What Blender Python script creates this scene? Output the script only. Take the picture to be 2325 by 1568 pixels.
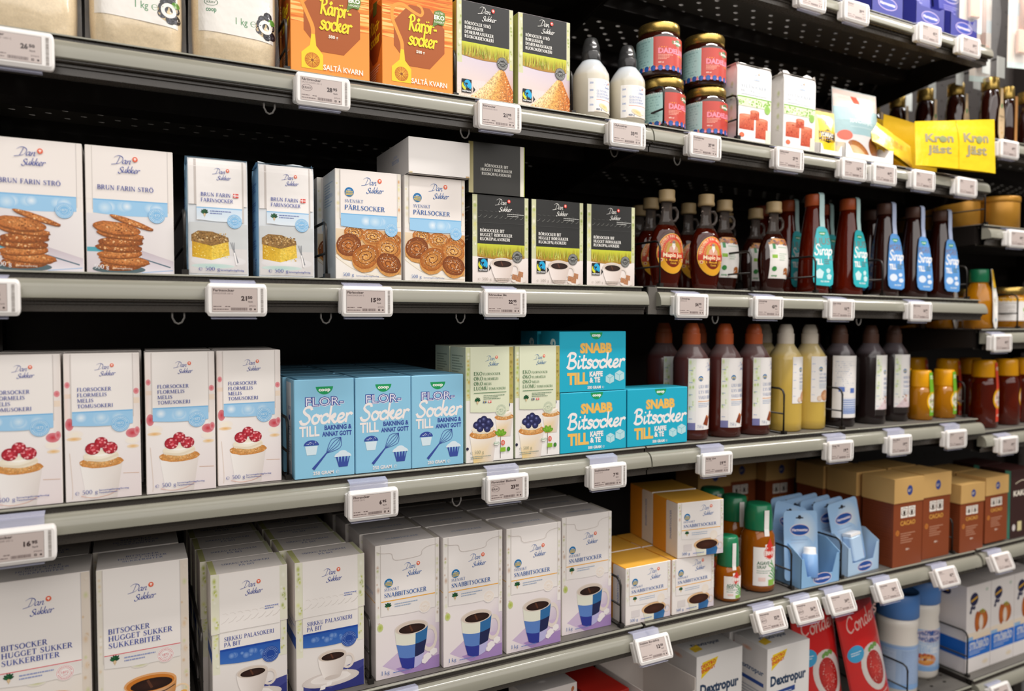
import bpy, math, random
from mathutils import Vector, Matrix, Euler
from mathutils.geometry import tessellate_polygon
for _o in list(bpy.data.objects):
    bpy.data.objects.remove(_o)
C = bpy.context.scene.collection
S = bpy.context.scene
PI = math.pi

# ------------------------------------------------------------------ camera
cam_d = bpy.data.cameras.new('camera'); cam = bpy.data.objects.new('camera', cam_d); C.objects.link(cam)
cam.location = (0, -1.025, 1.45)
cam.rotation_euler = (math.radians(90 - 1.9903), 0, -math.radians(27.45))
cam_d.sensor_width = 36; cam_d.lens = 36 * 1669.0 / 2325.0; cam_d.clip_start = 0.02
cam_d.dof.use_dof = True; cam_d.dof.focus_distance = 1.10; cam_d.dof.aperture_fstop = 2.9
S.camera = cam

# ------------------------------------------------------------------ world, lamps, exposure
W = bpy.data.worlds.new('shop'); S.world = W; W.use_nodes = True
_bg = W.node_tree.nodes['Background']; _bg.inputs[0].default_value = (1.0, 0.93, 0.87, 1); _bg.inputs[1].default_value = 0.13
def lamp(name, loc, sx, sy, power, col=(1, .957, .918), rot=(0, 0, 0)):
    d = bpy.data.lights.new(name, 'AREA'); d.shape = 'RECTANGLE'; d.size = sx; d.size_y = sy; d.energy = power; d.color = col
    o = bpy.data.objects.new(name, d); C.objects.link(o); o.location = loc; o.rotation_euler = rot
    return o
# two rows of ceiling tubes above the aisle and a wide lit ceiling field behind the shopper
lamp('ceiling_tube', (1.25, -0.55, 3.1), 1.1, 0.09, 42, rot=(math.radians(10), 0, 0))
lamp('ceiling_tube_row', (3.3, -0.55, 3.1), 1.1, 0.09, 42, rot=(math.radians(10), 0, 0))
lamp('ceiling_panel_row', (1.0, -1.15, 3.1), 4.6, 0.9, 44, rot=(math.radians(22), 0, 0))
lamp('ceiling_field', (0.1, -3.2, 3.0), 7.0, 1.9, 132, rot=(math.radians(58), 0, 0))
S.view_settings.view_transform = 'Standard'; S.view_settings.look = 'None'; S.view_settings.gamma = 1
S.view_settings.use_curve_mapping = False; S.view_settings.exposure = -0.50
S.cycles.max_bounces = 10; S.cycles.transparent_max_bounces = 12; S.cycles.transmission_bounces = 8
S.cycles.caustics_reflective = False; S.cycles.caustics_refractive = False; S.cycles.sample_clamp_indirect = 4

# ------------------------------------------------------------------ colour and materials
def lin(c):
    return c / 12.92 if c <= .04045 else ((c + .055) / 1.055) ** 2.4
_cc = {}
def hx(c):
    """'#rrggbb' or ('#rrggbb', grain) -> linear rgb + grain amount in alpha"""
    if c in _cc: return _cc[c]
    a = 0.0; s = c
    if isinstance(c, tuple): s, a = c
    s = s.lstrip('#'); r = tuple(lin(int(s[i:i + 2], 16) / 255) for i in (0, 2, 4)) + (a,)
    _cc[c] = r
    return r
MATS = {}
def mat(name, col='#808080', rough=.5, metal=0, trans=0, ior=1.45, spec=.5, bump=0, bscale=300, coat=0, alpha=1, sheen=0, sss=0):
    if name in MATS: return MATS[name]
    m = bpy.data.materials.new(name); m.use_nodes = True; nt = m.node_tree; p = nt.nodes['Principled BSDF']
    r = hx(col)
    tc = nt.nodes.new('ShaderNodeTexCoord'); nz = nt.nodes.new('ShaderNodeTexNoise'); nz.inputs['Scale'].default_value = bscale; nz.inputs['Detail'].default_value = 3
    nt.links.new(tc.outputs['Object'], nz.inputs['Vector'])
    mp = nt.nodes.new('ShaderNodeMapRange'); mp.inputs[3].default_value = max(0, rough - .05); mp.inputs[4].default_value = min(1, rough + .05)
    nt.links.new(nz.outputs['Fac'], mp.inputs[0]); nt.links.new(mp.outputs[0], p.inputs['Roughness'])
    p.inputs['Base Color'].default_value = (r[0], r[1], r[2], 1)
    p.inputs['Metallic'].default_value = metal; p.inputs['Transmission Weight'].default_value = trans; p.inputs['IOR'].default_value = ior
    p.inputs['Specular IOR Level'].default_value = spec; p.inputs['Coat Weight'].default_value = coat; p.inputs['Alpha'].default_value = alpha
    if bump:
        b = nt.nodes.new('ShaderNodeBump'); b.inputs['Strength'].default_value = bump; b.inputs['Distance'].default_value = .001
        nt.links.new(nz.outputs['Fac'], b.inputs['Height']); nt.links.new(b.outputs['Normal'], p.inputs['Normal'])
    MATS[name] = m
    return m
def printmat(name, rough=.42, spec=.4, coat=0, bump=0, bscale=60, metal=0):
    """printed surface: ink colour comes from the mesh's ink attribute, its alpha adds a fine printed grain"""
    m = bpy.data.materials.new(name); m.use_nodes = True; nt = m.node_tree; p = nt.nodes['Principled BSDF']
    vc = nt.nodes.new('ShaderNodeVertexColor'); vc.layer_name = 'ink'
    tc = nt.nodes.new('ShaderNodeTexCoord'); nz = nt.nodes.new('ShaderNodeTexNoise'); nz.inputs['Scale'].default_value = 420; nz.inputs['Detail'].default_value = 4; nz.inputs['Roughness'].default_value = .7
    nt.links.new(tc.outputs['Object'], nz.inputs['Vector'])
    mr = nt.nodes.new('ShaderNodeMapRange'); mr.inputs[1].default_value = .33; mr.inputs[2].default_value = .67; mr.inputs[3].default_value = .35; mr.inputs[4].default_value = 1.5
    nt.links.new(nz.outputs['Fac'], mr.inputs[0])
    sc = nt.nodes.new('ShaderNodeVectorMath'); sc.operation = 'SCALE'
    nt.links.new(vc.outputs['Color'], sc.inputs[0]); nt.links.new(mr.outputs[0], sc.inputs[3])
    mx = nt.nodes.new('ShaderNodeMix'); mx.data_type = 'RGBA'
    nt.links.new(vc.outputs['Alpha'], mx.inputs[0]); nt.links.new(vc.outputs['Color'], mx.inputs[6]); nt.links.new(sc.outputs[0], mx.inputs[7])
    nt.links.new(mx.outputs[2], p.inputs['Base Color'])
    p.inputs['Roughness'].default_value = rough; p.inputs['Specular IOR Level'].default_value = spec; p.inputs['Coat Weight'].default_value = coat; p.inputs['Metallic'].default_value = metal
    p.inputs['Coat Roughness'].default_value = .12
    if bump:
        n2 = nt.nodes.new('ShaderNodeTexNoise'); n2.inputs['Scale'].default_value = bscale; n2.inputs['Detail'].default_value = 2
        nt.links.new(tc.outputs['Object'], n2.inputs['Vector'])
        b = nt.nodes.new('ShaderNodeBump'); b.inputs['Strength'].default_value = bump; b.inputs['Distance'].default_value = .004
        nt.links.new(n2.outputs['Fac'], b.inputs['Height']); nt.links.new(b.outputs['Normal'], p.inputs['Normal'])
    MATS[name] = m
    return m
CARD = printmat('printed_card', .45, .35)
FILM = printmat('printed_film', .22, .5, coat=.3, bump=.35, bscale=45)
PAPER = printmat('printed_paper_bag', .4, .4, bump=.25, bscale=30)
SATIN = printmat('satin_label', .3, .5)
RAIL = mat('rail_grey_green_lacquer', '#8f8d80', .17, spec=.6, bscale=80)
EDGE = mat('shelf_edge_painted_shade', '#4a453f', .28, spec=.6)  # shelf edge colour darkened to paint in the shade of rail groove and underside
PLATE = mat('shelf_grey_lacquer', '#615d57', .5, bscale=200, bump=.05)
DARK = mat('black_lacquered_steel', '#2a2421', .5, bscale=150)
WIRE = mat('dark_wire', '#2e2b28', .35, metal=.4)
HOUS = mat('white_tag_plastic', '#f2eeea', .35)
CLIP = mat('clear_blue_clip_plastic', '#d3d6ee', .15, alpha=.34)
HOOKP = mat('smoky_clear_hook_plastic', '#8a8682', .2, alpha=.5)
HONTIN = mat('honey_gold_tin', '#b9842e', .35, metal=.35)
CLEAR = mat('clear_bag_film', '#ffffff', .08, alpha=.16, spec=.8)
# ------------------------------------------------------------------ mesh building
def link(o, parent=None):
    C.objects.link(o)
    if parent: o.parent = parent
    return o
class MB:
    def __init__(s): s.v = []; s.f = []; s.m = []; s.c = []; s.sm = []
    def add(s, verts, faces, col='#ffffff', mi=0, smooth=False, cols=None):
        b = len(s.v); s.v += [tuple(p) for p in verts]
        cc = hx(col) if cols is None else None
        for f in faces:
            s.f.append(tuple(i + b for i in f)); s.m.append(mi); s.sm.append(smooth)
            s.c.append([cc] * len(f) if cols is None else [cols[i] for i in f])
    def box(s, x0, x1, y0, y1, z0, z1, col='#ffffff', mi=0):
        v = [(x, y, z) for z in (z0, z1) for y in (y0, y1) for x in (x0, x1)]
        s.add(v, [(0, 1, 5, 4), (1, 3, 7, 5), (3, 2, 6, 7), (2, 0, 4, 6), (4, 5, 7, 6), (1, 0, 2, 3)], col, mi)
    def rbox(s, x0, x1, y0, y1, z0, z1, r, col='#ffffff', mi=0, n=3):
        """box with rounded vertical edges and chamfered top/bottom"""
        def ringp(ins, z):
            out = []
            for cx, cy, a0 in ((x1 - r, y1 - r, 0), (x0 + r, y1 - r, 90), (x0 + r, y0 + r, 180), (x1 - r, y0 + r, 270)):
                for k in range(n + 1):
                    a = math.radians(a0 + 90 * k / n); out.append((cx + (r - ins) * math.cos(a), cy + (r - ins) * math.sin(a), z))
            return out
        c = min(r * .6, (z1 - z0) * .2)
        R = [ringp(c, z0), ringp(0, z0 + c), ringp(0, z1 - c), ringp(c, z1)]
        N = len(R[0]); v = sum(R, []); f = []
        for k in range(3):
            for i in range(N): f.append((k * N + i, k * N + (i + 1) % N, (k + 1) * N + (i + 1) % N, (k + 1) * N + i))
        f.append(tuple(range(3 * N, 4 * N))); f.append(tuple(range(N - 1, -1, -1)))
        s.add(v, f, col, mi)
    def lathe(s, prof, n=28, col='#ffffff', mi=0, sx=1, sy=1, cx=0, cy=0, smooth=True, cols=None, caps=True):
        v = []; f = []; cl = []
        for j, (r, z) in enumerate(prof):
            for i in range(n):
                a = 2 * PI * i / n; v.append((cx + r * sx * math.cos(a), cy + r * sy * math.sin(a), z))
                if cols: cl.append(hx(cols[j]))
        for k in range(len(prof) - 1):
            for i in range(n): f.append((k * n + i, k * n + (i + 1) % n, (k + 1) * n + (i + 1) % n, (k + 1) * n + i))
        if caps: f.append(tuple(range(n - 1, -1, -1))); f.append(tuple(range((len(prof) - 1) * n, len(prof) * n)))
        s.add(v, f, col, mi, smooth, cl or None)
    def tube(s, pts, r, n=8, col='#ffffff', mi=0, closed=False):
        P = [Vector(p) for p in pts]; v = []; f = []; L = len(P)
        up = Vector((0, 0, 1))
        for i, p in enumerate(P):
            t = (P[(i + 1) % L] - P[i - 1]) if closed else (P[min(i + 1, L - 1)] - P[max(i - 1, 0)])
            t.normalize(); a = t.cross(up)
            if a.length < 1e-3: a = t.cross(Vector((1, 0, 0)))
            a.normalize(); b = t.cross(a)
            if i and (a.dot(pa) < 0): a = -a; b = -b
            pa = a
            for k in range(n): v.append(p + (a * math.cos(2 * PI * k / n) + b * math.sin(2 * PI * k / n)) * r)
        for i in range(L if closed else L - 1):
            j = (i + 1) % L
            for k in range(n): f.append((i * n + k, i * n + (k + 1) % n, j * n + (k + 1) % n, j * n + k))
        if not closed: f.append(tuple(range(n - 1, -1, -1))); f.append(tuple(range((L - 1) * n, L * n)))
        s.add(v, f, col, mi, True)
    def prism(s, prof, x0, x1, col='#ffffff', mi=0, smooth=False):
        """profile of (y, z) points swept along x"""
        n = len(prof); v = [(x0, y, z) for y, z in prof] + [(x1, y, z) for y, z in prof]
        f = [(i, (i + 1) % n, n + (i + 1) % n, n + i) for i in range(n)]
        s.add(v, f, col, mi, smooth); s.add(v, [tuple(range(n - 1, -1, -1)), tuple(range(n, 2 * n))], col, mi)
    def build(s, name, mats, parent=None):
        me = bpy.data.meshes.new(name); me.from_pydata(s.v, [], s.f)
        if not isinstance(mats, (list, tuple)): mats = [mats]
        for m in mats: me.materials.append(m)
        me.polygons.foreach_set('material_index', s.m); me.polygons.foreach_set('use_smooth', s.sm)
        at = me.color_attributes.new('ink', 'FLOAT_COLOR', 'CORNER')
        flat = [x for f in s.c for c in f for x in c]
        at.data.foreach_set('color', flat)
        me.update()
        return link(bpy.data.objects.new(name, me), parent)
TILT = 0.011; O2 = Vector((0.80, 0, 1.22))
M2 = Matrix.Translation(O2) @ Matrix.Rotation(TILT, 4, 'Y') @ Matrix.Translation(-O2)
def put(o, x, y, z, bay=1, rot=(0, 0, 0)):
    m = Matrix.Translation((x, y, z)) @ Euler(rot).to_matrix().to_4x4()
    if bay == 2: m = M2 @ m
    o.matrix_world = m
    return o
def tag(o, label, cat, group=None, kind=None):
    o['label'] = label; o['category'] = cat
    if group: o['group'] = group
    if kind: o['kind'] = kind
    return o
def empty(name): return link(bpy.data.objects.new(name, None))
def dup(o):
    """copy of a thing with copies of its parts and sub-parts"""
    r = o.copy(); C.objects.link(r)
    for ch in list(o.children):
        c = dup(ch); c.parent = r; c.matrix_parent_inverse = ch.matrix_parent_inverse.copy()
    return r
class Proto:
    """first place() moves the original, later ones copy it"""
    def __init__(s, o): s.o = o; s.used = False
    def place(s, x, y, z, bay, label, cat, group=None, rot=(0, 0, 0)):
        o = dup(s.o) if s.used else s.o
        s.used = True
        put(o, x, y, z, bay, rot); return tag(o, label, cat, group)
# row shelf surfaces (bays one and two)
ZG = {0: 2.090, 1: 1.780, 2: 1.500, 3: 1.220, 4: 0.9042, 5: 0.577}
ZS = {k: v + .008 for k, v in ZG.items()}
Z3 = {1: 1.879, 2: 1.674, 3: 1.428, 4: 1.1845, 5: 0.904, 6: 0.585}
# ------------------------------------------------------------------ printing: flat shapes laid in thin ink layers on a surface
_tx = {}
def text_mesh(t, bold=0.0):
    k = (t, bold)
    if k in _tx: return _tx[k]
    cu = bpy.data.curves.new('t', 'FONT'); cu.body = t; cu.size = 1; cu.resolution_u = 2; cu.fill_mode = 'FRONT'; cu.offset = bold
    ob = bpy.data.objects.new('t', cu); C.objects.link(ob)
    bpy.context.view_layer.update()
    dg = bpy.context.evaluated_depsgraph_get(); me = ob.evaluated_get(dg).to_mesh()
    v = [(p.co.x, p.co.y) for p in me.vertices]; f = [tuple(p.vertices) for p in me.polygons]
    ob.evaluated_get(dg).to_mesh_clear(); bpy.data.objects.remove(ob); bpy.data.curves.remove(cu)
    x0 = min((p[0] for p in v), default=0); x1 = max((p[0] for p in v), default=0)
    _tx[k] = (v, f, x0, x1)
    return _tx[k]
def cat_rom(P, n=5):
    if len(P) < 3: return list(P)
    out = []; Q = [P[0]] + list(P) + [P[-1]]
    for i in range(1, len(Q) - 2):
        a, b, c, d = Q[i - 1], Q[i], Q[i + 1], Q[i + 2]
        for k in range(n):
            t = k / n
            out.append(tuple(.5 * (2 * b[j] + (c[j] - a[j]) * t + (2 * a[j] - 5 * b[j] + 4 * c[j] - d[j]) * t * t + (3 * b[j] - a[j] - 3 * c[j] + d[j]) * t ** 3) for j in range(len(b))))
    out.append(tuple(P[-1])); return out
# serif capitals, cap height 1.  L: slanted or upright stem, H: thin bar, A: stressed arc, S: serif, T: tapered stroke
T_, t_ = .155, .075
def _st(x, a=1, b=1): return [('L', x, 0, x, 1, T_)] + ([('S', x, 0, .13)] if a else []) + ([('S', x, 1, .13)] if b else [])
GL = {
 'A': (.78, [('L', .07, 0, .37, 1, .07), ('L', .37, 1, .69, 0, T_), ('H', .17, .56, .34, t_), ('S', .08, 0, .1), ('S', .68, 0, .12)]),
 'B': (.66, _st(.15) + [('H', .15, .34, .97, t_), ('H', .15, .36, .52, t_), ('H', .15, .36, .03, t_), ('A', .33, .745, .2, .225, -90, 90, t_, T_), ('A', .36, .275, .22, .245, -90, 90, t_, T_)]),
 'C': (.74, [('A', .42, .5, .33, .475, 48, 312, t_, T_), ('L', .66, .66, .66, .93, .05), ('L', .66, .1, .66, .25, .045)]),
 'D': (.78, _st(.15) + [('H', .15, .33, .97, t_), ('H', .15, .33, .03, t_), ('A', .33, .5, .36, .475, -90, 90, t_, T_)]),
 'E': (.64, _st(.15) + [('H', .15, .56, .97, t_), ('H', .15, .48, .52, t_), ('H', .15, .58, .03, t_), ('L', .55, .8, .55, 1, .045), ('L', .57, 0, .57, .22, .045), ('L', .47, .42, .47, .62, .04)]),
 'F': (.58, _st(.15) + [('H', .15, .55, .97, t_), ('H', .15, .46, .5, t_), ('L', .54, .78, .54, 1, .045), ('L', .45, .4, .45, .6, .04)]),
 'G': (.8, [('A', .42, .5, .33, .475, 48, 318, t_, T_), ('L', .66, .66, .66, .93, .05), ('L', .67, .06, .67, .42, T_ * .9), ('S', .67, .43, .13)]),
 'H': (.84, _st(.16) + _st(.68) + [('H', .16, .68, .51, t_)]),
 'I': (.32, _st(.16)),
 'J': (.4, [('L', .24, .12, .24, 1, T_), ('S', .24, 1, .13), ('T', [(.24, .14, .14), (.2, .0, .09), (.08, -.08, .06)])]),
 'K': (.76, _st(.15) + [('L', .2, .42, .58, 1, .065), ('L', .32, .6, .66, 0, T_), ('S', .6, 1, .11), ('S', .67, 0, .12)]),
 'L': (.6, _st(.15) + [('H', .15, .54, .03, t_), ('L', .53, 0, .53, .26, .045)]),
 'M': (1.0, [('L', .12, 0, .14, 1, .065), ('L', .17, 1, .47, .04, T_), ('L', .47, .04, .8, 1, .055), ('L', .85, 0, .84, 1, T_), ('S', .12, 0, .1), ('S', .86, 0, .13), ('S', .12, 1, .08), ('S', .86, 1, .1)]),
 'N': (.84, [('L', .14, 0, .14, 1, .065), ('L', .14, 1, .68, 0, T_), ('L', .69, 0, .69, 1, .065), ('S', .14, 0, .1), ('S', .12, 1, .09), ('S', .69, 1, .1)]),
 'O': (.84, [('A', .42, .5, .34, .475, 0, 360, t_, T_)]),
 'P': (.62, _st(.15) + [('H', .15, .33, .97, t_), ('H', .15, .33, .47, t_), ('A', .33, .72, .22, .25, -90, 90, t_, T_)]),
 'R': (.74, _st(.15) + [('H', .15, .33, .97, t_), ('H', .15, .33, .49, t_), ('A', .33, .73, .21, .24, -90, 90, t_, T_), ('L', .36, .5, .64, 0, T_), ('S', .66, 0, .1)]),
 'S': (.6, [('T', [(.5, .84, .05), (.42, .93, .055), (.29, .965, .055), (.15, .88, .09), (.13, .75, .13), (.22, .61, .15), (.36, .5, .16), (.47, .37, .15), (.49, .22, .13), (.4, .08, .08), (.27, .03, .055), (.14, .07, .055), (.07, .17, .05)]), ('L', .5, .74, .5, .96, .045), ('L', .07, .04, .07, .28, .045)]),
 'T': (.68, [('L', .34, 0, .34, 1, T_), ('S', .34, 0, .13), ('H', .05, .63, .97, t_), ('L', .06, .76, .06, 1, .045), ('L', .62, .76, .62, 1, .045)]),
 'U': (.8, [('L', .16, .3, .16, 1, T_), ('A', .4, .32, .245, .3, 180, 360, .06, T_), ('L', .65, .3, .65, 1, .06), ('S', .16, 1, .13), ('S', .65, 1, .1)]),
 'V': (.74, [('L', .07, 1, .37, 0, T_), ('L', .37, 0, .66, 1, .06), ('S', .08, 1, .12), ('S', .66, 1, .1)]),
 'Y': (.7, [('L', .08, 1, .34, .45, T_), ('L', .34, .45, .6, 1, .06), ('L', .34, 0, .34, .48, T_), ('S', .34, 0, .12), ('S', .1, 1, .1), ('S', .6, 1, .1)]),
 'Ø': (.84, [('A', .42, .5, .34, .475, 0, 360, t_, T_), ('L', .12, -.04, .72, 1.04, .05)]),
 'Ö': (.84, [('A', .42, .5, .34, .475, 0, 360, t_, T_), ('O', .28, 1.16, .07), ('O', .56, 1.16, .07)]),
 'Ä': (.78, [('O', .24, 1.16, .07), ('O', .52, 1.16, .07)]), 'Å': (.78, [('A', .38, 1.13, .1, .1, 0, 360, .05, .05)]),
 '0': (.62, [('A', .31, .5, .23, .475, 0, 360, t_, .13)]), '1': (.42, [('L', .22, 0, .22, 1, .14), ('S', .22, 0, .13), ('L', .08, .86, .2, .99, .05)]),
 '5': (.6, [('H', .14, .5, .95, .09), ('L', .15, .52, .17, .95, .05), ('T', [(.15, .53, .06), (.28, .6, .06), (.44, .5, .12), (.47, .3, .14), (.38, .1, .09), (.22, .03, .06), (.09, .1, .09)])]),
 '7': (.56, [('H', .06, .5, .95, .1), ('L', .22, 0, .48, .95, .1)]),
 'k': (.62, [('L', .14, 0, .14, 1, .13), ('S', .14, 0, .11), ('L', .2, .26, .44, .64, .05), ('L', .28, .42, .54, 0, .12)]),
 'g': (.6, [('A', .28, .42, .17, .2, 0, 360, .05, .11), ('T', [(.16, .26, .05), (.12, .14, .08), (.4, .08, .12), (.5, -.06, .1), (.36, -.24, .06), (.14, -.22, .07), (.08, -.1, .08), (.2, .02, .05)]), ('H', .4, .56, .58, .06)]),
 '℮': (.86, [('T', [(.12, .38, .05), (.44, .38, .05), (.74, .38, .05), (.72, .58, .06), (.56, .74, .05), (.36, .74, .06), (.14, .58, .1), (.1, .36, .12), (.2, .1, .1), (.42, 0, .06), (.66, .08, .05), (.76, .18, .05)])]),
 ' ': (.34, []), '-': (.4, [('H', .06, .34, .36, .07)]), '&': (.8, [('A', .34, .26, .24, .24, 0, 360, .06, .13), ('A', .34, .74, .18, .22, 0, 360, .05, .1)]),
}
GL['Ä'] = (.78, GL['A'][1] + GL['Ä'][1]); GL['Å'] = (.78, GL['A'][1] + GL['Å'][1])
SC = {
 'a': (1.0, [[(.75, .85), (.5, 1), (.2, .8), (.1, .4), (.25, .05), (.5, .15), (.72, .6), (.78, .95)], [(.78, .95), (.74, .3), (.85, .02), (1.05, .2)]]),
 'c': (.8, [[(.72, .75), (.6, .98), (.3, .9), (.1, .5), (.2, .1), (.5, .02), (.85, .3)]]),
 'e': (.82, [[(.1, .4), (.45, .5), (.65, .75), (.5, 1), (.2, .85), (.08, .4), (.25, .05), (.55, .05), (.88, .35)]]),
 'i': (.5, [[(.2, .95), (.18, .25), (.3, .03), (.55, .3)], [(.24, 1.45), (.27, 1.5)]]),
 'k': (.88, [[(.15, 1.9), (.12, 1), (.1, 0)], [(.1, .35), (.35, .8), (.6, .98), (.62, .7), (.3, .5)], [(.3, .5), (.5, .2), (.7, .02), (.95, .25)]]),
 'n': (.98, [[(.12, 1), (.12, .5), (.1, 0)], [(.1, .3), (.35, .85), (.6, .98), (.66, .6), (.65, .2), (.78, .02), (1, .25)]]),
 'o': (.9, [[(.45, 1), (.15, .8), (.08, .4), (.3, .02), (.65, .15), (.75, .6), (.5, .98), (.62, .8), (.95, .85)]]),
 'p': (.88, [[(.15, 1), (.12, .3), (.08, -.8)], [(.12, .5), (.4, .95), (.7, .8), (.7, .3), (.4, .02), (.15, .2)]]),
 'r': (.7, [[(.14, 1), (.14, .5), (.12, 0)], [(.14, .55), (.3, .88), (.5, 1.0), (.64, .9)]]),
 's': (.75, [[(.68, .85), (.45, 1), (.2, .85), (.3, .6), (.6, .4), (.6, .12), (.3, 0), (.06, .15)]]),
 't': (.62, [[(.3, 1.6), (.25, .6), (.3, .08), (.5, .02), (.72, .25)], [(.02, 1.02), (.6, 1.08)]]),
 'u': (1.0, [[(.1, .95), (.1, .35), (.25, .03), (.5, .15), (.7, .6), (.74, .95)], [(.74, .95), (.7, .3), (.82, .02), (1, .2)]]),
 'l': (.5, [[(.3, 1.9), (.15, 1), (.15, .2), (.35, .02), (.55, .25)]]),
 '-': (.6, [[(.1, .5), (.5, .52)]]), ' ': (.5, []),
 'S': (1.1, [[(1.0, 1.65), (.85, 1.9), (.45, 1.85), (.25, 1.5), (.45, 1.15), (.8, .85), (.9, .4), (.6, .02), (.2, .05), (.02, .35)]]),
 'B': (1.2, [[(.3, 1.85), (.28, 1), (.22, 0)], [(0, 1.5), (.3, 1.9), (.8, 1.85), (.95, 1.5), (.7, 1.12), (.35, 1.02)], [(.35, 1.02), (.85, .95), (1.1, .5), (.85, .08), (.4, 0), (.1, .2)]]),
 'R': (1.2, [[(.35, 1.85), (.3, 1), (.2, 0)], [(0, 1.5), (.4, 1.95), (.9, 1.8), (.95, 1.3), (.4, 1.0)], [(.4, 1.0), (.7, .5), (1.05, -.02), (1.3, .15)]]),
 'D': (1.6, [[(.72, 1.8), (.6, 1.0), (.38, .12)], [(-.45, 1.5), (.1, 1.95), (.8, 1.95), (1.4, 1.5), (1.4, .8), (.9, .25), (.2, .02), (-.6, -.15)]]),
 'C': (1.2, [[(1.1, 1.5), (.9, 1.88), (.5, 1.8), (.12, 1.2), (.12, .5), (.5, .02), (1.0, .3)]]),
 'd': (1.0, [[(.72, .8), (.45, 1), (.18, .8), (.1, .4), (.25, .05), (.5, .15), (.72, .6)], [(.8, 1.9), (.74, .8), (.74, .3), (.85, .02), (1.05, .2)]]),
}
SC['å'] = (1.0, SC['a'][1] + [[(.5, 1.3), (.38, 1.42), (.5, 1.55), (.62, 1.42), (.5, 1.3)]]); SC['ö'] = (.9, SC['o'][1] + [[(.25, 1.35), (.28, 1.4)], [(.6, 1.38), (.63, 1.43)]])
RG = random.Random(7)
class Art:
    """prints on a surface given by fn(u, v, h) in mm"""
    def __init__(s, mb, fn, mi=0, step=.008, curved=False): s.mb = mb; s.fn = fn; s.h = .02; s.mi = mi; s.step = step; s.curved = curved
    def raw(s, pts, faces, col=None, cols=None):
        s.h += s.step
        P = [(p[0], p[1], p[2] if len(p) > 2 else 0.0) for p in pts]; K = [hx(c) for c in cols] if cols else None
        if s.curved: P, faces, K = s.fine_mesh(P, faces, K)
        s.mb.add([s.fn(p[0], p[1], s.h + p[2]) for p in P], faces, col or '#ffffff', s.mi, False, K)
    def fine_mesh(s, P, faces, K, L=6.5):
        """cut the flat shape into small triangles so that it follows a bulging or round wall"""
        P = list(P); K = list(K) if K else None; tris = []; mid = {}
        for f in faces:
            if len(f) == 3: tris.append(tuple(f))
            elif len(f) == 4: tris += [(f[0], f[1], f[2]), (f[0], f[2], f[3])]
            else: tris += [tuple(f[i] for i in t) for t in tessellate_polygon([[Vector((P[i][0], P[i][1], 0)) for i in f]])]
        def m(a, b):
            k = (min(a, b), max(a, b))
            if k not in mid:
                mid[k] = len(P); P.append(tuple((P[a][j] + P[b][j]) / 2 for j in range(3)))
                if K: K.append(tuple((K[a][j] + K[b][j]) / 2 for j in range(4)))
            return mid[k]
        out = []; st = tris
        while st:
            t = st.pop(); d = [math.hypot(P[t[i]][0] - P[t[(i + 1) % 3]][0], P[t[i]][1] - P[t[(i + 1) % 3]][1]) for i in range(3)]; i = d.index(max(d))
            if d[i] <= L: out.append(t); continue
            a, b_, c = t[i], t[(i + 1) % 3], t[(i + 2) % 3]; q = m(a, b_); st += [(a, q, c), (q, b_, c)]
        return P, out, K
    def quad(s, p, c):
        """four corners, one colour or four"""
        if isinstance(c, list): s.raw(p, [(0, 1, 2, 3)], cols=c)
        else: s.raw(p, [(0, 1, 2, 3)], c)
    def rect(s, u0, v0, u1, v1, c, top=None, nx=1):
        if s.curved and nx == 1: nx = max(1, int(abs(u1 - u0) / 4))
        pts = []; fs = []; cl = []
        for i in range(nx + 1):
            u = u0 + (u1 - u0) * i / nx; pts += [(u, v0), (u, v1)]; cl += [c, top or c]
        for i in range(nx): fs.append((2 * i, 2 * i + 2, 2 * i + 3, 2 * i + 1))
        s.raw(pts, fs, cols=cl)
    def poly(s, pts, c): s.raw(pts, [tuple(range(len(pts)))], c)
    def band(s, lo, hi, c, top=None):
        """strip between two point rows"""
        n = len(lo); s.raw(list(lo) + list(hi), [(i, i + 1, n + i + 1, n + i) for i in range(n - 1)], cols=[c] * n + [top or c] * n)
    def oval(s, cx, cy, rx, ry=None, c='#ffffff', edge=None, n=22, rot=0, wob=0, a0=0, a1=360):
        ry = rx if ry is None else ry; pts = [(cx, cy)]; cr, sr = math.cos(math.radians(rot)), math.sin(math.radians(rot))
        for i in range(n + 1):
            a = math.radians(a0 + (a1 - a0) * i / n); w = 1 + (RG.uniform(-wob, wob) if wob and i < n else 0)
            x, y = rx * w * math.cos(a), ry * w * math.sin(a); pts.append((cx + x * cr - y * sr, cy + x * sr + y * cr))
        if a1 - a0 == 360: pts[-1] = pts[1]
        s.raw(pts, [(0, i, i + 1) for i in range(1, n + 1)], cols=[c] + [edge or c] * (n + 1))
    def ring(s, cx, cy, r, w, c, n=28, ry=None, a0=0, a1=360):
        k = 1 if ry is None else ry / r; lo = []; hi = []
        for i in range(n + 1):
            a = math.radians(a0 + (a1 - a0) * i / n); ca, sa = math.cos(a), math.sin(a) * k
            lo.append((cx + (r - w / 2) * ca, cy + (r - w / 2) * sa)); hi.append((cx + (r + w / 2) * ca, cy + (r + w / 2) * sa))
        s.band(lo, hi, c)
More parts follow.
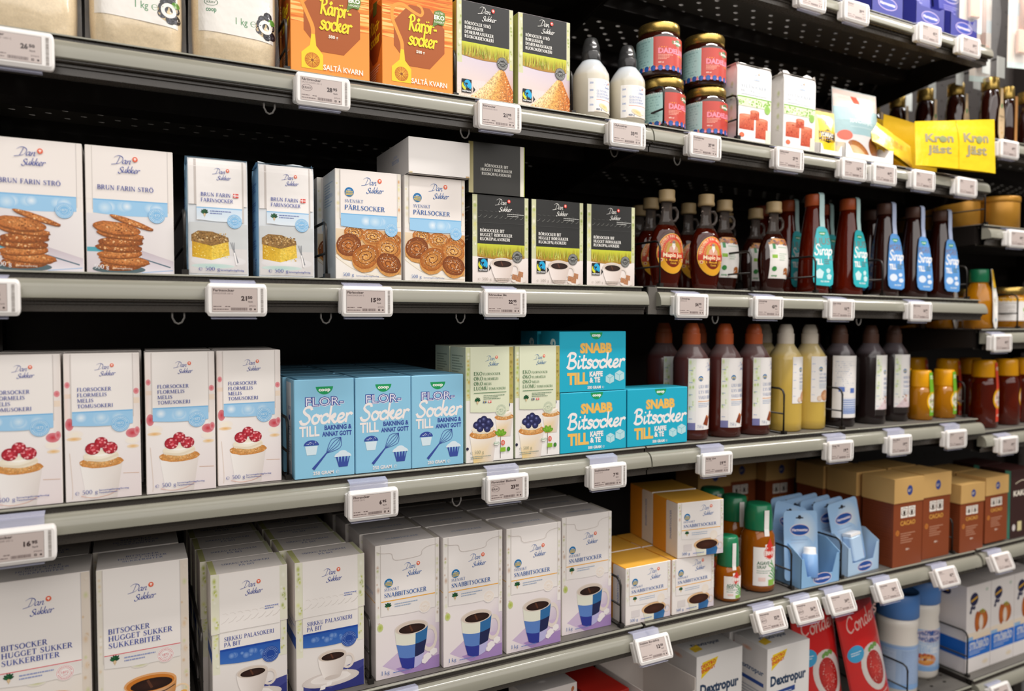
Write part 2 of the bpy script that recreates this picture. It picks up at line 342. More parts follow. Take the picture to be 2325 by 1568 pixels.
    def stroke(s, P, w, c, smooth=True, pen=None, c2=None):
        """P of (x,y) or (x,y,width); pen=(angle, thin share) for a broad-nib look"""
        Q = cat_rom([tuple(p) if len(p) > 2 else (p[0], p[1], w) for p in P], 5) if smooth else [tuple(p) if len(p) > 2 else (p[0], p[1], w) for p in P]
        lo = []; hi = []; n = len(Q)
        for i, q in enumerate(Q):
            a = Q[max(i - 1, 0)]; b = Q[min(i + 1, n - 1)]; dx, dy = b[0] - a[0], b[1] - a[1]; d = math.hypot(dx, dy) or 1; dx /= d; dy /= d
            ww = q[2]
            if pen: ww *= pen[1] + (1 - pen[1]) * abs(dx * math.sin(pen[0]) - dy * math.cos(pen[0]))
            ex = (-dx if i == 0 else dx if i == n - 1 else 0) * ww * .3; ey = (-dy if i == 0 else dy if i == n - 1 else 0) * ww * .3
            e = .012 * i / n; lo.append((q[0] + ex + dy * ww / 2, q[1] + ey - dx * ww / 2, e)); hi.append((q[0] + ex - dy * ww / 2, q[1] + ey + dx * ww / 2, e))
        s.band(lo, hi, c, c2); s.h += .012
    def sans(s, t, x, y, cap, c, bold=0.0, al='l', sx=1.0, slant=0, width=None, rot=0):
        v, f, x0, x1 = text_mesh(t, bold)
        if not v: return
        k = cap / .70; kx = k * sx
        if width: kx = width / max(1e-6, x1 - x0)
        off = {'l': x0, 'c': (x0 + x1) / 2, 'r': x1}[al]; cr, sr = math.cos(math.radians(rot)), math.sin(math.radians(rot)); out = []
        for p in v:
            a, b = (p[0] - off) * kx + slant * p[1] * k, p[1] * k
            out.append((x + a * cr - b * sr, y + a * sr + b * cr))
        s.raw(out, f, c)
    def serif(s, t, x, y, cap, c, width=None, al='l', b=1.0, gap=.06):
        tot = sum(GL.get(ch, GL['I'])[0] + gap for ch in t); k = cap; kx = cap if not width else width / tot
        if al == 'c': x -= tot * kx / 2
        pts = []; fs = []
        def add(ps):
            o = len(pts); pts.extend([(x + p[0] * kx, y + p[1] * k) for p in ps]); fs.append(tuple(range(o, o + len(ps))))
        def strip(lo, hi):
            o = len(pts); n = len(lo); pts.extend([(x + p[0] * kx, y + p[1] * k) for p in lo + hi]); fs.extend([(o + i, o + i + 1, o + n + i + 1, o + n + i) for i in range(n - 1)])
        for ch in t:
            adv, ops = GL.get(ch, GL['I'])
            for op in ops:
                if op[0] == 'L':
                    _, a, p, q, r, w = op; w *= b
                    add([(a - w / 2, p), (a + w / 2, p), (q + w / 2, r), (q - w / 2, r)])
                elif op[0] == 'H': add([(op[1], op[3] - op[4] * b / 2), (op[2], op[3] - op[4] * b / 2), (op[2], op[3] + op[4] * b / 2), (op[1], op[3] + op[4] * b / 2)])
                elif op[0] == 'S': yy = min(max(op[2], .02), .98) if op[2] in (0, 1) else op[2]; add([(op[1] - op[3], yy - .022 * b), (op[1] + op[3], yy - .022 * b), (op[1] + op[3], yy + .022 * b), (op[1] - op[3], yy + .022 * b)])
                elif op[0] == 'A':
                    _, cx, cy, rx, ry, a0, a1, w0, w1 = op; n = max(6, int(abs(a1 - a0) / 20)); lo = []; hi = []
                    for i in range(n + 1):
                        a = math.radians(a0 + (a1 - a0) * i / n); w = b * (w0 + (w1 - w0) * abs(math.cos(a)) ** 1.3); ca, sa = math.cos(a), math.sin(a)
                        lo.append((cx + (rx - w / 2) * ca, cy + (ry - w / 2) * sa)); hi.append((cx + (rx + w / 2) * ca, cy + (ry + w / 2) * sa))
                    strip(lo, hi)
                elif op[0] == 'O': add([(op[1] + op[3] * math.cos(i * PI / 4), op[2] + op[3] * math.sin(i * PI / 4)) for i in range(8)])
                elif op[0] == 'T':
                    Q = cat_rom(op[1], 3); lo = []; hi = []; n = len(Q)
                    for i, q in enumerate(Q):
                        a = Q[max(i - 1, 0)]; bb = Q[min(i + 1, n - 1)]; dx, dy = bb[0] - a[0], bb[1] - a[1]; d = math.hypot(dx, dy) or 1
                        lo.append((q[0] + dy / d * q[2] * b / 2, q[1] - dx / d * q[2] * b / 2)); hi.append((q[0] - dy / d * q[2] * b / 2, q[1] + dx / d * q[2] * b / 2))
                    strip(lo, hi)
            x += (adv + gap) * kx
        if pts: s.raw(pts, fs, c)
        return x
    def script(s, t, x, y, xh, c, w=.2, pen=None, slant=.15, width=None, al='l'):
        tot = sum(SC[ch][0] for ch in t); kx = xh if not width else width / tot
        if al == 'c': x -= tot * kx / 2
        for ch in t:
            adv, st = SC[ch]
            for P in st: s.stroke([(x + (px + slant * py) * kx, y + py * xh) for px, py in P], w * xh, c, True, pen)
            s.h -= (s.step + .012) * len(st) * .6
            x += adv * kx
        s.h += .03
    def dabs(s, n, fn, r0, r1, cs, k=6, squash=1.0):
        """n small irregular flecks placed by fn() in one layer"""
        pts = []; fs = []; cl = []
        for d_ in range(n):
            p = fn()
            if p is None: continue
            r = RG.uniform(r0, r1); a = RG.uniform(0, 6.28); o = len(pts); cc = RG.choice(cs); e = RG.uniform(.5, 1)
            for i in range(k):
                t = 2 * PI * i / k; X, Y = r * math.cos(t) * RG.uniform(.8, 1.1), r * e * math.sin(t) * squash
                pts.append((p[0] + X * math.cos(a) - Y * math.sin(a), p[1] + X * math.sin(a) + Y * math.cos(a), .05 * d_ / n)); cl.append(cc)
            fs.append(tuple(range(o, o + k)))
        if pts: s.raw(pts, fs, cols=cl); s.h += .05
    def fine(s, x, y, w, rows, lead, c, h=None, al='l'):
        """lines of print too small to read: broken thin bars"""
        pts = []; fs = []; h = h or lead * .42
        for r in range(rows):
            L = w * (RG.uniform(.55, 1) if r else 1); u = 0; x0 = x if al == 'l' else x - L / 2
            while u < L - .4:
                l = RG.uniform(1.2, 4.2); l = min(l, L - u); o = len(pts); yy = y - r * lead
                pts += [(x0 + u, yy), (x0 + u + l, yy), (x0 + u + l, yy + h), (x0 + u, yy + h)]; fs.append((o, o + 1, o + 2, o + 3)); u += l + .55
        s.raw(pts, fs, c)
def inoval(cx, cy, rx, ry, rot=0):
    def f():
        a = RG.uniform(0, 6.283); r = math.sqrt(RG.random()); x, y = rx * r * math.cos(a), ry * r * math.sin(a); t = math.radians(rot)
        return (cx + x * math.cos(t) - y * math.sin(t), cy + x * math.sin(t) + y * math.cos(t))
    return f
def inrect(u0, v0, u1, v1): return lambda: (RG.uniform(u0, u1), RG.uniform(v0, v1))
# surface maps (mm -> m) on a carton whose front is y = 0 facing -y
def F_front(): return lambda u, v, h: (u / 1000, -h / 1000, v / 1000)
def F_left(D): return lambda u, v, h: (-h / 1000, (D - u) / 1000, v / 1000)
def F_top(H): return lambda u, v, h: (u / 1000, v / 1000, (H + h) / 1000)
def F_cyl(r, z0=0, a0=0, sy=1.0):
    """u runs round a cylinder of radius r (mm), u = 0 faces angle a0 (0 = straight to -y, positive towards +x)"""
    def f(u, v, h):
        a = u / r + a0; rr = (r + h) / 1000
        return (rr * math.sin(a), -rr * math.cos(a) * sy, (z0 + v) / 1000)
    return f
# ------------------------------------------------------------------ printed motifs
BLU = '#3f4fa0'; BL2 = '#2f62a8'
def logo(a, cx, cy, w, c=BLU, dot='#e8694a'):
    """two-line handwritten maker's mark with a round red sign"""
    k = w / 5.6; pen = (math.radians(40), .28)
    a.script('D', cx - 1.75 * k, cy + .2 * k, k * .92, c, .17, pen, .25)
    a.script('an', cx - .4 * k, cy + .35 * k, k * .78, c, .24, pen, .3, width=1.75 * k)
    a.script('S', cx - 1.15 * k, cy - 1.75 * k, k * .72, c, .26, pen, .3)
    a.script('ukker', cx - .35 * k, cy - 1.55 * k, k * .76, c, .24, pen, .3, width=3.3 * k)
    a.oval(cx + 2.2 * k, cy + 1.45 * k, .52 * k, .56 * k, dot); a.oval(cx + 2.2 * k, cy + 1.55 * k, .26 * k, .2 * k, '#ffe6da'); a.rect(cx + 2.13 * k, cy + 1.15 * k, cx + 2.27 * k, cy + 1.5 * k, '#ffe6da')
def stamp(a, cx, cy, r, c, ink, t='1872'):
    a.oval(cx, cy, r, r, c, n=30)
    a.ring(cx, cy, r * .9, r * .04, ink, 30); a.ring(cx, cy, r * .56, r * .035, ink, 26)
    for k in range(26):
        th = math.radians(k * 360 / 26 + 5)
        if k in (0, 13): continue
        x, y = cx + r * .73 * math.cos(th), cy + r * .73 * math.sin(th); a.h -= a.step * .5
        a.poly([(x - r * .05, y - r * .06), (x + r * .05, y - r * .06), (x + r * .05, y + r * .06), (x - r * .05, y + r * .06)], ink)
    a.sans(t, cx, cy - r * .1, r * .3, ink, .01, 'c'); a.stroke([(cx - r * .25, cy - r * .24), (cx, cy - r * .32), (cx + r * .25, cy - r * .24)], r * .05, ink)
def beet(a, cx, cy, k):
    for t in (-62, -35, -10, 12, 38, 64):
        r = math.radians(90 + t); L = k * (1.25 if abs(t) < 40 else 1.05)
        a.oval(cx + .55 * L * math.cos(r), cy + .55 * L * math.sin(r), L * .58, k * .27, '#1f5a34' if t % 4 else '#2f7a48', '#123f24', 10, 90 + t, .15)
    a.oval(cx, cy - .3 * k, .34 * k, .42 * k, '#e9d3ae', '#c9a878', 12); a.poly([(cx - .16 * k, cy - .6 * k), (cx + .16 * k, cy - .6 * k), (cx, cy - 1.15 * k)], '#d8bb8e')
def bokeh(a, u0, v0, u1, v1, c, hi, n=9, r=(.12, .3)):
    a.rect(u0, v0, u1, v1, c); H = v1 - v0
    for _ in range(n):
        rr = RG.uniform(*r) * H * 1.6; x = RG.uniform(u0 + rr, max(u0 + rr + .1, u1 - rr)); y = RG.uniform(v0 + min(rr, H / 2), v1 - min(rr, H / 2))
        rr = min(rr, y - v0, v1 - y); a.oval(x, y, rr * RG.uniform(1, 1.4) if x - rr * 1.4 > u0 and x + rr * 1.4 < u1 else rr, rr, hi, c, 14)
def wave(u0, u1, v, drop, n=14):
    """wavy lower edge of the coloured band: dips in the middle left, rises to the right"""
    return [(u0 + (u1 - u0) * i / n, v - drop * math.sin(PI * (i / n) * .9) * (1 - .35 * i / n)) for i in range(n + 1)]
def sky_band(a, u0, u1, vtop, vbot, c='#9fcdee', hi='#eaf4fb', line='#7db9e4', drop=3):
    a.rect(u0, vtop, u1, vtop + 1.6, line); lo = wave(u0, u1, vbot, drop); a.band(lo, [(p[0], vtop) for p in lo], c)
    for _ in range(6):
        r = RG.uniform(.38, .48) * (vtop - vbot); x = RG.uniform(u0 + r * 1.3, u1 - r * 1.3); y = vtop - r - RG.uniform(0, .1) * (vtop - vbot)
        a.oval(x, y, r * RG.uniform(1, 1.35), r, '#d3e8f6' if _ % 2 else hi, c, 16)
def sverige(a, cx, cy, r):
    a.oval(cx, cy, r, r, '#1f74b0', n=24); a.rect(cx - r * .85, cy - r * .38, cx + r * .85, cy - r * .22, '#f0c93e'); a.rect(cx - r * .72, cy - r * .66, cx + r * .72, cy - r * .52, '#f0c93e')
    a.sans('FRÅN', cx, cy + r * .32, r * .22, '#ffffff', .02, 'c'); a.sans('SVERIGE', cx, cy - r * .1, r * .34, '#f3d34a', .03, 'c', width=r * 1.5)
def fairtrade(a, x, y, w):
    h = w * 1.25; a.rect(x, y, x + w, y + h, '#161616'); a.rect(x + w * .05, y + w * .06, x + w * .95, y + w * .25, '#161616')
    a.oval(x + w * .58, y + h * .66, w * .34, w * .38, '#22a7d8', n=20); a.stroke([(x + w * .88, y + h * .7), (x + w * .92, y + h * .5), (x + w * .84, y + h * .34)], w * .16, '#22a7d8')
    a.oval(x + w * .52, y + h * .66, w * .1, w * .1, '#161616', n=12)
    a.stroke([(x + w * .12, y + h * .74, w * .04), (x + w * .1, y + h * .5, w * .2), (x + w * .3, y + h * .3, w * .26), (x + w * .42, y + h * .24, w * .06)], w * .2, '#d8d62e')
    a.stroke([(x + w * .3, y + h * .74), (x + w * .5, y + h * .46), (x + w * .62, y + h * .3)], w * .08, '#161616')
    a.sans('FAIRTRADE', x + w * .5, y + h * .06, w * .13, '#ffffff', .02, 'c', width=w * .88)
    a.poly([(x + w * 1.12, y + h * .05), (x + w * 1.4, y + h * .3), (x + w * 1.12, y + h * .55), (x + w * 1.2, y + h * .3)], '#161616')
def coop(a, cx, cy, w, dark=False):
    n = 16; pts = [(cx - w / 2, cy), (cx + w / 2, cy)] + [(cx + w * .5 * math.cos(t) * (1 - .05 * math.sin(t)), cy - w * .46 * math.sin(t)) for t in [PI * i / n for i in range(1, n)]]
    a.poly(pts, '#1f9a5c'); a.sans('coop', cx, cy - w * .26, w * .19, '#f7f7f2', .045, 'c', width=w * .68)
def eko_row(a, x, y, w):
    a.oval(x, y, w * .16, w * .1, '#f4f6ea', n=14); a.ring(x, y, w * .15, w * .012, '#3c7a48', 18, w * .09); a.sans('KRAV', x, y - w * .03, w * .07, '#3c7a48', .02, 'c')
    a.ring(x + w * .34, y, w * .09, w * .035, '#e0563c', 14, w * .11); a.rect(x + w * .32, y - w * .12, x + w * .36, y + w * .12, '#e0563c')
    a.rect(x + w * .2, y - w * .42, x + w * .48, y - w * .22, '#8dbb36'); a.oval(x + w * .64, y - w * .32, w * .09, w * .11, '#4f9a3c', '#2f6b28', 12)
def cookie(a, cx, cy, rx, ry, rot=0, dark=False):
    b, e = ('#c9793c', '#8f4a1c') if dark else ('#dd9250', '#b5682f')
    a.oval(cx, cy - ry * .25, rx, ry * .95, (('#7a4018'), .5), ('#8f5224', .5), 18, rot, .05)
    a.oval(cx, cy, rx, ry * .9, (b, .8), (e, .8), 20, rot, .06)
    a.dabs(34, inoval(cx, cy, rx * .92, ry * .75, rot), .5, 1.5, ['#e9ae70', '#a85f2a', '#8a4a1e', '#d48a48', '#f0c08a'])
def bun(a, cx, cy, rx, ry, rot=0, tone=0):
    b, e = [('#e0a050', '#a85a1c'), ('#c97a34', '#7c3c14'), ('#e8b060', '#b86a28')][tone % 3]
    a.oval(cx, cy - ry * .18, rx * 1.02, ry * 1.02, ('#8a4a1a', .3), ('#d99a52', .3), 20, rot, .03)
    a.oval(cx, cy, rx, ry * .9, (b, .5), (e, .5), 22, rot, .03)
    P = []
    for i in range(26):
        t = i / 25; th = t * 14.5; r = .12 + .72 * t; x, y = rx * r * math.cos(th), ry * .82 * r * math.sin(th); q = math.radians(rot)
        P.append((cx + x * math.cos(q) - y * math.sin(q), cy + x * math.sin(q) + y * math.cos(q), .5 + .9 * (1 - t)))
    a.stroke(P, 1, ('#6e3410', .4))
    a.dabs(46, inoval(cx, cy + ry * .05, rx * .85, ry * .7, rot), .35, .8, ['#fff6e6', '#fbe9cc', '#f4dcb4'], 5)
def raspberry(a, cx, cy, r):
    a.oval(cx, cy, r, r * .92, '#d8434e', '#9c1e2e', 14)
    a.dabs(26, inoval(cx, cy, r * .85, r * .8), r * .12, r * .2, ['#e87a82', '#c22c3c', '#f2a8ac', '#a82030'], 7)
def cream_cup(a, cx, cy, w, cup='#f1ebe6', berries=True, soft=False):
    """cupcake: pleated cup, baked edge, cream, three raspberries; cy = top of the cup"""
    a.quad([(cx - w * .36, cy - w * .95), (cx + w * .36, cy - w * .95), (cx + w * .5, cy), (cx - w * .5, cy)], [cup, '#ddd3cd', '#e6ddd6', '#f6f2ee'])
    a.oval(cx, cy + w * .03, w * .53, w * .16, ('#e8b878', .6), ('#cf8a44', .6), 22, 0, .05); a.dabs(40, inoval(cx, cy + w * .04, w * .5, w * .12), .4, 1.0, ['#f6dcae', '#c98442', '#b06a2c', '#f3cf9a'])
    a.oval(cx, cy + w * .2, w * .42, w * .16, '#fbf4e4', '#efe3cc', 20, 0, .03); a.stroke([(cx - w * .38, cy + w * .13), (cx, cy + w * .08), (cx + w * .38, cy + w * .2)], w * .06, '#e9dcc4'); a.stroke([(cx - w * .3, cy + w * .27), (cx, cy + w * .21), (cx + w * .34, cy + w * .3)], w * .05, '#fffaf0')
    if berries: raspberry(a, cx, cy + w * .56, w * .16); raspberry(a, cx - w * .2, cy + w * .4, w * .18); raspberry(a, cx + w * .21, cy + w * .4, w * .18)
def coffee(a, cx, cy, w, h, body='#efe8e2', shade='#cfc3ba', rim='#f8f3ee', hand=True, check=False, brown=False):
    """cup seen from above its rim: cy = rim centre height, w = rim width"""
    ry = w * .2; lo = .56
    if hand: a.ring(cx + w * .55, cy - h * .38, w * .2, w * .075, '#e2d6cc' if not brown else '#d99a5a', 20, h * .3)
    if not check:
        L = []; R = []; n = 8
        for i in range(n + 1):
            t = i / n; ww = w * .5 * (1 - (1 - lo) * t ** 1.8); L.append((cx - ww, cy - h * t)); R.append((cx + ww, cy - h * t))
        a.band(L, R, body, shade)
        a.oval(cx, cy - h, w * .5 * lo, ry * .4, shade, shade, 16)
    else:
        cs = [['#e3e2d2', '#2f6aa0'], ['#5a7fc0', '#20264e'], ['#2d3790', '#b9b4dc']]; yy = [0, .38, .72, 1.0]
        for r in range(3):
            w0 = w * .5 * (1 - .42 * yy[r] ** 1.6); w1 = w * .5 * (1 - .42 * yy[r + 1] ** 1.6)
            for k, (u0, u1) in enumerate(((-1, .25), (.25, 1))):
                y0, y1 = cy - h * yy[r], cy - h * yy[r + 1]; sag = ry * .45
                top = [(cx + w0 * (u0 + (u1 - u0) * i / 6), y0 - sag * (1 - (u0 + (u1 - u0) * i / 6) ** 2)) for i in range(7)]; bot = [(cx + w1 * (u0 + (u1 - u0) * i / 6), y1 - sag * (1 - (u0 + (u1 - u0) * i / 6) ** 2)) for i in range(7)]
                a.band(bot, top, cs[r][k])
    a.oval(cx, cy, w * .5, ry, rim, '#e0a060' if brown else '#d8ccc2', 26); a.oval(cx, cy - ry * .06, w * .46, ry * .86, '#d98a30' if brown else '#e9dccf', '#c9772a' if brown else '#d3c2b3', 24)
    a.oval(cx + w * .02, cy - ry * .2, w * .4, ry * .66, '#3a2018', '#241410', 24); a.stroke([(cx - w * .05, cy + ry * .25), (cx + w * .02, cy - ry * .5)], w * .05, '#5a3524')
def grass(a, u0, v0, u1, v1, n=90):
    lo = wave(u0, u1, v0, (v1 - v0) * .22); a.band(lo, [(p[0], v1) for p in lo], '#a8782c', '#c8cf3a')
    for _ in range(n):
        x = RG.uniform(u0 + 1, u1 - 1); y = v0 + RG.uniform(-.05, .35) * (v1 - v0); h = RG.uniform(.4, .75) * (v1 - v0); dx = RG.uniform(-1.8, 1.8)
        y1 = min(y + h, v1 - .2); a.h -= a.step * .6
        a.raw([(x - .35, y), (x + .35, y), (min(max(x + dx, u0), u1), y1)], [(0, 1, 2)], RG.choice(['#8fae2c', '#d8dd58', '#6f8f1e', '#b9c63a', '#8a5a20', '#e6e886', '#a8842e']))
    a.h += a.step
def heap(a, cx, top, u0, u1, v0):
    pts = [(u0, v0), (u0 + (cx - u0) * .45, v0 + (top - v0) * .42), (cx - 5, top - 1.6), (cx, top), (cx + 6, top - 2), (u1, v0 + (top - v0) * .38), (u1, v0)]
    a.raw(pts + [((u0 + u1) / 2, v0)], [(0, 1, 7), (1, 2, 7), (2, 3, 7), (3, 4, 7), (4, 5, 7), (5, 6, 7)], cols=[('#f4ddb4', 1), ('#f3d9a4', 1), ('#efc98a', 1), ('#e9b468', 1), ('#d98838', 1), ('#c8641c', 1), ('#c8641c', 1), ('#eab060', 1)])
    def f():
        x = RG.uniform(u0, u1); t = (x - u0) / max(.1, cx - u0) if x < cx else (u1 - x) / max(.1, u1 - cx) * .62 + .38
        return (x, v0 + RG.random() * max(0, min(1, t)) * (top - v0) * .95)
    a.dabs(170, f, .4, 1.1, ['#f6d79a', '#e8a850', '#fff0cc', '#c8702a', '#eebd70'], 5)
# ------------------------------------------------------------------ the gondola: back wall, uprights, shelves with price rails
_wb = MB(); _wb.box(-.22, 2.9, .475, .50, 0, 2.6)
_s = random.Random(3)
for _x in range(60):
    for _z in range(52): _wb.box(-.2 + _x * .05, -.19 + _x * .05, .4735, .475, .06 + _z * .05, .064 + _z * .05)
o = _wb.build('wall_back', DARK); o['kind'] = 'structure'
FLOORM = mat('grey_shop_floor', '#8d8780', .35, bscale=20)
fl = MB(); fl.box(-3, 5, -4.5, .5, -.05, 0); o = fl.build('floor', FLOORM); o['kind'] = 'structure'
for _i, _x in enumerate((-.21, .788, 1.768, 2.76)):
    u = MB(); u.box(_x, _x + .024, .43, .4735, 0, 2.5)
    for _z in range(50): u.box(_x + .009, _x + .015, .4285, .43, .05 + _z * .05, .08 + _z * .05)
    o = u.build('upright_post', DARK); tag(o, ['black slotted upright post before the back panel, at the near end of the run', 'black slotted upright post between the maple syrup bottles and the cane sugar cartons', 'black slotted upright post behind the dark syrup bottles at the bay end', 'black slotted upright post at the far end of the honey shelves'][_i], 'post')
def rail_mesh(x0, x1, cap0=True, cap1=True):
    mb = MB(); P = []
    n = 9
    arc = [(-.0145 * math.sin(PI / 2 * k / n) ** .9, -.022 * (1 - math.cos(PI / 2 * k / n)) - .0008) for k in range(n + 1)]
    def strip(pr, smooth=False, mi=0):
        m = len(pr); mb.add([(x0, y, z) for y, z in pr] + [(x1, y, z) for y, z in pr], [(i, i + 1, m + i + 1, m + i) for i in range(m - 1)], smooth=smooth, mi=mi)
    strip(arc, True)
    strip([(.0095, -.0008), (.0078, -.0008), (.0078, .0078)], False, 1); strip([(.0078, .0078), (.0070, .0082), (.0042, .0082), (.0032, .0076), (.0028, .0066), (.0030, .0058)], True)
    strip([(.0030, .0058), (.016, .0052), (.016, -.0008), (0, -.0008)], False, 1)  # groove and channel behind the lip: shade painted by the darker material
    strip([arc[-1], (-.0145, -.0240), (-.0125, -.0248), (-.0095, -.0248)])
    strip([(-.0095, -.0248), (-.0095, -.0268), (-.0060, -.0276), (-.0060, -.0256), (-.002, -.0256), (-.002, -.0312), (.001, -.0312), (.001, -.040), (.022, -.040), (.022, -.036)], False, 1)  # lower edge below the face, its shade put into the colour too
    prof = arc + [(-.0145, -.0255), (.001, -.0262), (.008, -.0262), (.008, -.0008)]
    for x in (x0, x1): mb.add([(x, y, z) for y, z in prof], [tuple(range(len(prof)))])
    return mb
def plate_mesh(x0, x1, holes=True, depth=.46, y0=.0095):
    """perforated sheet steel, 1.2 mm thick"""
    mb = MB(); px, py = .025, .025; nx = max(1, round((x1 - x0) / px)); ny = round((depth - y0) / py); px = (x1 - x0) / nx; py = (depth - y0) / ny; t = .0012
    for i in range(nx):
        for j in range(ny):
            a, b = x0 + i * px, y0 + j * py; cx, cy = a + px / 2, b + py / 2
            if holes and (i + j) % 2 == 0 and 0 < j < ny - 1:
                out = [(a, b), (cx, b), (a + px, b), (a + px, cy), (a + px, b + py), (cx, b + py), (a, b + py), (a, cy)]
                inn = [(cx + sx * .0056, cy + sy * .0036) for sx, sy in ((-.7, -.8), (0, -1), (.7, -.8), (1, 0), (.7, .8), (0, 1), (-.7, .8), (-1, 0))]
                v = [(x, y, 0) for x, y in out + inn] + [(x, y, -t) for x, y in out + inn]; f = []
                for k in range(8):
                    m = (k + 1) % 8; f += [(k, m, 8 + m, 8 + k), (16 + m, 16 + k, 24 + k, 24 + m), (8 + k, 8 + m, 24 + m, 24 + k)]
                mb.add(v, f)
            else:
                v = [(a, b, 0), (a + px, b, 0), (a + px, b + py, 0), (a, b + py, 0)]
                mb.add(v + [(x, y, -t) for x, y, _ in v], [(0, 1, 2, 3), (7, 6, 5, 4)])
    return mb
_pm = {}
def shelf(row, bay, x0, x1, zg, label, holes=True, rx0=None, rx1=None, hooks=()):
    if bay == 2: sh = -(zg - 1.22) * TILT; x0 += sh; x1 += sh; rx0 = rx0 + sh if rx0 else None
    root = empty('shelf'); k = (round(x1 - x0, 4), holes)
    if k in _pm:
        p = link(bpy.data.objects.new('shelf_plate', _pm[k]), root)
    else:
        p = plate_mesh(0, x1 - x0, holes).build('shelf_plate', PLATE, root); _pm[k] = p.data
    p.location = (0, 0, .008)
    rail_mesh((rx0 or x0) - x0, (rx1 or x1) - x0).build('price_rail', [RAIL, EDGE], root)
    b = MB(); b.box(.004, x1 - x0 - .004, .195, .25, -.022, .0068); b.box(.004, x1 - x0 - .004, .02, .024, -.036, .0068); b.box(.004, x1 - x0 - .004, .452, .462, -.03, .0068)
    b.build('stiffening_beam', DARK, root)
    for xx in (.0, x1 - x0 - .003):
        br = MB(); pr = [(.024, .0068), (.46, .0068), (.46, -.085), (.40, -.085), (.10, -.04), (.024, -.036)]
        br.prism(pr, xx, xx + .003); br.build('bracket', DARK, root)
    if bay == 2 and row == 2:
        e = MB(); e.box(-.001, .018, .0, .004, -.040, .0075); e.build('front_plate', PLATE, root)
    for hxx in hooks:
        h = MB(); h.tube([(hxx - x0 - .007, .006, -.0395), (hxx - x0 - .007, .006, -.047), (hxx - x0 - .004, .006, -.053), (hxx - x0, .006, -.055), (hxx - x0 + .004, .006, -.053), (hxx - x0 + .007, .006, -.047), (hxx - x0 + .007, .006, -.0395)], .0013)
        h.build('hook', HOOKP, root)
    put(root, x0, 0, zg, bay); return tag(root, label, 'shelf')
B1, E1, B2, E2, B3, E3 = -.20, .797, .80, 1.775, 1.782, 2.76
shelf(0, 1, B1, E1, ZG[0], 'dark shelf over the orange cane sugar cartons, just out of view at the top', holes=False)
shelf(1, 1, B1, E1, ZG[1], 'shelf with grey rail carrying sugar bags and orange cartons', hooks=(.17, .455, .73))
shelf(2, 1, B1, E1, ZG[2], 'shelf with grey rail carrying brown sugar and pearl sugar cartons', hooks=(.055, .243, .447), rx1=.790)
shelf(3, 1, B1, E1, ZG[3], 'shelf with grey rail carrying icing sugar cartons and light blue packs', hooks=(.44,))
shelf(4, 1, B1, E1, ZG[4], 'shelf with grey rail carrying tall sugar cube cartons with coffee cups', rx1=.794)
shelf(5, 1, B1, E1, ZG[5], 'low shelf under the tall sugar cube cartons, cut by the lower picture edge')
shelf(0, 2, B2, E2, ZG[0], 'perforated dark shelf with purple packs, highest one in view')
shelf(1, 2, B2, E2, ZG[1], 'shelf with grey rail carrying date syrup jars and yellow yeast sachets', hooks=(.86,))
shelf(2, 2, B2, E2, ZG[2], 'shelf with grey rail carrying maple syrup and tagged syrup bottles', rx0=.816, hooks=(.955, 1.35))
shelf(3, 2, B2, E2, ZG[3], 'shelf with grey rail carrying plastic squeeze bottles of syrup')
shelf(4, 2, B2, E2, ZG[4], 'shelf with grey rail carrying agave bottles and brown cocoa cartons')
shelf(5, 2, B2, E2, ZG[5], 'low perforated shelf carrying glucose cartons, red tubes and canisters')
shelf(1, 3, B3, E3, 1.871, 'shelf at the far side carrying gold capped dark bottles with tan tags')
shelf(2, 3, B3, E3, 1.666, 'short grey shelf at the far side carrying gold honey tins')
shelf(3, 3, B3, E3, 1.420, 'shelf at the far side carrying green capped honey bottles')
shelf(4, 3, B3, E3, 1.1765, 'shelf at the far side carrying dark honey bottles with red bands')
shelf(5, 3, B3, E3, .896, 'shelf at the far side carrying dark brown chocolate cartons')
shelf(6, 3, B3, E3, .577, 'low shelf at the far side carrying blue and white breadcrumb cartons')
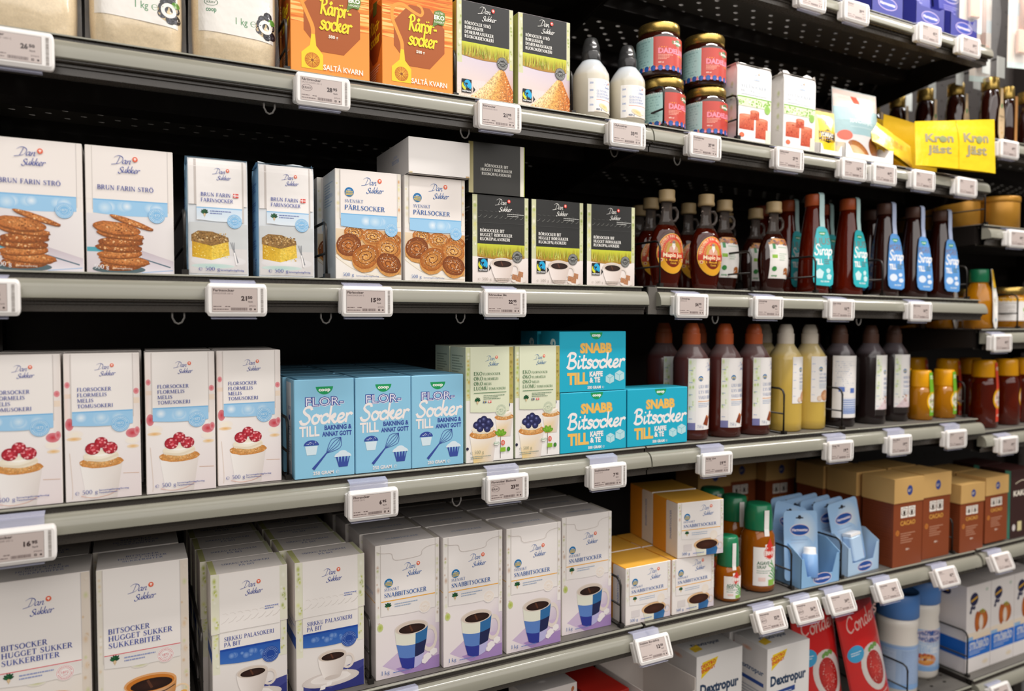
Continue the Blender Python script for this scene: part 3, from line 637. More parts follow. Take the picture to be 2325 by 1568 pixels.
# ------------------------------------------------------------------ cartons and paper bags
WHT = '#f3ebe4'
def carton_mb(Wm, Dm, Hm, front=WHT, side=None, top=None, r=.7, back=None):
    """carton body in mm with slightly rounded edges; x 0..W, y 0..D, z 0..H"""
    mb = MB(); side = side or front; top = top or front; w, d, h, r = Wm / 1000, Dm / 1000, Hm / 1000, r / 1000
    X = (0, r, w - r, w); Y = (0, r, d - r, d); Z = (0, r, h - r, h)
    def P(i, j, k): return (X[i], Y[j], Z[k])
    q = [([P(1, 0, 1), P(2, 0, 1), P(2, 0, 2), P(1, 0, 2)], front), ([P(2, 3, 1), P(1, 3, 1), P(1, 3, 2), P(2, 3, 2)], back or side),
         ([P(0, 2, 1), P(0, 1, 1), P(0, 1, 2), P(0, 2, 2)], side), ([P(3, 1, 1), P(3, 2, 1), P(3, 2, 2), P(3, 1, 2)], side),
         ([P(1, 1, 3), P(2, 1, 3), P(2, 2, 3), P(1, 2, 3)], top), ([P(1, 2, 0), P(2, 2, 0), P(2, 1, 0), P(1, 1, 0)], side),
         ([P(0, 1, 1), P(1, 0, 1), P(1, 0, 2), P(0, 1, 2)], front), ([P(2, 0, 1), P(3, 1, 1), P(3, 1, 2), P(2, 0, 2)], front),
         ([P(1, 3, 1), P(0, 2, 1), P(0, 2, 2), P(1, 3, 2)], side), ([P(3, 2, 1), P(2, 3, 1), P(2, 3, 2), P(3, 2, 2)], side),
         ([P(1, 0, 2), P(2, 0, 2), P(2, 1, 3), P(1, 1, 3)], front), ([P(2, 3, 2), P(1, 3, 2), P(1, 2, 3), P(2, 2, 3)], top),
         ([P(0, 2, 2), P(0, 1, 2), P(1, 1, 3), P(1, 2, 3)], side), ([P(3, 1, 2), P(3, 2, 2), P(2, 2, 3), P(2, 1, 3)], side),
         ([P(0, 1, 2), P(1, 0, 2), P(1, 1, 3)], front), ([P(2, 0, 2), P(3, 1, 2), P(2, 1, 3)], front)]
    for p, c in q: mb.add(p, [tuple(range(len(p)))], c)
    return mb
def front_art(mb): return Art(mb, F_front())
def margin(a, W, H, cols, e=.5):
    a.rect(e, e, W - e, H - e, cols)
def edge_blur(a, x0, x1, y0, y1, cs, n=14, r=(1.5, 4)):
    """out-of-focus printed garden colours in a narrow strip"""
    a.rect(x0, y0, x1, y1, cs[0])
    m = min(r[1], (x1 - x0) / 2 - .1)
    for _ in range(n):
        rr = RG.uniform(min(r[0], m * .6), m); a.oval(RG.uniform(x0 + rr, x1 - rr), RG.uniform(y0 + rr * 1.8, y1 - rr * 1.8), rr, rr * RG.uniform(1, 1.8), RG.choice(cs[1:]), cs[0], 12)
def panel(a, x0, x1, y0, y1, c='#f4ece6'):
    a.rect(x0 - 1.0, y0, x0, y1, '#d8d0ca'); a.rect(x1, y0, x1 + 1.0, y1, '#d3cbc6'); a.rect(x0, y0, x1, y1, c)

# --- brown sugar flakes: stacked oat biscuits
def a_stro(W=98, H=157):
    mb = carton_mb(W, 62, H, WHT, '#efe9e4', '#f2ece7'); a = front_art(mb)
    a.quad([(.6, .6), (W - .6, .6), (W - .6, H * .47), (.6, H * .47)], ['#d9cfd2', '#e9e2e0', '#f1ecea', '#e4dfe0'])
    a.quad([(W * .0 + .6, H * .17), (W * .2, H * .17), (W * .2, H * .205), (.6, H * .205)], '#58a9b8')
    a.quad([(W * .62, .8), (W - .8, .8), (W - .8, H * .11), (W * .62, H * .19)], ['#efeaf0', '#f4eff2', '#d8ccd2', '#c9bdc4'])
    a.stroke([(W * .6, H * .13), (W * .95, H * .06)], 1.6, '#5f7684', False); a.stroke([(W * .62, H * .012), (W * .98, H * .035)], 1.4, '#b8cbe6', False)
    a.rect(.6, H * .58, W - .6, H - .6, WHT); panel(a, W * .08, W * .93, H * .5, H - .6)
    sky_band(a, W * .08, W * .93, H * .575, H * .475)
    a.oval(W * .36, H * .035, W * .3, H * .035, '#3f5f66', '#5d6f74', 20)
    for i, (cx, cy, rx, ry, rot, dk) in enumerate([(.37, .05, .25, .034, 2, 1), (.42, .085, .285, .036, -4, 0), (.37, .13, .25, .033, 3, 0), (.36, .175, .26, .032, -2, 1), (.38, .215, .255, .034, 2, 1), (.38, .265, .265, .03, -6, 0), (.34, .31, .27, .046, -7, 0), (.51, .355, .26, .02, -19, 0)]):
        cookie(a, W * cx, H * (.012 + cy * 1.13), W * rx, H * ry * 1.18, rot, dk)
    stamp(a, W * .8, H * .475, W * .098, '#86bfe8', '#d8ecf8')
    logo(a, W * .43, H * .86, W * .33); a.serif('BRUN FARIN STRÖ', W * .13, H * .66, H * .036, BLU, W * .64)
    a.serif('500 g', W * .08, H * .035, H * .034, '#ffffff', W * .17); a.sans('Serveringsförslag', W * .29, H * .035, H * .014, '#f6ead8')
    return mb.build('brown_sugar_carton', CARD)
P_ = Proto(a_stro())
P_.place(-.147, .022, ZS[2], 1, 'white carton printed with stacked oat biscuits, cut by the picture edge, nearest the frame', 'carton', 'cartons printed with oat biscuits')
P_.place(-.046, .022, ZS[2], 1, 'white carton printed with stacked oat biscuits, whole, beside the blue sided sugar bags', 'carton', 'cartons printed with oat biscuits')

# --- brown sugar paper bags: square of yellow cake
def bag_block(name, W, D, H, art, c, sidec, pinch=6, mat_=PAPER, dent=0, seed=1):
    """soft filled paper brick: slightly bulging walls, pinched folded top"""
    R = random.Random(seed); mb = MB(); nx, nz, ny = 8, 14, 5
    def P(u, v, s):
        """s 0..1 round the four walls"""
        z = v
        bul = 1.6 * math.sin(PI * min(1, max(0, v / H)))
        k = max(0, (v - H * .9) / (H * .1)); ins = pinch * k * k * .45
        return bul, ins
    def wall(A, B, nrm, n, col):
        vs = []; fs = []
        for j in range(nz + 1):
            v = H * j / nz
            for i in range(n + 1):
                t = i / n; bul, ins = P(0, v, t); e = math.sin(PI * t) ** .6 * bul + (R.uniform(-.25, .25) if 0 < i < n and 0 < j < nz else 0)
                x = A[0] + (B[0] - A[0]) * t + nrm[0] * (e - ins); y = A[1] + (B[1] - A[1]) * t + nrm[1] * (e - ins)
                zz = v - (dent * max(0, (v - H * .93) / (H * .07)) * math.sin(t * 9 + seed) if v > H * .93 else 0)
                vs.append((x / 1000, y / 1000, zz / 1000))
        for j in range(nz):
            for i in range(n): q = j * (n + 1) + i; fs.append((q, q + 1, q + n + 2, q + n + 1))
        mb.add(vs, fs, col, 0, True)
    wall((0, 0), (W, 0), (0, -1), nx, c); wall((W, 0), (W, D), (1, 0), ny, sidec); wall((W, D), (0, D), (0, 1), nx, sidec); wall((0, D), (0, 0), (-1, 0), ny, sidec)
    p = pinch * .45; zt = (H - .4) / 1000
    mb.add([(-p / 1000 + 0, 0, zt), (W / 1000, 0, zt), (W / 1000, D / 1000, zt), (0, D / 1000, zt)], [(0, 1, 2, 3)], sidec, 0)
    mb.box(W * .06 / 1000, W * .94 / 1000, D * .3 / 1000, D * .62 / 1000, zt, zt + .003, sidec)
    mb.add([(0, 0, .0002), (W / 1000, 0, .0002), (W / 1000, D / 1000, .0002), (0, D / 1000, .0002)], [(3, 2, 1, 0)], sidec)
    def fn(u, v, h):
        bul, ins = P(u, v, 0); t = min(1, max(0, u / W)); e = math.sin(PI * t) ** .6 * bul + .35
        return (u / 1000, (-(e - ins) - h) / 1000, v / 1000)
    a = Art(mb, fn, curved=True); art(a, W, H)
    def fl(u, v, h):
        bul, ins = P(0, v, 0); t = min(1, max(0, u / D)); e = math.sin(PI * t) ** .6 * bul + .35
        return (-(e - ins + h) / 1000, (D - u) / 1000, v / 1000)
    return mb, Art(mb, fl, curved=True)
def grid_rect(a, x0, y0, x1, y1, c, top=None, n=8):
    for i in range(n):
        a.h -= a.step * (0 if i == 0 else 1)
        ya, yb = y0 + (y1 - y0) * i / n, y0 + (y1 - y0) * (i + 1) / n; a.rect(x0, ya, x1, yb, c if top is None or i < n / 2 else top)
def art_farin(a, W, H):
    a.step = .02
    grid_rect(a, 1, H * .02, W - 1, H * .45, '#dcd8d6', '#cfd2d2'); a.oval(W * .5, H * .13, W * .46, H * .05, '#f2eeec', '#e2dfdf', 24); a.oval(W * .4, H * .085, W * .36, H * .02, '#b9d8d0', '#cfe0da', 18)
    a.quad([(W * .06, H * .16), (W * .38, H * .135), (W * .38, H * .27), (W * .06, H * .3)], [('#d8a820', .3), ('#e8c040', .3), ('#e0b838', .3), ('#c89420', .3)])
    a.quad([(W * .38, H * .135), (W * .68, H * .18), (W * .66, H * .3), (W * .38, H * .27)], [('#f0d050', .4), ('#ecc848', .4), ('#e8be48', .4), ('#f0cc50', .4)])
    a.dabs(60, inrect(W * .08, H * .15, W * .66, H * .28), .4, 1.1, ['#f6dc70', '#d0a020', '#f8e890'])
    a.poly([(W * .05, H * .29), (W * .38, H * .255), (W * .67, H * .295), (W * .66, H * .33), (W * .4, H * .375), (W * .16, H * .38), (W * .05, H * .345)], ('#96703c', .8))
    a.dabs(110, inrect(W * .07, H * .29, W * .64, H * .362), .5, 1.4, ['#c8a468', '#7a5424', '#dcc08c', '#5f3f1a', '#a88048'])
    for k in (-1, 0, 1): a.stroke([(W * (.73 + k * .03), H * .29), (W * (.75 + k * .012), H * .23)], .7, '#8d8f94', False)
    a.stroke([(W * .75, H * .23), (W * .82, H * .12)], 1.4, '#8d8f94'); a.stroke([(W * .76, H * .2), (W * .8, H * .1)], 2, '#f4f0ee')
    grid_rect(a, 1, H * .6, W - 1, H * .985, '#f1ece8', n=6); grid_rect(a, W * .1, H * .6, W * .14, H * .98, '#c9c0ba', n=4); grid_rect(a, W * .9, H * .46, W * .93, H * .98, '#cdc5bf', n=4)
    grid_rect(a, W * .14, H * .47, W * .9, H * .985, '#f5f0ec', n=8)
    a.rect(W * .14, H * .57, W * .9, H * .58, '#8fbfe4'); lo = wave(W * .14, W * .9, H * .475, 2.5); a.band(lo, [(p[0], H * .57) for p in lo], '#e6eff6', '#cfe2f2')
    beet(a, W * .27, H * .525, 4.4); a.fine(W * .36, H * .545, W * .36, 2, 3, '#7a86b8')
    stamp(a, W * .77, H * .47, W * .125, '#86bfe8', '#d8ecf8')
    logo(a, W * .54, H * .86, W * .31); a.serif('BRUN FARIN', W * .21, H * .672, H * .031, BLU, W * .5); a.serif('FARINSOCKER', W * .21, H * .624, H * .031, BLU, W * .54)
    a.rect(W * .75, H * .672, W * .84, H * .707, '#e0564e'); a.rect(W * .775, H * .672, W * .785, H * .707, '#ffffff'); a.rect(W * .75, H * .686, W * .84, H * .693, '#ffffff')
    a.serif('℮ 500 g', W * .16, H * .045, H * .032, BLU, W * .36); a.sans('Serveringsforslag/förslag', W * .52, H * .045, H * .016, BLU, .01, width=W * .4)
def mk_farin(seed, dent):
    mb, s = bag_block('x', 74, 58, 155, art_farin, '#dfe4e8', '#a9cfe8', 6, PAPER, dent, seed)
    for k in range(5): s.fine(8, 128 - k * 26, 36, 4, 3.4, '#6f8fc6')
    s.rect(10, 10, 30, 28, '#d9e2ee')
    return mb.build('sugar_bag', PAPER)
o = put(mk_farin(1, 0), .069, .022, ZS[2]); tag(o, 'blue sided paper bag printed with a yellow cake square, beside the wire divider', 'sugar bag', 'paper bags printed with cake')
o = put(mk_farin(5, 2.2), .157, .022, ZS[2]); tag(o, 'blue sided paper bag printed with yellow cake, crumpled top, nearer the pearl sugar cartons', 'sugar bag', 'paper bags printed with cake')

# --- pearl sugar: cinnamon buns
def a_parl(W=98, H=157):
    mb = carton_mb(W, 75, H, WHT, '#ebe6e2', '#f0ebe7'); a = front_art(mb)
    a.quad([(.6, .6), (W - .6, .6), (W - .6, H * .3), (.6, H * .3)], ['#f4efe9', '#efe6da', '#e8dccb', '#f2ece4'])
    a.quad([(.6, H * .2), (W - .6, H * .045), (W - .6, H * .46), (.6, H * .46)], ['#d9b98e', '#c9a070', '#d8a468', '#ecd9bc'])
    a.stroke([(1.5, H * .215), (W * .3, H * .105), (W * .65, H * .05), (W - 1.5, H * .045)], 3.2, '#f3ead9'); a.stroke([(1.5, H * .195), (W * .3, H * .085), (W * .65, H * .03), (W - 1.5, H * .026)], 1.0, '#d8c9b0')
    edge_blur(a, .6, W * .08, H * .5, H - .6, ['#f2ece2', '#e6dcc0', '#dfd49a', '#efe8d8'], 10); edge_blur(a, W * .93, W - .6, H * .5, H - .6, ['#f0e8da', '#e6c88a', '#d89a4a', '#e8e0a0'], 10)
    for cx, cy, r, t in [(.28, .43, .15, 2), (.56, .40, .17, 2), (.88, .38, .15, 0)]: bun(a, W * cx if W * (cx + r) < W else W * (1 - r) - .6, H * cy, W * r, W * r * .75, -8, t)
    bun(a, W * .195, H * .315, W * .185, W * .185, 10, 1); bun(a, W * .795, H * .3, W * .195, W * .17, -10, 2); bun(a, W * .45, H * .215, W * .215, W * .19, 25, 0); bun(a, W * .8, H * .16, W * .19, W * .165, -18, 1)
    panel(a, W * .08, W * .93, H * .55, H - .6); sky_band(a, W * .08, W * .93, H * .59, H * .485)
    stamp(a, W * .84, H * .47, W * .098, '#86bfe8', '#d8ecf8'); logo(a, W * .53, H * .86, W * .34, BL2); sverige(a, W * .205, H * .795, W * .068)
    a.serif('SVENSKT', W * .135, H * .7, H * .03, BL2, W * .28, b=.8); a.serif('PÄRLSOCKER', W * .135, H * .635, H * .042, BL2, W * .61)
    a.serif('500 g', W * .1, H * .03, H * .032, BL2, W * .17); a.sans('Serveringsförslag/forslag', W * .3, H * .03, H * .013, BL2, width=W * .34)
    s = Art(mb, F_left(75)); s.rect(14, 18, 58, 60, '#e2dcd8'); s.fine(12, 140, 50, 9, 4, '#aab4c4'); s.serif('PÄRLSOCKER', 16, 120, 5, '#8f9fc4', 44)
    return mb.build('pearl_sugar_carton', CARD)
P_ = Proto(a_parl())
P_.place(.261, .022, ZS[2], 1, 'white carton printed with cinnamon buns, nothing stacked on it', 'carton', 'cartons printed with cinnamon buns')
P_.place(.364, .022, ZS[2], 1, 'white carton printed with cinnamon buns, under the plain white carton lying on top', 'carton', 'cartons printed with cinnamon buns')
for k, nm in enumerate(('first', 'second')): P_.place(.253 - .008 * k, .10 + .078 * k, ZS[2] - .0, 1, f'white carton, {nm} one queued behind the uncovered carton with cinnamon buns', 'carton', 'cartons printed with cinnamon buns')
P_.place(.366, .10, ZS[2], 1, 'white carton queued behind the covered carton with cinnamon buns', 'carton', 'cartons printed with cinnamon buns')
def a_lying(W=99, D=157, H=54):
    mb = carton_mb(W, D, H, '#f1ece8', '#e4dfdc', '#f4efec'); s = Art(mb, F_left(D))
    s.sans('PÄRLSOCKER', 96, 30, -6, '#8fa4cf', .01, 'c', 1, 0, -34); s.sans('SVENSKT', 96, 36, -4, '#a9b8da', 0, 'c', 1, 0, -20)
    a = front_art(mb); a.rect(1, .8, 6, 3, '#d9c9a0'); a.rect(W - 7, .8, W - 1, 3, '#c9a878')
    return mb.build('pearl_sugar_carton', CARD)
o = put(a_lying(), .368, .014, ZS[2] + .1585, 1, (0, 0, 0)); tag(o, 'plain white end of a carton lying on top of the cinnamon bun cartons', 'carton')

# --- cane sugar cubes: black carton with coffee cup
def dark_panel(a, x0, x1, y0, y1): a.rect(x0, y0, x1, y1, '#2b2b2a')
GRN = ['#cfd0a8', '#a8b84a', '#e8e4c8', '#8aa02c', '#d8d27c', '#f0ead8']
def a_rorbit(W=100, H=138):
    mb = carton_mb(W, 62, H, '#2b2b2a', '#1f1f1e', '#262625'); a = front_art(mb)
    a.quad([(.6, .6), (W - .6, .6), (W - .6, H * .36), (.6, H * .36)], ['#e9ded8', '#e3d4cc', '#f1e8e2', '#f0e7e0'])
    edge_blur(a, .6, W * .09, H * .3, H - .6, GRN, 16); edge_blur(a, W * .925, W - .6, H * .3, H - .6, GRN, 16)
    dark_panel(a, W * .09, W * .925, H * .44, H - .6)
    grass(a, W * .09, H * .3, W * .925, H * .445, 120)
    coffee(a, W * .52, H * .235, W * .4, H * .2, '#f1e6e0', '#d9c8be', '#f6eee8'); a.oval(W * .82, H * .045, W * .14, H * .04, '#f4ece6', '#e3d6cc', 20)
    for x, y in ((.69, .05), (.8, .085), (.76, .03)): a.poly([(W * x, H * y), (W * (x + .09), H * (y - .012)), (W * (x + .1), H * (y + .05)), (W * (x + .015), H * (y + .062))], ('#b8805a', .4))
    fairtrade(a, W * .1, H * .13, W * .165); stamp(a, W * .79, H * .31, W * .093, '#2f302f', '#c9c9c4')
    a.serif('RÖRSOCKER BIT', W * .13, H * .578, H * .035, '#f1eee8', W * .43, b=1.25); a.serif('HUGGET RØRSUKKER', W * .13, H * .53, H * .035, '#f1eee8', W * .57, b=1.25); a.serif('RUOKOPALASOKERI', W * .13, H * .483, H * .035, '#f1eee8', W * .53, b=1.25)
    logo(a, W * .52, H * .885, W * .3, '#f4f2ec', '#e2463c')
    pts = []
    for k in range(9):
        x = W * (.1 + k * .092); a.stroke([(x, H * .742), (x + W * .03, H * .75), (x + W * .055, H * .77)], .45, '#8c8c86', False)
        if k < 8: a.stroke([(x + W * .015, H * .818), (x + W * .07, H * .812)], .3, '#6a6a66', False)
    a.stroke([(W * .07, H * .682), (W * .93, H * .688)], .35, '#4a4a48', False)
    a.fine(W * .6, H * .79, W * .3, 2, 3, '#b9b9b4'); a.serif('℮ 500 g', W * .09, H * .03, H * .032, '#8a7f72', W * .24, b=.8); a.fine(W * .37, H * .05, W * .3, 2, 2.6, '#9a8f84')
    s = Art(mb, F_left(62)); s.fine(8, 118, 44, 12, 5, '#6f6f6c'); s.fine(20, 50, 14, 5, 5, '#c9c9c4')
    t = Art(mb, F_top(H)); t.rect(.8, .8, W * .09, 61, '#b9b67a'); t.rect(W * .925, .8, W - .8, 61, '#c9c68a')
    return mb.build('cane_sugar_cube_carton', CARD)
P_ = Proto(a_rorbit())
g = 'black cartons printed with cane and a coffee cup'
P_.place(.474, .022, ZS[2], 1, 'black carton with cane and coffee cup, another black carton stacked on it', 'carton', g)
P_.place(.579, .022, ZS[2], 1, 'black carton with cane and coffee cup, middle of the three in front', 'carton', g)
P_.place(.686, .022, ZS[2], 1, 'black carton with cane and coffee cup, beside the maple syrup bottles', 'carton', g)
P_.place(.474, .088, ZS[2], 1, 'black carton queued behind the stacked pair of black cartons', 'carton', g)
P_.place(.579, .088, ZS[2], 1, 'black carton queued behind the middle black carton', 'carton', g)
def a_rortop(W=99, D=130, H=80):
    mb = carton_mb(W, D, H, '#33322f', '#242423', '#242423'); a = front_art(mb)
    a.rect(.6, .6, W * .085, H - .6, '#b3aa80', '#8e8350'); a.rect(W * .915, .6, W - .6, H - .6, '#e6e2cc', '#d9cfc8'); a.rect(W * .98, .6, W - .6, H - .6, '#a9b44a')
    for i, (t, w) in enumerate((('RÖRSOCKER BIT', .42), ('HUGGET RØRSUKKER', .56), ('RUOKOPALASOKERI', .52))): a.serif(t, W * .49, H * (.53 - i * .08), H * .055, '#efece4', W * w, 'c', 1.2)
    return mb.build('cane_sugar_cube_carton', CARD)
o = put(a_rortop(), .467, .02, ZS[2] + .1385, 1); tag(o, 'black end of a carton lying on top of the black cane sugar cartons', 'carton')

# --- orange raw cane sugar
def a_rar(W=111, H=166):
    mb = carton_mb(W, 64, H, '#f0913a', '#ef9a4c', '#f0a050'); a = front_art(mb)
    def stripes(a, w):
        y = H * .42; a.rect(.6, .6, w - .6, H * .42, '#f39a3e', '#f2923a')
        while y < H - 1:
            h = RG.uniform(1.2, 3.4); h = min(h, H - .7 - y); lo = [(.6 + (w - 1.2) * i / 10, y + .9 * math.sin(i * 1.3 + y)) for i in range(11)]; hi = [(p[0], min(H - .6, y + h + .9 * math.sin(i * 1.1 + y + h))) for i, p in enumerate(lo)]
            a.h -= a.step * .4; a.band(lo, hi, RG.choice(['#e07a26', '#f6b85e', '#f0963a', '#d96c1c', '#f8c878', '#ee8a30'])); y += h * .85
    stripes(a, W)
    O = [(W * (.52 + .385 * math.cos(math.radians(t))), 78 + 48 * math.sin(math.radians(t))) for t in (22, 68, 112, 158, 202, 248, 292, 338)]
    a.poly(O, '#a8541c')
    a.stroke([(W * .275, 52, 5), (W * .27, 66, 5.5), (W * .2, 84, 5), (W * .14, 100, 5), (W * .16, 116, 5), (W * .28, 121, 5), (W * .42, 114, 4.5), (W * .53, 110, 4.5), (W * .565, 115, 4), (W * .54, 122, 3.5), (W * .49, 124, 3)], 5, '#ee9a3c')
    a.poly([(W * .255, 56), (W * .3, 56), (W * .315, 40), (W * .4, 29), (W * .4, 8), (W * .13, 8), (W * .13, 29), (W * .235, 40)], '#f7cf2a')
    a.oval(W * .265, 20, 10.5, 10.5, '#c8761c', n=26)
    for k in range(8):
        a.h -= a.step * .4; t = math.radians(k * 45 + 10)
        for q in (0, .22, .44): a.stroke([(W * .265 + 1.2 * math.cos(t), 20 + 1.2 * math.sin(t)), (W * .265 + 9.6 * math.cos(t + q), 20 + 9.6 * math.sin(t + q))], .55, '#f2b23a', False)
    a.oval(W * .265, 20, 1.8, 1.8, '#8a4a14')
    a.script('Rårör-', W * .36, 86, 11.5, '#f3dc2c', .3, (math.radians(50), .5), .1, W * .4); a.script('socker', W * .36, 65, 11.5, '#f3dc2c', .3, (math.radians(50), .5), .1, W * .4)
    a.sans('500 g', W * .47, 54, 4.2, '#fff3e2', .03)
    a.sans('SALTÅ KVARN', W * .4, 9, 7.2, '#fff4e8', .02, width=W * .51)
    a.poly([(W * .72, 106), (W * .7, 96), (W * .78, 102), (W * .86, 101), (W * .885, 110), (W * .88, 120), (W * .8, 123), (W * .73, 120)], '#63843c')
    a.sans('EKO', W * .8, 109, 6, '#f4f2e6', .04, 'c'); a.sans('ALLTID', W * .8, 117, 2.8, '#f4f2e6', .01, 'c'); a.sans('LOGISKT', W * .8, 104, 2.8, '#f4f2e6', .01, 'c')
    s = Art(mb, F_left(64)); stripes(s, 64); s.poly([(.8, 62), (.8, 112), (22, 124), (42, 124), (63, 112), (63, 62), (42, 40), (20, 40)], '#a8541c'); s.script('socker', 8, 68, 9, '#f3dc2c', .3, None, .1, 46); s.script('Rårör', 8, 86, 9, '#f3dc2c', .3, None, .1, 44)
    s.poly([(22, 110), (40, 110), (42, 128), (24, 130)], '#63843c'); s.fine(8, 32, 46, 7, 3.6, '#fbe8cc')
    return mb.build('raw_cane_sugar_carton', CARD)
P_ = Proto(a_rar())
P_.place(.2015, .022, ZS[1] + .003, 1, 'bright orange carton with a brown octagon, beside the clear sugar bags', 'carton', 'orange cartons with a brown octagon')
P_.place(.3305, .020, ZS[1] + .003, 1, 'bright orange carton with a brown octagon, side panel showing, beside the black cartons', 'carton', 'orange cartons with a brown octagon')
P_.place(.2015, .10, ZS[1] + .003, 1, 'orange carton queued behind the one beside the clear sugar bags', 'carton', 'orange cartons with a brown octagon')

# --- demerara: black and pink carton with sugar heap
def a_dem(W=97, H=148):
    mb = carton_mb(W, 60, H, '#d8ccd0', '#cfc3b4', '#2b2b2a'); a = front_art(mb)
    a.quad([(.6, .6), (W - .6, .6), (W - .6, H * .46), (.6, H * .46)], ['#ecd6c0', '#d8a878', '#c8bcd0', '#d6cbd6']); a.rect(.6, .6, W * .5, H * .2, ('#efdcc8', .6), '#e2d2d0')
    edge_blur(a, .6, W * .09, H * .36, H - .6, GRN, 14); edge_blur(a, W * .93, W - .6, H * .36, H - .6, GRN, 14)
    dark_panel(a, W * .085, W * .925, H * .575, H - .6); grass(a, W * .085, H * .44, W * .925, H * .58, 130)
    heap(a, W * .78, H * .35, W * .2, W - .8, .8)
    fairtrade(a, W * .08, H * .055, W * .17); stamp(a, W * .8, H * .415, W * .1, '#2f302f', '#c9c9c4')
    for i, (t, w) in enumerate((('RÖRSOCKER STRÖ', .46), ('RØRSUKKER', .33), ('DEMERARASUKKER', .51), ('RUOKOKIDESOKERI', .51))): a.serif(t, W * .13, H * (.755 - i * .046), H * .033, '#f4f1ea', W * w, b=1.25)
    logo(a, W * .5, H * .885, W * .33, '#f4f2ec', '#e2463c')
    s = Art(mb, F_left(60)); s.rect(1, 1, 40, 147, '#1f1f1e'); s.rect(40, 1, 59, 147, '#b8bd78', '#a8b050'); s.fine(6, 130, 30, 16, 5, '#8a8a86')
    return mb.build('demerara_sugar_carton', CARD)
P_ = Proto(a_dem())
P_.place(.449, .022, ZS[1] + .003, 1, 'black topped carton with a heap of golden sugar, beside the orange cartons', 'carton', 'cartons with a heap of golden sugar')
P_.place(.555, .022, ZS[1] + .003, 1, 'black topped carton with a heap of golden sugar, beside the clear glucose bottles', 'carton', 'cartons with a heap of golden sugar')

# --- icing sugar: raspberry cupcake
def a_flor(W=82, H=181):
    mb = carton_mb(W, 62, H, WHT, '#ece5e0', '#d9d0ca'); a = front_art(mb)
    a.quad([(.6, .6), (W - .6, .6), (W - .6, H * .56), (.6, H * .56)], ['#efe6e4', '#e9dcdc', '#f4efec', '#f3eeea'])
    a.quad([(.6, H * .56), (W * .1, H * .56), (W * .1, H - .6), (.6, H - .6)], ['#f0dcd2', '#f2e9e3', '#f3ece8', '#efe6e0']); a.quad([(W * .9, H * .45), (W - .6, H * .45), (W - .6, H - .6), (W * .9, H - .6)], ['#f1e6e0', '#eadfd8', '#ece4de', '#f1ebe7'])
    a.oval(W * .045, H * .79, W * .035, H * .022, '#d8606a', '#e8a4a8', 14); a.oval(W * .95, H * .735, W * .04, H * .022, '#d8606a', '#e6a0a4', 14); a.rect(.6, H * .7, W * .09, H * .73, '#efd9c8'); a.rect(W * .91, H * .65, W - .6, H * .69, '#efdcc8')
    # blurred cupcakes at both sides
    a.oval(W * .13, H * .455, W * .11, H * .03, '#f6ecd8', '#f3eae2', 18); a.oval(W * .12, H * .425, W * .1, H * .014, '#e8b060', '#f1dcc0', 16); a.oval(W * .065, H * .525, W * .055, H * .042, '#c83848', '#dc8a90', 16)
    a.oval(W * .885, H * .395, W * .1, H * .028, '#f7eddc', '#f4ece4', 18); a.oval(W * .895, H * .352, W * .085, H * .014, '#e8b468', '#f2e0c8', 16); a.oval(W * .89, H * .445, W * .09, H * .033, '#c8303e', '#dd8a92', 16); a.oval(W * .955, H * .46, W * .038, H * .028, '#d24a56', '#e09aa0', 12)
    a.stroke([(W * .06, H * .33), (W * .09, H * .1), (W * .085, H * .02)], .8, '#e0cfc4'); a.stroke([(W * .76, H * .17), (W * .97, H * .165)], .8, '#d9b8a4')
    cream_cup(a, W * .47, H * .25, W * .56, '#f4eeea'); a.stroke([(W * .2, H * .035), (W * .36, H * .018), (W * .56, H * .03), (W * .68, H * .06)], .7, '#e0b4a4')
    panel(a, W * .1, W * .9, H * .56, H - .6, '#f4eee9'); sky_band(a, W * .1, W * .9, H * .6, H * .515, drop=2.4)
    stamp(a, W * .73, H * .515, W * .125, '#86bfe8', '#d8ecf8'); logo(a, W * .52, H * .885, W * .28)
    for i, (t, w) in enumerate((('FLORSOCKER', .45), ('FLORMELIS', .39), ('MELIS', .215), ('TOMUSOKERI', .47))): a.serif(t, W * .17, H * (.745 - i * .0375), H * .025, BLU, W * w)
    a.serif('℮ 500 g', W * .12, H * .045, H * .029, BLU, W * .3, b=.85); a.sans('Serveringsförslag/forslag', W * .43, H * .062, H * .01, BLU, .01, width=W * .4); a.sans('Tarjoiluehdotus', W * .43, H * .045, H * .01, BLU, .01, width=W * .24)
    t = Art(mb, F_top(H)); t.stroke([(2, 30), (W - 2, 30)], .5, '#b8aea8', False)
    return mb.build('icing_sugar_carton', CARD)
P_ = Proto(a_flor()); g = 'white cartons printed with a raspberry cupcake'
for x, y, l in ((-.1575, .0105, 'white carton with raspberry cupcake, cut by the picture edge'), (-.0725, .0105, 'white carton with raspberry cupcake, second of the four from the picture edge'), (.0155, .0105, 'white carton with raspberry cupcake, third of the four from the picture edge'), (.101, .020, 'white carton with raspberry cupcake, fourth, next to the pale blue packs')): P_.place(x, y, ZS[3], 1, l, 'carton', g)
for x, l in ((-.150, 'cut by the picture edge'), (-.069, 'second from the picture edge'), (.018, 'third from the picture edge'), (.103, 'beside the pale blue packs')): P_.place(x, .095, ZS[3], 1, 'white carton queued behind the raspberry cupcake carton ' + l, 'carton', g)

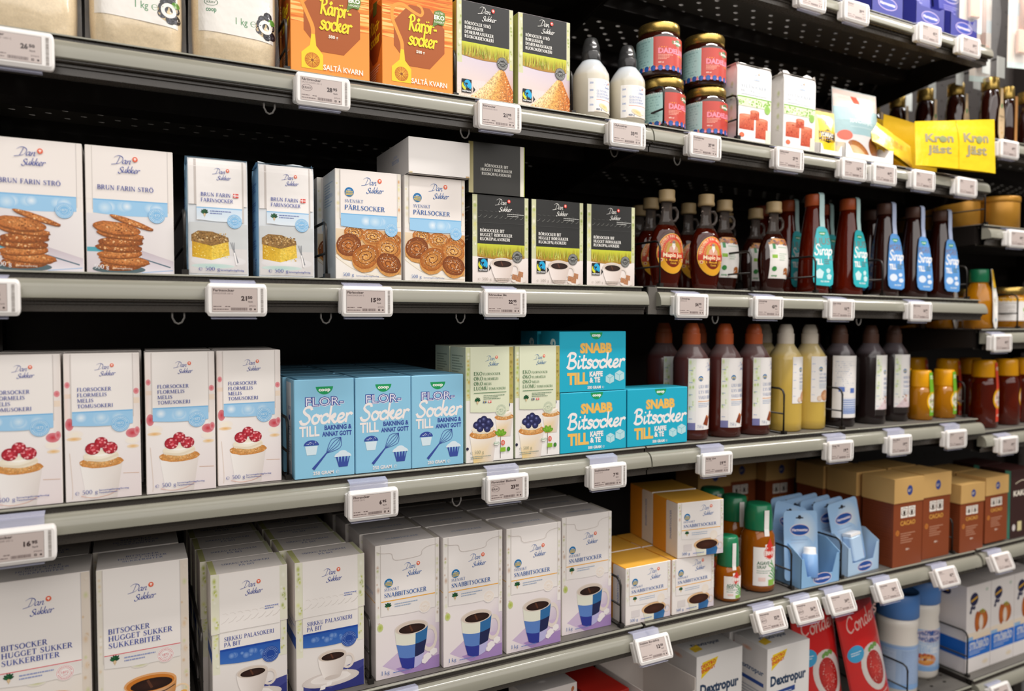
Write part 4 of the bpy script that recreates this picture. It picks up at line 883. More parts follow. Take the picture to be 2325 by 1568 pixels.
# --- pale blue icing sugar packs
def a_coop(W=84, H=139):
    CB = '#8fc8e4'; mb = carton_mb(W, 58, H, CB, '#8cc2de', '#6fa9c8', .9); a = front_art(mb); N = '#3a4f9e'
    coop(a, W * .5, H * .925, W * .29)
    _, _, fx0, fx1 = text_mesh('FLOR-', 0); sx = W * .62 / ((fx1 - fx0) * H * .085 / .7)
    for dx, dy, c, b in ((.6, -.7, '#f3e6ea', .055), (0, 0, N, .055), (0, 0, '#e6e4f0', -.004)): a.sans('FLOR-', W * .5 + dx, H * .735 + dy, H * .085, c, b, 'c', sx)
    a.script('Socker', W * .09, H * .555, H * .088, '#f3ebe8', .34, (math.radians(60), .55), .12, W * .86)
    a.sans('TILL', W * .08, H * .43, H * .1, '#f3ebe8', .03, width=W * .33); a.sans('BAKNING &', W * .955, H * .485, H * .045, N, .035, 'r', width=W * .46); a.sans('ANNAT GOTT', W * .955, H * .42, H * .045, N, .035, 'r', width=W * .5)
    a.poly([(W * .17, H * .33), (W * .38, H * .33), (W * .35, H * .24), (W * .2, H * .24)], '#d8eaf2'); a.oval(W * .275, H * .335, W * .125, H * .055, N, n=18, a0=0, a1=180); a.dabs(16, inrect(W * .19, H * .34, W * .36, H * .375), .4, .6, ['#e8f0f6'])
    a.poly([(W * .68, H * .2), (W * .92, H * .2), (W * .88, H * .095), (W * .73, H * .095)], N)
    for k in range(4): a.poly([(W * (.715 + k * .055), H * .2), (W * (.735 + k * .055), H * .2), (W * (.728 + k * .05), H * .14)], CB)
    a.oval(W * .8, H * .2, W * .145, H * .05, '#dceaf2', n=18, a0=0, a1=180); a.oval(W * .8, H * .235, W * .08, H * .03, '#dceaf2', n=14)
    a.stroke([(W * .31, H * .1, 4.2), (W * .42, H * .175, 3), (W * .52, H * .245, 1.8)], 3, N)
    ang = math.atan2(H * .16, W * .25)
    for q in (-.36, -.2, -.05, .12, .3):
        x0, y0, x1, y1 = W * .52, H * .245, W * .77, H * .4; mx, my = (x0 + x1) / 2 - math.sin(ang) * q * 26 * 1, (y0 + y1) / 2 + math.cos(ang) * q * 26
        a.h -= a.step * .4; a.stroke([(x0, y0), (mx + (x1 - x0) * .12, my + (y1 - y0) * .12), (x1, y1)], .7, N)
    a.sans('250 GRAM', W * .3, H * .035, H * .034, '#f3ebe8', .03, width=W * .34); a.serif('℮', W * .68, H * .033, H * .042, '#f3ebe8')
    s = Art(mb, F_left(58)); s.rect(3, 1, 38, 134, '#e4e6ea'); s.fine(8, 70, 22, 12, 3.6, '#8a90b0'); s.sans('FLORSOCKER', 26, 96, 4, '#7a82aa', .02, 'c', width=20); s.oval(24, 84, 5, 4, N); s.rect(12, 5, 32, 22, '#b9bdc8')
    t = Art(mb, F_top(H)); t.rect(2, 18, W - 2, 19.2, '#dfe9ee'); t.rect(1, 1, 7, 57, '#3f6a84')
    return mb.build('pale_blue_sugar_pack', CARD)
P_ = Proto(a_coop()); g = 'pale blue packs with a whisk and cupcakes'
for i, x in enumerate((.199, .2845, .3695)): P_.place(x, .0105, ZS[3], 1, ('pale blue pack with whisk, nearest the raspberry cupcake cartons', 'pale blue pack with whisk, middle of the front three', 'pale blue pack with whisk, nearest the green topped organic cartons')[i], 'sugar pack', g)
for k in range(1, 6):
    for i, x in enumerate((.194, .283, .3695)): P_.place(x + RG.uniform(-.002, .002), .0105 + .0605 * k, ZS[3], 1, f'pale blue pack, {("second", "third", "fourth", "fifth", "sixth")[k - 1]} in the queue {("next to the raspberry cupcake cartons", "in the middle column", "next to the organic cartons")[i]}', 'sugar pack', g)

# --- organic icing sugar: blueberry cupcake
def a_eko(W=83, H=180):
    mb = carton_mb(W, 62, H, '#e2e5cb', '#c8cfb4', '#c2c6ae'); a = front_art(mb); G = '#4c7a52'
    a.quad([(.6, .6), (W - .6, .6), (W - .6, H * .56), (.6, H * .56)], ['#f1ece8', '#f3efec', '#f0ece8', '#ece8e0'])
    edge_blur(a, .6, W * .1, H * .54, H - .6, ['#d8dcae', '#a8b83e', '#c9a83a', '#8aa62c', '#efeedd'], 14); edge_blur(a, W * .905, W - .6, H * .5, H - .6, ['#b8a860', '#7a6a1e', '#a8a832', '#c9bd6a', '#8a7a24'], 14)
    a.oval(W * .3, H * .5, W * .13, H * .04, '#efc890', '#f4e8d8', 16)
    cream_cup(a, W * .8, H * .375, W * .38, '#eac268', False); a.oval(W * .87, H * .485, W * .055, W * .055, '#3a3a66', '#22224a')
    cream_cup(a, W * .36, H * .235, W * .56, '#efd08a', False)
    for x, y in ((.3, .355), (.42, .35), (.22, .325), (.36, .325), (.5, .325), (.29, .295), (.44, .29), (.37, .37), (.47, .345)): a.oval(W * x, H * y, W * .072, W * .072, '#3f4474', '#20204a', 16); a.oval(W * x - .6, H * y + .8, W * .022, W * .02, '#6a70a4', n=8)
    for t in (150, 20, 60, 110): a.oval(W * .72 + 5 * math.cos(math.radians(t)), H * .225 + 4.5 * math.sin(math.radians(t)), 6, 3, '#8fbf3c', '#5f9a24', 12, t)
    a.stroke([(W * .72, H * .21), (W * .715, H * .02)], .7, '#5a4a34'); a.oval(W * .03, H * .125, W * .028, W * .03, '#2a2a44')
    a.rect(W * .09, H * .445, W * .905, H - .6, '#e0e4c8'); lo = wave(W * .09, W * .905, H * .44, 2.2); a.band(lo, [(p[0], H * .48) for p in lo], '#dde2c4', '#e0e4c8')
    a.oval(W * .73, H * .445, W * .12, W * .12, '#dfe3c8'); stamp(a, W * .73, H * .445, W * .112, '#dfe3c8', '#8fa48a'); logo(a, W * .52, H * .875, W * .29, '#3f74a8')
    for i, (t1, t2, w1, w2) in enumerate((('EKO', 'FLORSOCKER', .18, .42), ('ØKO', 'FLORMELIS', .19, .36), ('ØKO', 'MELIS', .19, .19), ('LUOMU', 'TOMUSOKERI', .29, .42))):
        y = H * (.755 - i * .043); x = W * .16; a.serif(t1, x, y, H * .031, G, W * w1); a.serif(t2, x + W * (w1 + .015), y, H * .021, G, W * w2 * .86, b=.9)
    a.rect(W * .16, H * .6, W * .84, H * .605, G); beet(a, W * .235, H * .53, 4.6); a.fine(W * .36, H * .575, W * .44, 3, 2.6, '#7f957c')
    a.rect(W * .35, H * .515, W * .42, H * .532, '#2f5a9a'); a.rect(W * .35, H * .5225, W * .42, H * .5255, '#e8c83c'); a.rect(W * .372, H * .515, W * .38, H * .532, '#e8c83c'); a.rect(W * .455, H * .515, W * .525, H * .532, '#dc5048'); a.rect(W * .455, H * .5225, W * .525, H * .5255, '#ffffff'); a.rect(W * .477, H * .515, W * .485, H * .532, '#ffffff')
    eko_row(a, W * .63, H * .155, W * .4); a.serif('℮ 500 g', W * .08, H * .075, H * .03, '#6a7a68', W * .29, b=.7); a.fine(W * .09, H * .05, W * .42, 2, 2.6, '#8f9a90')
    s = Art(mb, F_left(62)); s.rect(1, 1, 61, 179, '#c6cdb2', '#cfd5bc'); s.fine(8, 165, 44, 22, 4.2, '#8d9780')
    return mb.build('organic_icing_sugar_carton', CARD)
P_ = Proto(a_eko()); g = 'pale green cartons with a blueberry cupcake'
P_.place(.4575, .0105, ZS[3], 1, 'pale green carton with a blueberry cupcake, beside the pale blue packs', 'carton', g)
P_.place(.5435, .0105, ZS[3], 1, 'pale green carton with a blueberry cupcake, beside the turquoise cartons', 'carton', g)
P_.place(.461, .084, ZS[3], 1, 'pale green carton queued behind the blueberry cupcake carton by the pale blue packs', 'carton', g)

# --- turquoise sugar cube cartons
def a_bit(W=134, H=101):
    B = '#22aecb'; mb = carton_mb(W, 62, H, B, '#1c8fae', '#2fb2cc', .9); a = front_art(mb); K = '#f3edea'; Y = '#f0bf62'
    coop(a, W * .54, H * .985, W * .19)
    a.sans('SNABB', W * .54, H * .65, H * .15, '#d9a34e', .06, 'c', width=W * .485); a.sans('SNABB', W * .54, H * .65, H * .15, Y, .04, 'c', width=W * .47)
    a.script('Bitsocker', W * .1, H * .395, H * .13, K, .36, (math.radians(60), .5), .1, W * .87)
    a.sans('TILL', W * .11, H * .135, H * .18, Y, .05, width=W * .31); a.sans('KAFFE', W * .44, H * .25, H * .08, K, .05, width=W * .2); a.sans('& TE', W * .44, H * .15, H * .08, K, .05, width=W * .16)
    for x, y, r in ((.75, .2, 8.6), (.9, .245, 9.6)):
        cx, cy = W * x, H * y; a.poly([(cx - r, cy - r * .55), (cx, cy - r), (cx + r, cy - r * .6), (cx + r, cy + r * .5), (cx, cy + r), (cx - r, cy + r * .5)], '#b9dfe4'); a.stroke([(cx, cy - r * .8), (cx, cy + r * .1)], .7, '#4ab2c4', False); a.stroke([(cx - r * .8, cy + r * .45), (cx, cy + r * .1), (cx + r * .8, cy + r * .5)], .7, '#4ab2c4', False)
    a.sans('500 GRAM', W * .41, H * .045, H * .045, K, .04, width=W * .2); a.serif('℮', W * .63, H * .045, H * .05, K)
    s = Art(mb, F_left(62)); s.script('B', 34, 60, 14, '#d8eef2', .34, None, 0)
    return mb.build('sugar_cube_carton', CARD)
P_ = Proto(a_bit()); g = 'turquoise sugar cube cartons'
P_.place(.6275, .0105, ZS[3], 1, 'turquoise sugar cube carton at the base of the pair, beside the green cartons', 'carton', g)
P_.place(.6265, .0115, ZS[3] + .1015, 1, 'turquoise sugar cube carton standing on top of another', 'carton', g)
P_.place(.7635, .0105, ZS[3] - .0, 1, 'turquoise sugar cube carton with nothing on it, beside the syrup bottles', 'carton', g)
P_.place(.634, .088, ZS[3], 1, 'turquoise carton queued behind the lower one of the stacked pair', 'carton', g)
P_.place(.628, .088, ZS[3] + .1015, 1, 'turquoise carton queued behind the upper one of the stacked pair', 'carton', g)

# --- tall sugar cube cartons: white with tea cup, red line
def a_hugget(W=106, H=223):
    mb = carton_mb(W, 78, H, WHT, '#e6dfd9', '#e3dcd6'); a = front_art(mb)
    a.quad([(.6, .6), (W - .6, .6), (W - .6, H * .5), (.6, H * .5)], ['#efe6de', '#f0e2d0', '#ebe3da', '#ece5de'])
    edge_blur(a, .6, W * .06, H * .2, H - .6, ['#e4ddd0', '#d6d3ae', '#ddc8a8', '#efe9e0'], 16); edge_blur(a, W * .905, W - .6, H * .2, H - .6, ['#e2d6c8', '#d3b48c', '#e6dccf', '#cfcf9c', '#dcbf9c'], 18)
    a.oval(W * .45, H * .42, W * .1, H * .02, '#c9cc8a', '#e9e2d8', 14)
    a.oval(W * .93, H * .17, W * .068, H * .05, '#e0962c', '#eab45c', 16); a.ring(W * .9, H * .22, W * .085, W * .022, '#f0d2ae', 20, H * .035)
    coffee(a, W * .56, H * .3, W * .58, H * .24, '#efdcc8', '#c98a4c', '#f3dcc0', False, False, True)
    a.stroke([(W * .28, H * .262), (W * .4, H * .238), (W * .56, H * .23), (W * .72, H * .238), (W * .83, H * .262)], 1.3, '#4a3a30')
    panel(a, W * .07, W * .9, H * .46, H - .6, '#f2ece7'); a.rect(W * .07, H * .5, W * .9, H * .505, '#d95560')
    lo = wave(W * .07, W * .9, H * .43, 3.4); a.band(lo, [(p[0], H * .5) for p in lo], '#ece7e2', '#e6e0db')
    stamp(a, W * .73, H * .448, W * .095, '#f2ede9', '#e0838a'); beet(a, W * .18, H * .468, 5.4); a.fine(W * .28, H * .472, W * .34, 2, 4, '#8f9ac6')
    logo(a, W * .46, H * .84, W * .31)
    for i, (t, w) in enumerate((('BITSOCKER', .45), ('HUGGET SUKKER', .7), ('SUKKERBITER', .57))): a.serif(t, W * .115, H * (.625 - i * .041), H * .03, BLU, W * w)
    t = Art(mb, F_top(H))
    for i, (s_, w) in enumerate((('BITSOCKER', .38), ('HUGGET SUKKER', .55), ('SUKKERBITER', .46))): t.serif(s_, W * .5, 42 - i * 11, 7, '#6f7aa8', W * w, 'c')
    return mb.build('sugar_cube_box', CARD)
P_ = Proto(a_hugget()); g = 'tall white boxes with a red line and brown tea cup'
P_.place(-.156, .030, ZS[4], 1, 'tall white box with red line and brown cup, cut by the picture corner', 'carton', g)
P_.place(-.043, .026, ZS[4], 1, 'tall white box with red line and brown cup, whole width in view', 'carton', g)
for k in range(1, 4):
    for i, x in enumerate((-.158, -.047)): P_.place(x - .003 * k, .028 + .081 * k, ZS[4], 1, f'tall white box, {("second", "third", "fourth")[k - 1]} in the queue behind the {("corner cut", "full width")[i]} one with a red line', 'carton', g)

# --- blue band sugar cube boxes with a tear-off lid
def a_sirkku(W=98, H=195):
    D = 62; mb = carton_mb(W, D, H, WHT, '#ece6e1', '#efe9e4'); a = front_art(mb); NB = '#2456ae'
    a.quad([(.6, .6), (W - .6, .6), (W - .6, H * .45), (.6, H * .45)], ['#e4dcd6', '#d9d0cc', '#efe9e5', '#f0eae6'])
    edge_blur(a, .6, W * .1, H * .3, H - .6, ['#e8e6cf', '#c3ca4a', '#f1efe0', '#aeb92e', '#dde08c'], 22); edge_blur(a, W * .9, W - .6, H * .35, H - .6, ['#e6e4d0', '#bcc44a', '#f1efe2', '#9fae38', '#d8dc9c'], 22)
    a.poly([(W * .1, H * .1), (W * .35, H * .14), (W - .8, H * .2), (W - .8, H * .12), (W * .42, .8), (W * .1, H * .045)], '#3f4488'); a.poly([(W * .1, H * .1), (W * .5, H * .03), (W - .8, H * .15), (W - .8, .8), (W * .3, .8)], '#2f3478')
    a.oval(W * .5, H * .1, W * .42, H * .055, '#f3ece6', '#d3c8c2', 26); a.oval(W * .5, H * .108, W * .3, H * .035, '#e2d8d2', '#f0e9e4', 20)
    a.stroke([(W * .74, H * .14), (W * .86, H * .085)], 3.2, '#d9cfc6'); coffee(a, W * .52, H * .275, W * .42, H * .165, '#f3ebe5', '#d0c4bc', '#f8f2ec')
    for x, y in ((.33, .03), (.42, .05)): a.poly([(W * x, H * y), (W * (x + .08), H * (y + .004)), (W * (x + .095), H * (y + .035)), (W * (x + .02), H * (y + .032))], '#f4eeea')
    panel(a, W * .1, W * .905, H * .45, H - .6, '#f3ede8')
    a.rect(W * .1, H * .455, W * .905, H * .47, '#1f4aa4'); lo = wave(W * .1, W * .905, H * .37, 4); a.band(lo, [(p[0], H * .455) for p in lo], '#3d6fbe', '#2b5db4')
    for _ in range(12):
        r = RG.uniform(2.5, 5); x = RG.uniform(W * .13, W * .87 - r); a.oval(x, RG.uniform(H * .39, H * .43), r, r, '#86a6da', '#3d6fbe', 12)
    stamp(a, W * .77, H * .375, W * .115, '#22489c', '#7f9cd4', ''); a.serif('SIRKKU PALASOKERI', W * .155, H * .525, H * .03, BLU, W * .67); a.serif('PÅ BIT', W * .155, H * .485, H * .03, BLU, W * .22)
    s = Art(mb, F_left(D)); s.rect(1, H * .37, D - 1, H * .455, NB); s.fine(8, H * .52, 44, 2, 5, '#8f9fd0')
    root = mb.build('sugar_cube_box', CARD)
    # tear-off lid: a sleeve a little proud of the body, zigzag perforation
    lb = MB(); hz = H * .585
    z0, z1 = hz / 1000, (H + .8) / 1000; e = .0009; wv = W / 1000; dv = D / 1000
    bot = [(-e, -e, z0), (wv + e, -e, z0 + .004), (wv + e, dv, z0 + .004), (-e, dv, z0)]; top = [(-e, -e, z1), (wv + e, -e, z1), (wv + e, dv, z1), (-e, dv, z1)]
    lb.add(bot + top, [(0, 1, 5, 4), (1, 2, 6, 5), (2, 3, 7, 6), (3, 0, 4, 7), (4, 5, 6, 7)], WHT)
    la = Art(lb, lambda u, v, h: (u / 1000, -e - h / 1000, v / 1000)); edge_blur(la, -.6, W * .1, hz + 1, H, ['#e8e6cf', '#c3ca4a', '#f1efe0', '#aeb92e', '#dde08c'], 12); edge_blur(la, W * .9, W + .4, hz + 5, H, ['#e6e4d0', '#bcc44a', '#f1efe2', '#9fae38'], 10)
    la.rect(W * .1, hz + 1.5, W * .905, H, '#f4eee9')
    for k in range(8):
        x = W * (.12 + k * .098); la.stroke([(x, hz + 13), (x + 5, hz + 15), (x + 10, hz + 20)], .5, '#d2c9c3', False); la.stroke([(x + 2, hz + 26), (x + 6, hz + 26.5), (x + 9, hz + 24)], .45, '#dcd4ce', False)
    la.fine(W * .7, hz + 27, W * .19, 2, 3.2, '#7f8cc0'); logo(la, W * .5, H * .875, W * .3)
    lt = Art(lb, lambda u, v, h: (u / 1000, v / 1000, z1 + h / 1000)); lt.rect(-.6, 0, W * .07, D, '#cfcf8c'); lt.rect(W * .95, 0, W + .5, D, '#d9d9b0'); lt.serif('SIRKKU PALASOKERI', W * .5, 34, 7, '#6f7aa8', W * .66, 'c'); lt.serif('PÅ BIT', W * .5, 22, 7, '#6f7aa8', W * .22, 'c')
    lb.build('tear_off_lid', CARD, root)
    return root
P_ = Proto(a_sirkku()); g = 'white boxes with a blue band and tear-off lid'
P_.place(.091, .026, ZS[4], 1, 'white box with blue band and white coffee cup, beside the red line boxes', 'carton', g)
P_.place(.201, .024, ZS[4], 1, 'white box with blue band and white coffee cup, beside the checked cup cartons', 'carton', g)
for k in range(1, 5):
    for i, x in enumerate((.085, .193)): P_.place(x - .002 * k, .026 + .0645 * k, ZS[4], 1, f'white box, {("second", "third", "fourth", "fifth")[k - 1]} in the blue band queue {("next to the red line boxes", "next to the checked cup cartons")[i]}', 'carton', g)

# --- tall cartons with a checked cup
YL = '#efb14e'
def snab_art(a, W, H, y0, tall):
    """y0 = top of the white panel's printed part"""
    edge_blur(a, .6, W * .08, H * .35, H - .6, ['#efeae4', '#dfe0c0', '#c9a890', '#e9e4da', '#b9bf7c'], 16); edge_blur(a, W * .93, W - .6, H * .35, H - .6, ['#efe9e4', '#d9d8b4', '#b8a088', '#c9cc9a'], 14)
def a_snab(W=102, H=203):
    D = 66; mb = carton_mb(W, D, H, WHT, '#e2dbd8', '#d9d2ce'); a = front_art(mb)
    a.quad([(.6, .6), (W - .6, .6), (W - .6, H * .5), (.6, H * .5)], ['#eae0e0', '#a88abf', '#ebe2e2', '#eee7e4']); a.poly([(W * .1, H * .1), (W * .4, H * .2), (W - .8, H * .2), (W - .8, .8), (W * .45, .8)], '#cbb6d2'); a.poly([(W * .3, H * .06), (W - .8, H * .1), (W - .8, .8), (W * .45, .8)], '#a587bd')
    snab_art(a, W, H, 0, True); a.oval(W * .07, H * .39, W * .045, H * .03, '#a8b83a', '#cdd392', 14)
    coffee(a, W * .55, H * .35, W * .52, H * .29, check=True, rim='#e9d8b8'); 
    for x, y, r in ((.8, .1, 6.5), (.9, .13, 6), (.76, .075, 5)): a.poly([(W * x - r, H * y - r * .5), (W * x, H * y - r), (W * x + r, H * y - r * .3), (W * x + r * .9, H * y + r * .6), (W * x, H * y + r), (W * x - r, H * y + r * .4)], '#efe8e8')
    panel(a, W * .085, W * .925, H * .47, H - .6, '#f2ece8'); a.rect(W * .085, H * .575, W * .925, H * .583, YL)
    lo = wave(W * .085, W * .925, H * .475, 3); a.band(lo, [(p[0], H * .575) for p in lo], '#efe9e5', '#ece6e2'); a.oval(W * .76, H * .49, W * .098, W * .098, '#f1ebe7'); stamp(a, W * .76, H * .49, W * .09, '#f3ece6', '#ecd9c4')
    beet(a, W * .19, H * .535, 5); a.fine(W * .29, H * .545, W * .36, 2, 3.6, '#9fb0c8')
    logo(a, W * .54, H * .79, W * .3, BL2); sverige(a, W * .2, H * .715, W * .065); a.serif('SVENSKT', W * .13, H * .655, H * .022, BL2, W * .23, b=.8); a.serif('SNABBITSOCKER', W * .13, H * .608, H * .033, BL2, W * .66)
    a.stroke([(W * .02, H * .955), (W * .1, H * .94), (W * .24, H * .93), (W * .27, H * .89), (W * .36, H * .875), (W * .68, H * .885), (W * .72, H * .92), (W * .8, H * .945), (W * .95, H * .955)], .7, '#cfc6c0')
    a.serif('1 kg', W * .08, H * .035, H * .03, BL2, W * .13, b=.9); a.fine(W * .26, H * .035, W * .28, 1, 3, '#6f86c0')
    s = Art(mb, F_left(D)); s.rect(2, 2, D - 1, H - 2, '#ded7d6', '#e2dbd8'); s.serif('SNABBITSOCKER', 10, H * .62, 5, '#7f9cc8', 44); s.rect(2, H * .575, D - 1, H * .583, '#e3b56a'); s.rect(10, 8, 40, 46, '#cfc6cc')
    t = Art(mb, F_top(H)); t.serif('SNABBITSOCKER', W * .5, 24, 7, '#7f93b4', W * .52, 'c'); t.rect(W * .93, 1, W - 1, D - 1, '#b8b0a4')
    return mb.build('sugar_cube_carton', CARD)
P_ = Proto(a_snab()); g = 'tall white cartons with a blue checked cup'
XS = ((.3165, .024), (.4215, .016), (.5295, .0135), (.6435, .030))
NM = ('first of the four, beside the blue band boxes', 'second of the four from the blue band boxes', 'third of the four from the blue band boxes', 'fourth, next to the small yellow topped cartons')
for (x, y), l in zip(XS, NM): P_.place(x, y, ZS[4], 1, 'tall white carton with checked cup, ' + l, 'carton', g)
for k in (1, 2, 3):
    for i, (x, y) in enumerate(XS): P_.place(x - .004 * k, y + .069 * k, ZS[4], 1, f'tall white carton, {("second", "third", "fourth")[k - 1]} in the {("first", "second", "third", "last")[i]} queue of checked cup cartons', 'carton', g)
# --- small yellow cartons with a checked cup
def a_sm(W=100, H=102):
    D = 85; mb = carton_mb(W, D, H, WHT, '#e69b2e', '#f0b548'); a = front_art(mb)
    a.quad([(.6, .6), (W - .6, .6), (W - .6, H * .45), (.6, H * .45)], ['#eee6e0', '#d9ccd6', '#eee8e4', '#f0eae6']); snab_art(a, W, H, 0, False)
    for x in (.17, .27, .22): a.rect(W * x - 4, H * .12, W * x + 4, H * .24, '#dcd4d2')
    a.quad([(W * .42, .8), (W * .62, .8), (W * .62, H * .2), (W * .38, H * .2)], ['#d9d8c4', '#e3e2d2', '#e6e4d6', '#dcdac8']); a.quad([(W * .62, .8), (W * .84, .8), (W * .9, H * .2), (W * .62, H * .2)], ['#2f5f96', '#3f78ac', '#2f6aa0', '#3570a6']); a.ring(W * .92, H * .16, W * .06, 2, '#e3d0c4', 16)
    a.oval(W * .62, H * .215, W * .27, H * .1, '#e9d8b8', '#dcb080', 24); a.oval(W * .63, H * .2, W * .235, H * .085, '#4a281c', '#33180f', 22)
    panel(a, W * .085, W * .925, H * .44, H - .6, '#f2ece8'); a.rect(W * .085, H * .49, W * .925, H * .505, YL)
    lo = wave(W * .085, W * .925, H * .34, 2.5); a.band(lo, [(p[0], H * .49) for p in lo], '#efe9e5'); a.oval(W * .78, H * .36, W * .085, W * .085, '#f1e8dc', '#efe2d4'); beet(a, W * .2, H * .425, 4.4); a.fine(W * .3, H * .43, W * .34, 2, 3.4, '#a9b8cc')
    logo(a, W * .6, H * .82, W * .3, BL2); sverige(a, W * .2, H * .735, W * .065); a.serif('SVENSKT', W * .12, H * .63, H * .035, BL2, W * .25, b=.8); a.serif('SNABBITSOCKER', W * .12, H * .545, H * .055, BL2, W * .72)
    a.serif('500 g', W * .09, H * .05, H * .05, BL2, W * .18); a.fine(W * .33, H * .06, W * .24, 1, 3, '#6f86c0')
    s = Art(mb, F_left(D)); s.rect(D * .55, .8, D - .6, H - 6, '#f0eae6'); s.oval(D * .55 + 5, H - 6, 5, 5, '#f0eae6'); s.rect(D * .55 + 5, H - 7, D - .6, H - 1, '#f0eae6'); s.sans('SNABBITSOCKER', D * .76, H * .3, 5.5, '#6f86c0', .01, 'l', .9, 0, None, 90)
    return mb.build('small_sugar_cube_carton', CARD)
P_ = Proto(a_sm()); g = 'small white and yellow cartons with a checked cup'
P_.place(.7645, .014, ZS[4], 1, 'small carton with yellow top, lower one beside the tall cartons', 'carton', g)
P_.place(.8675, .013, ZS[4], 1, 'small white carton, lower one carrying another on top, beside the agave bottles', 'carton', g)
P_.place(.879, .013, ZS[4] + .1025, 1, 'small carton with yellow side, standing on top of the lower ones', 'carton', g, (0, 0, math.radians(-7)))
P_.place(.765, .102, ZS[4], 1, 'small yellow carton queued behind the lower one beside the tall cartons', 'carton', g)
P_.place(.868, .102, ZS[4], 1, 'small yellow carton queued behind the lower one beside the agave bottles', 'carton', g)
P_.place(.893, .104, ZS[4] + .1025, 1, 'small yellow carton queued behind the one standing on top', 'carton', g, (0, 0, math.radians(-7)))
# ------------------------------------------------------------------ clear sugar bags, bottles, jars
POLY = printmat('squeeze_bottle_plastic', .2, .5, coat=.35)
GLASSY = mat('dark_syrup_glass', '#2c0d06', .05, spec=.7, coat=.5)
MAPLE = mat('amber_maple_glass', '#5a1606', .04, trans=.5, ior=1.4, spec=.6, coat=.3)
LIGHTSY = mat('red_amber_syrup_glass', '#7e2008', .05, trans=.5, ior=1.4, spec=.6, coat=.3)
CLEARGL = mat('clear_glass_neck', '#8d8078', .04, trans=.75, ior=1.35, spec=.6)
HONEY = mat('golden_honey', '#d88c0e', .12, trans=.45, ior=1.4, coat=.4)
AGAVE = mat('amber_agave', '#d2740e', .08, trans=.55, ior=1.4, coat=.4)
DKHON = mat('dark_honey', '#6a1c06', .08, trans=.35, ior=1.4, coat=.5)
GOLD = mat('brushed_gold_metal', '#c8a85c', .28, metal=.9, bscale=400)
TAN = mat('tan_cap_plastic', '#b39a70', .45)
CAPBR = mat('orange_brown_cap_plastic', '#b4552a', .4)
CAPDK = mat('smoky_cap_plastic', '#3a3a3a', .2, trans=.3)
CAPWH = mat('cream_cap_plastic', '#d9cfc0', .4)
CAPBK = mat('brown_cap_plastic', '#54382c', .45)
GREENC = mat('green_cap_plastic', '#1f7a52', .3, coat=.3)
GREEND = mat('dark_green_cap_plastic', '#1a5a40', .3, coat=.3)
YELC = mat('yellow_cap_plastic', '#f2a90c', .3, coat=.3)
BLUEC = mat('blue_lid_plastic', '#4f7fc0', .4)
def dated(name, mats, *a): pass

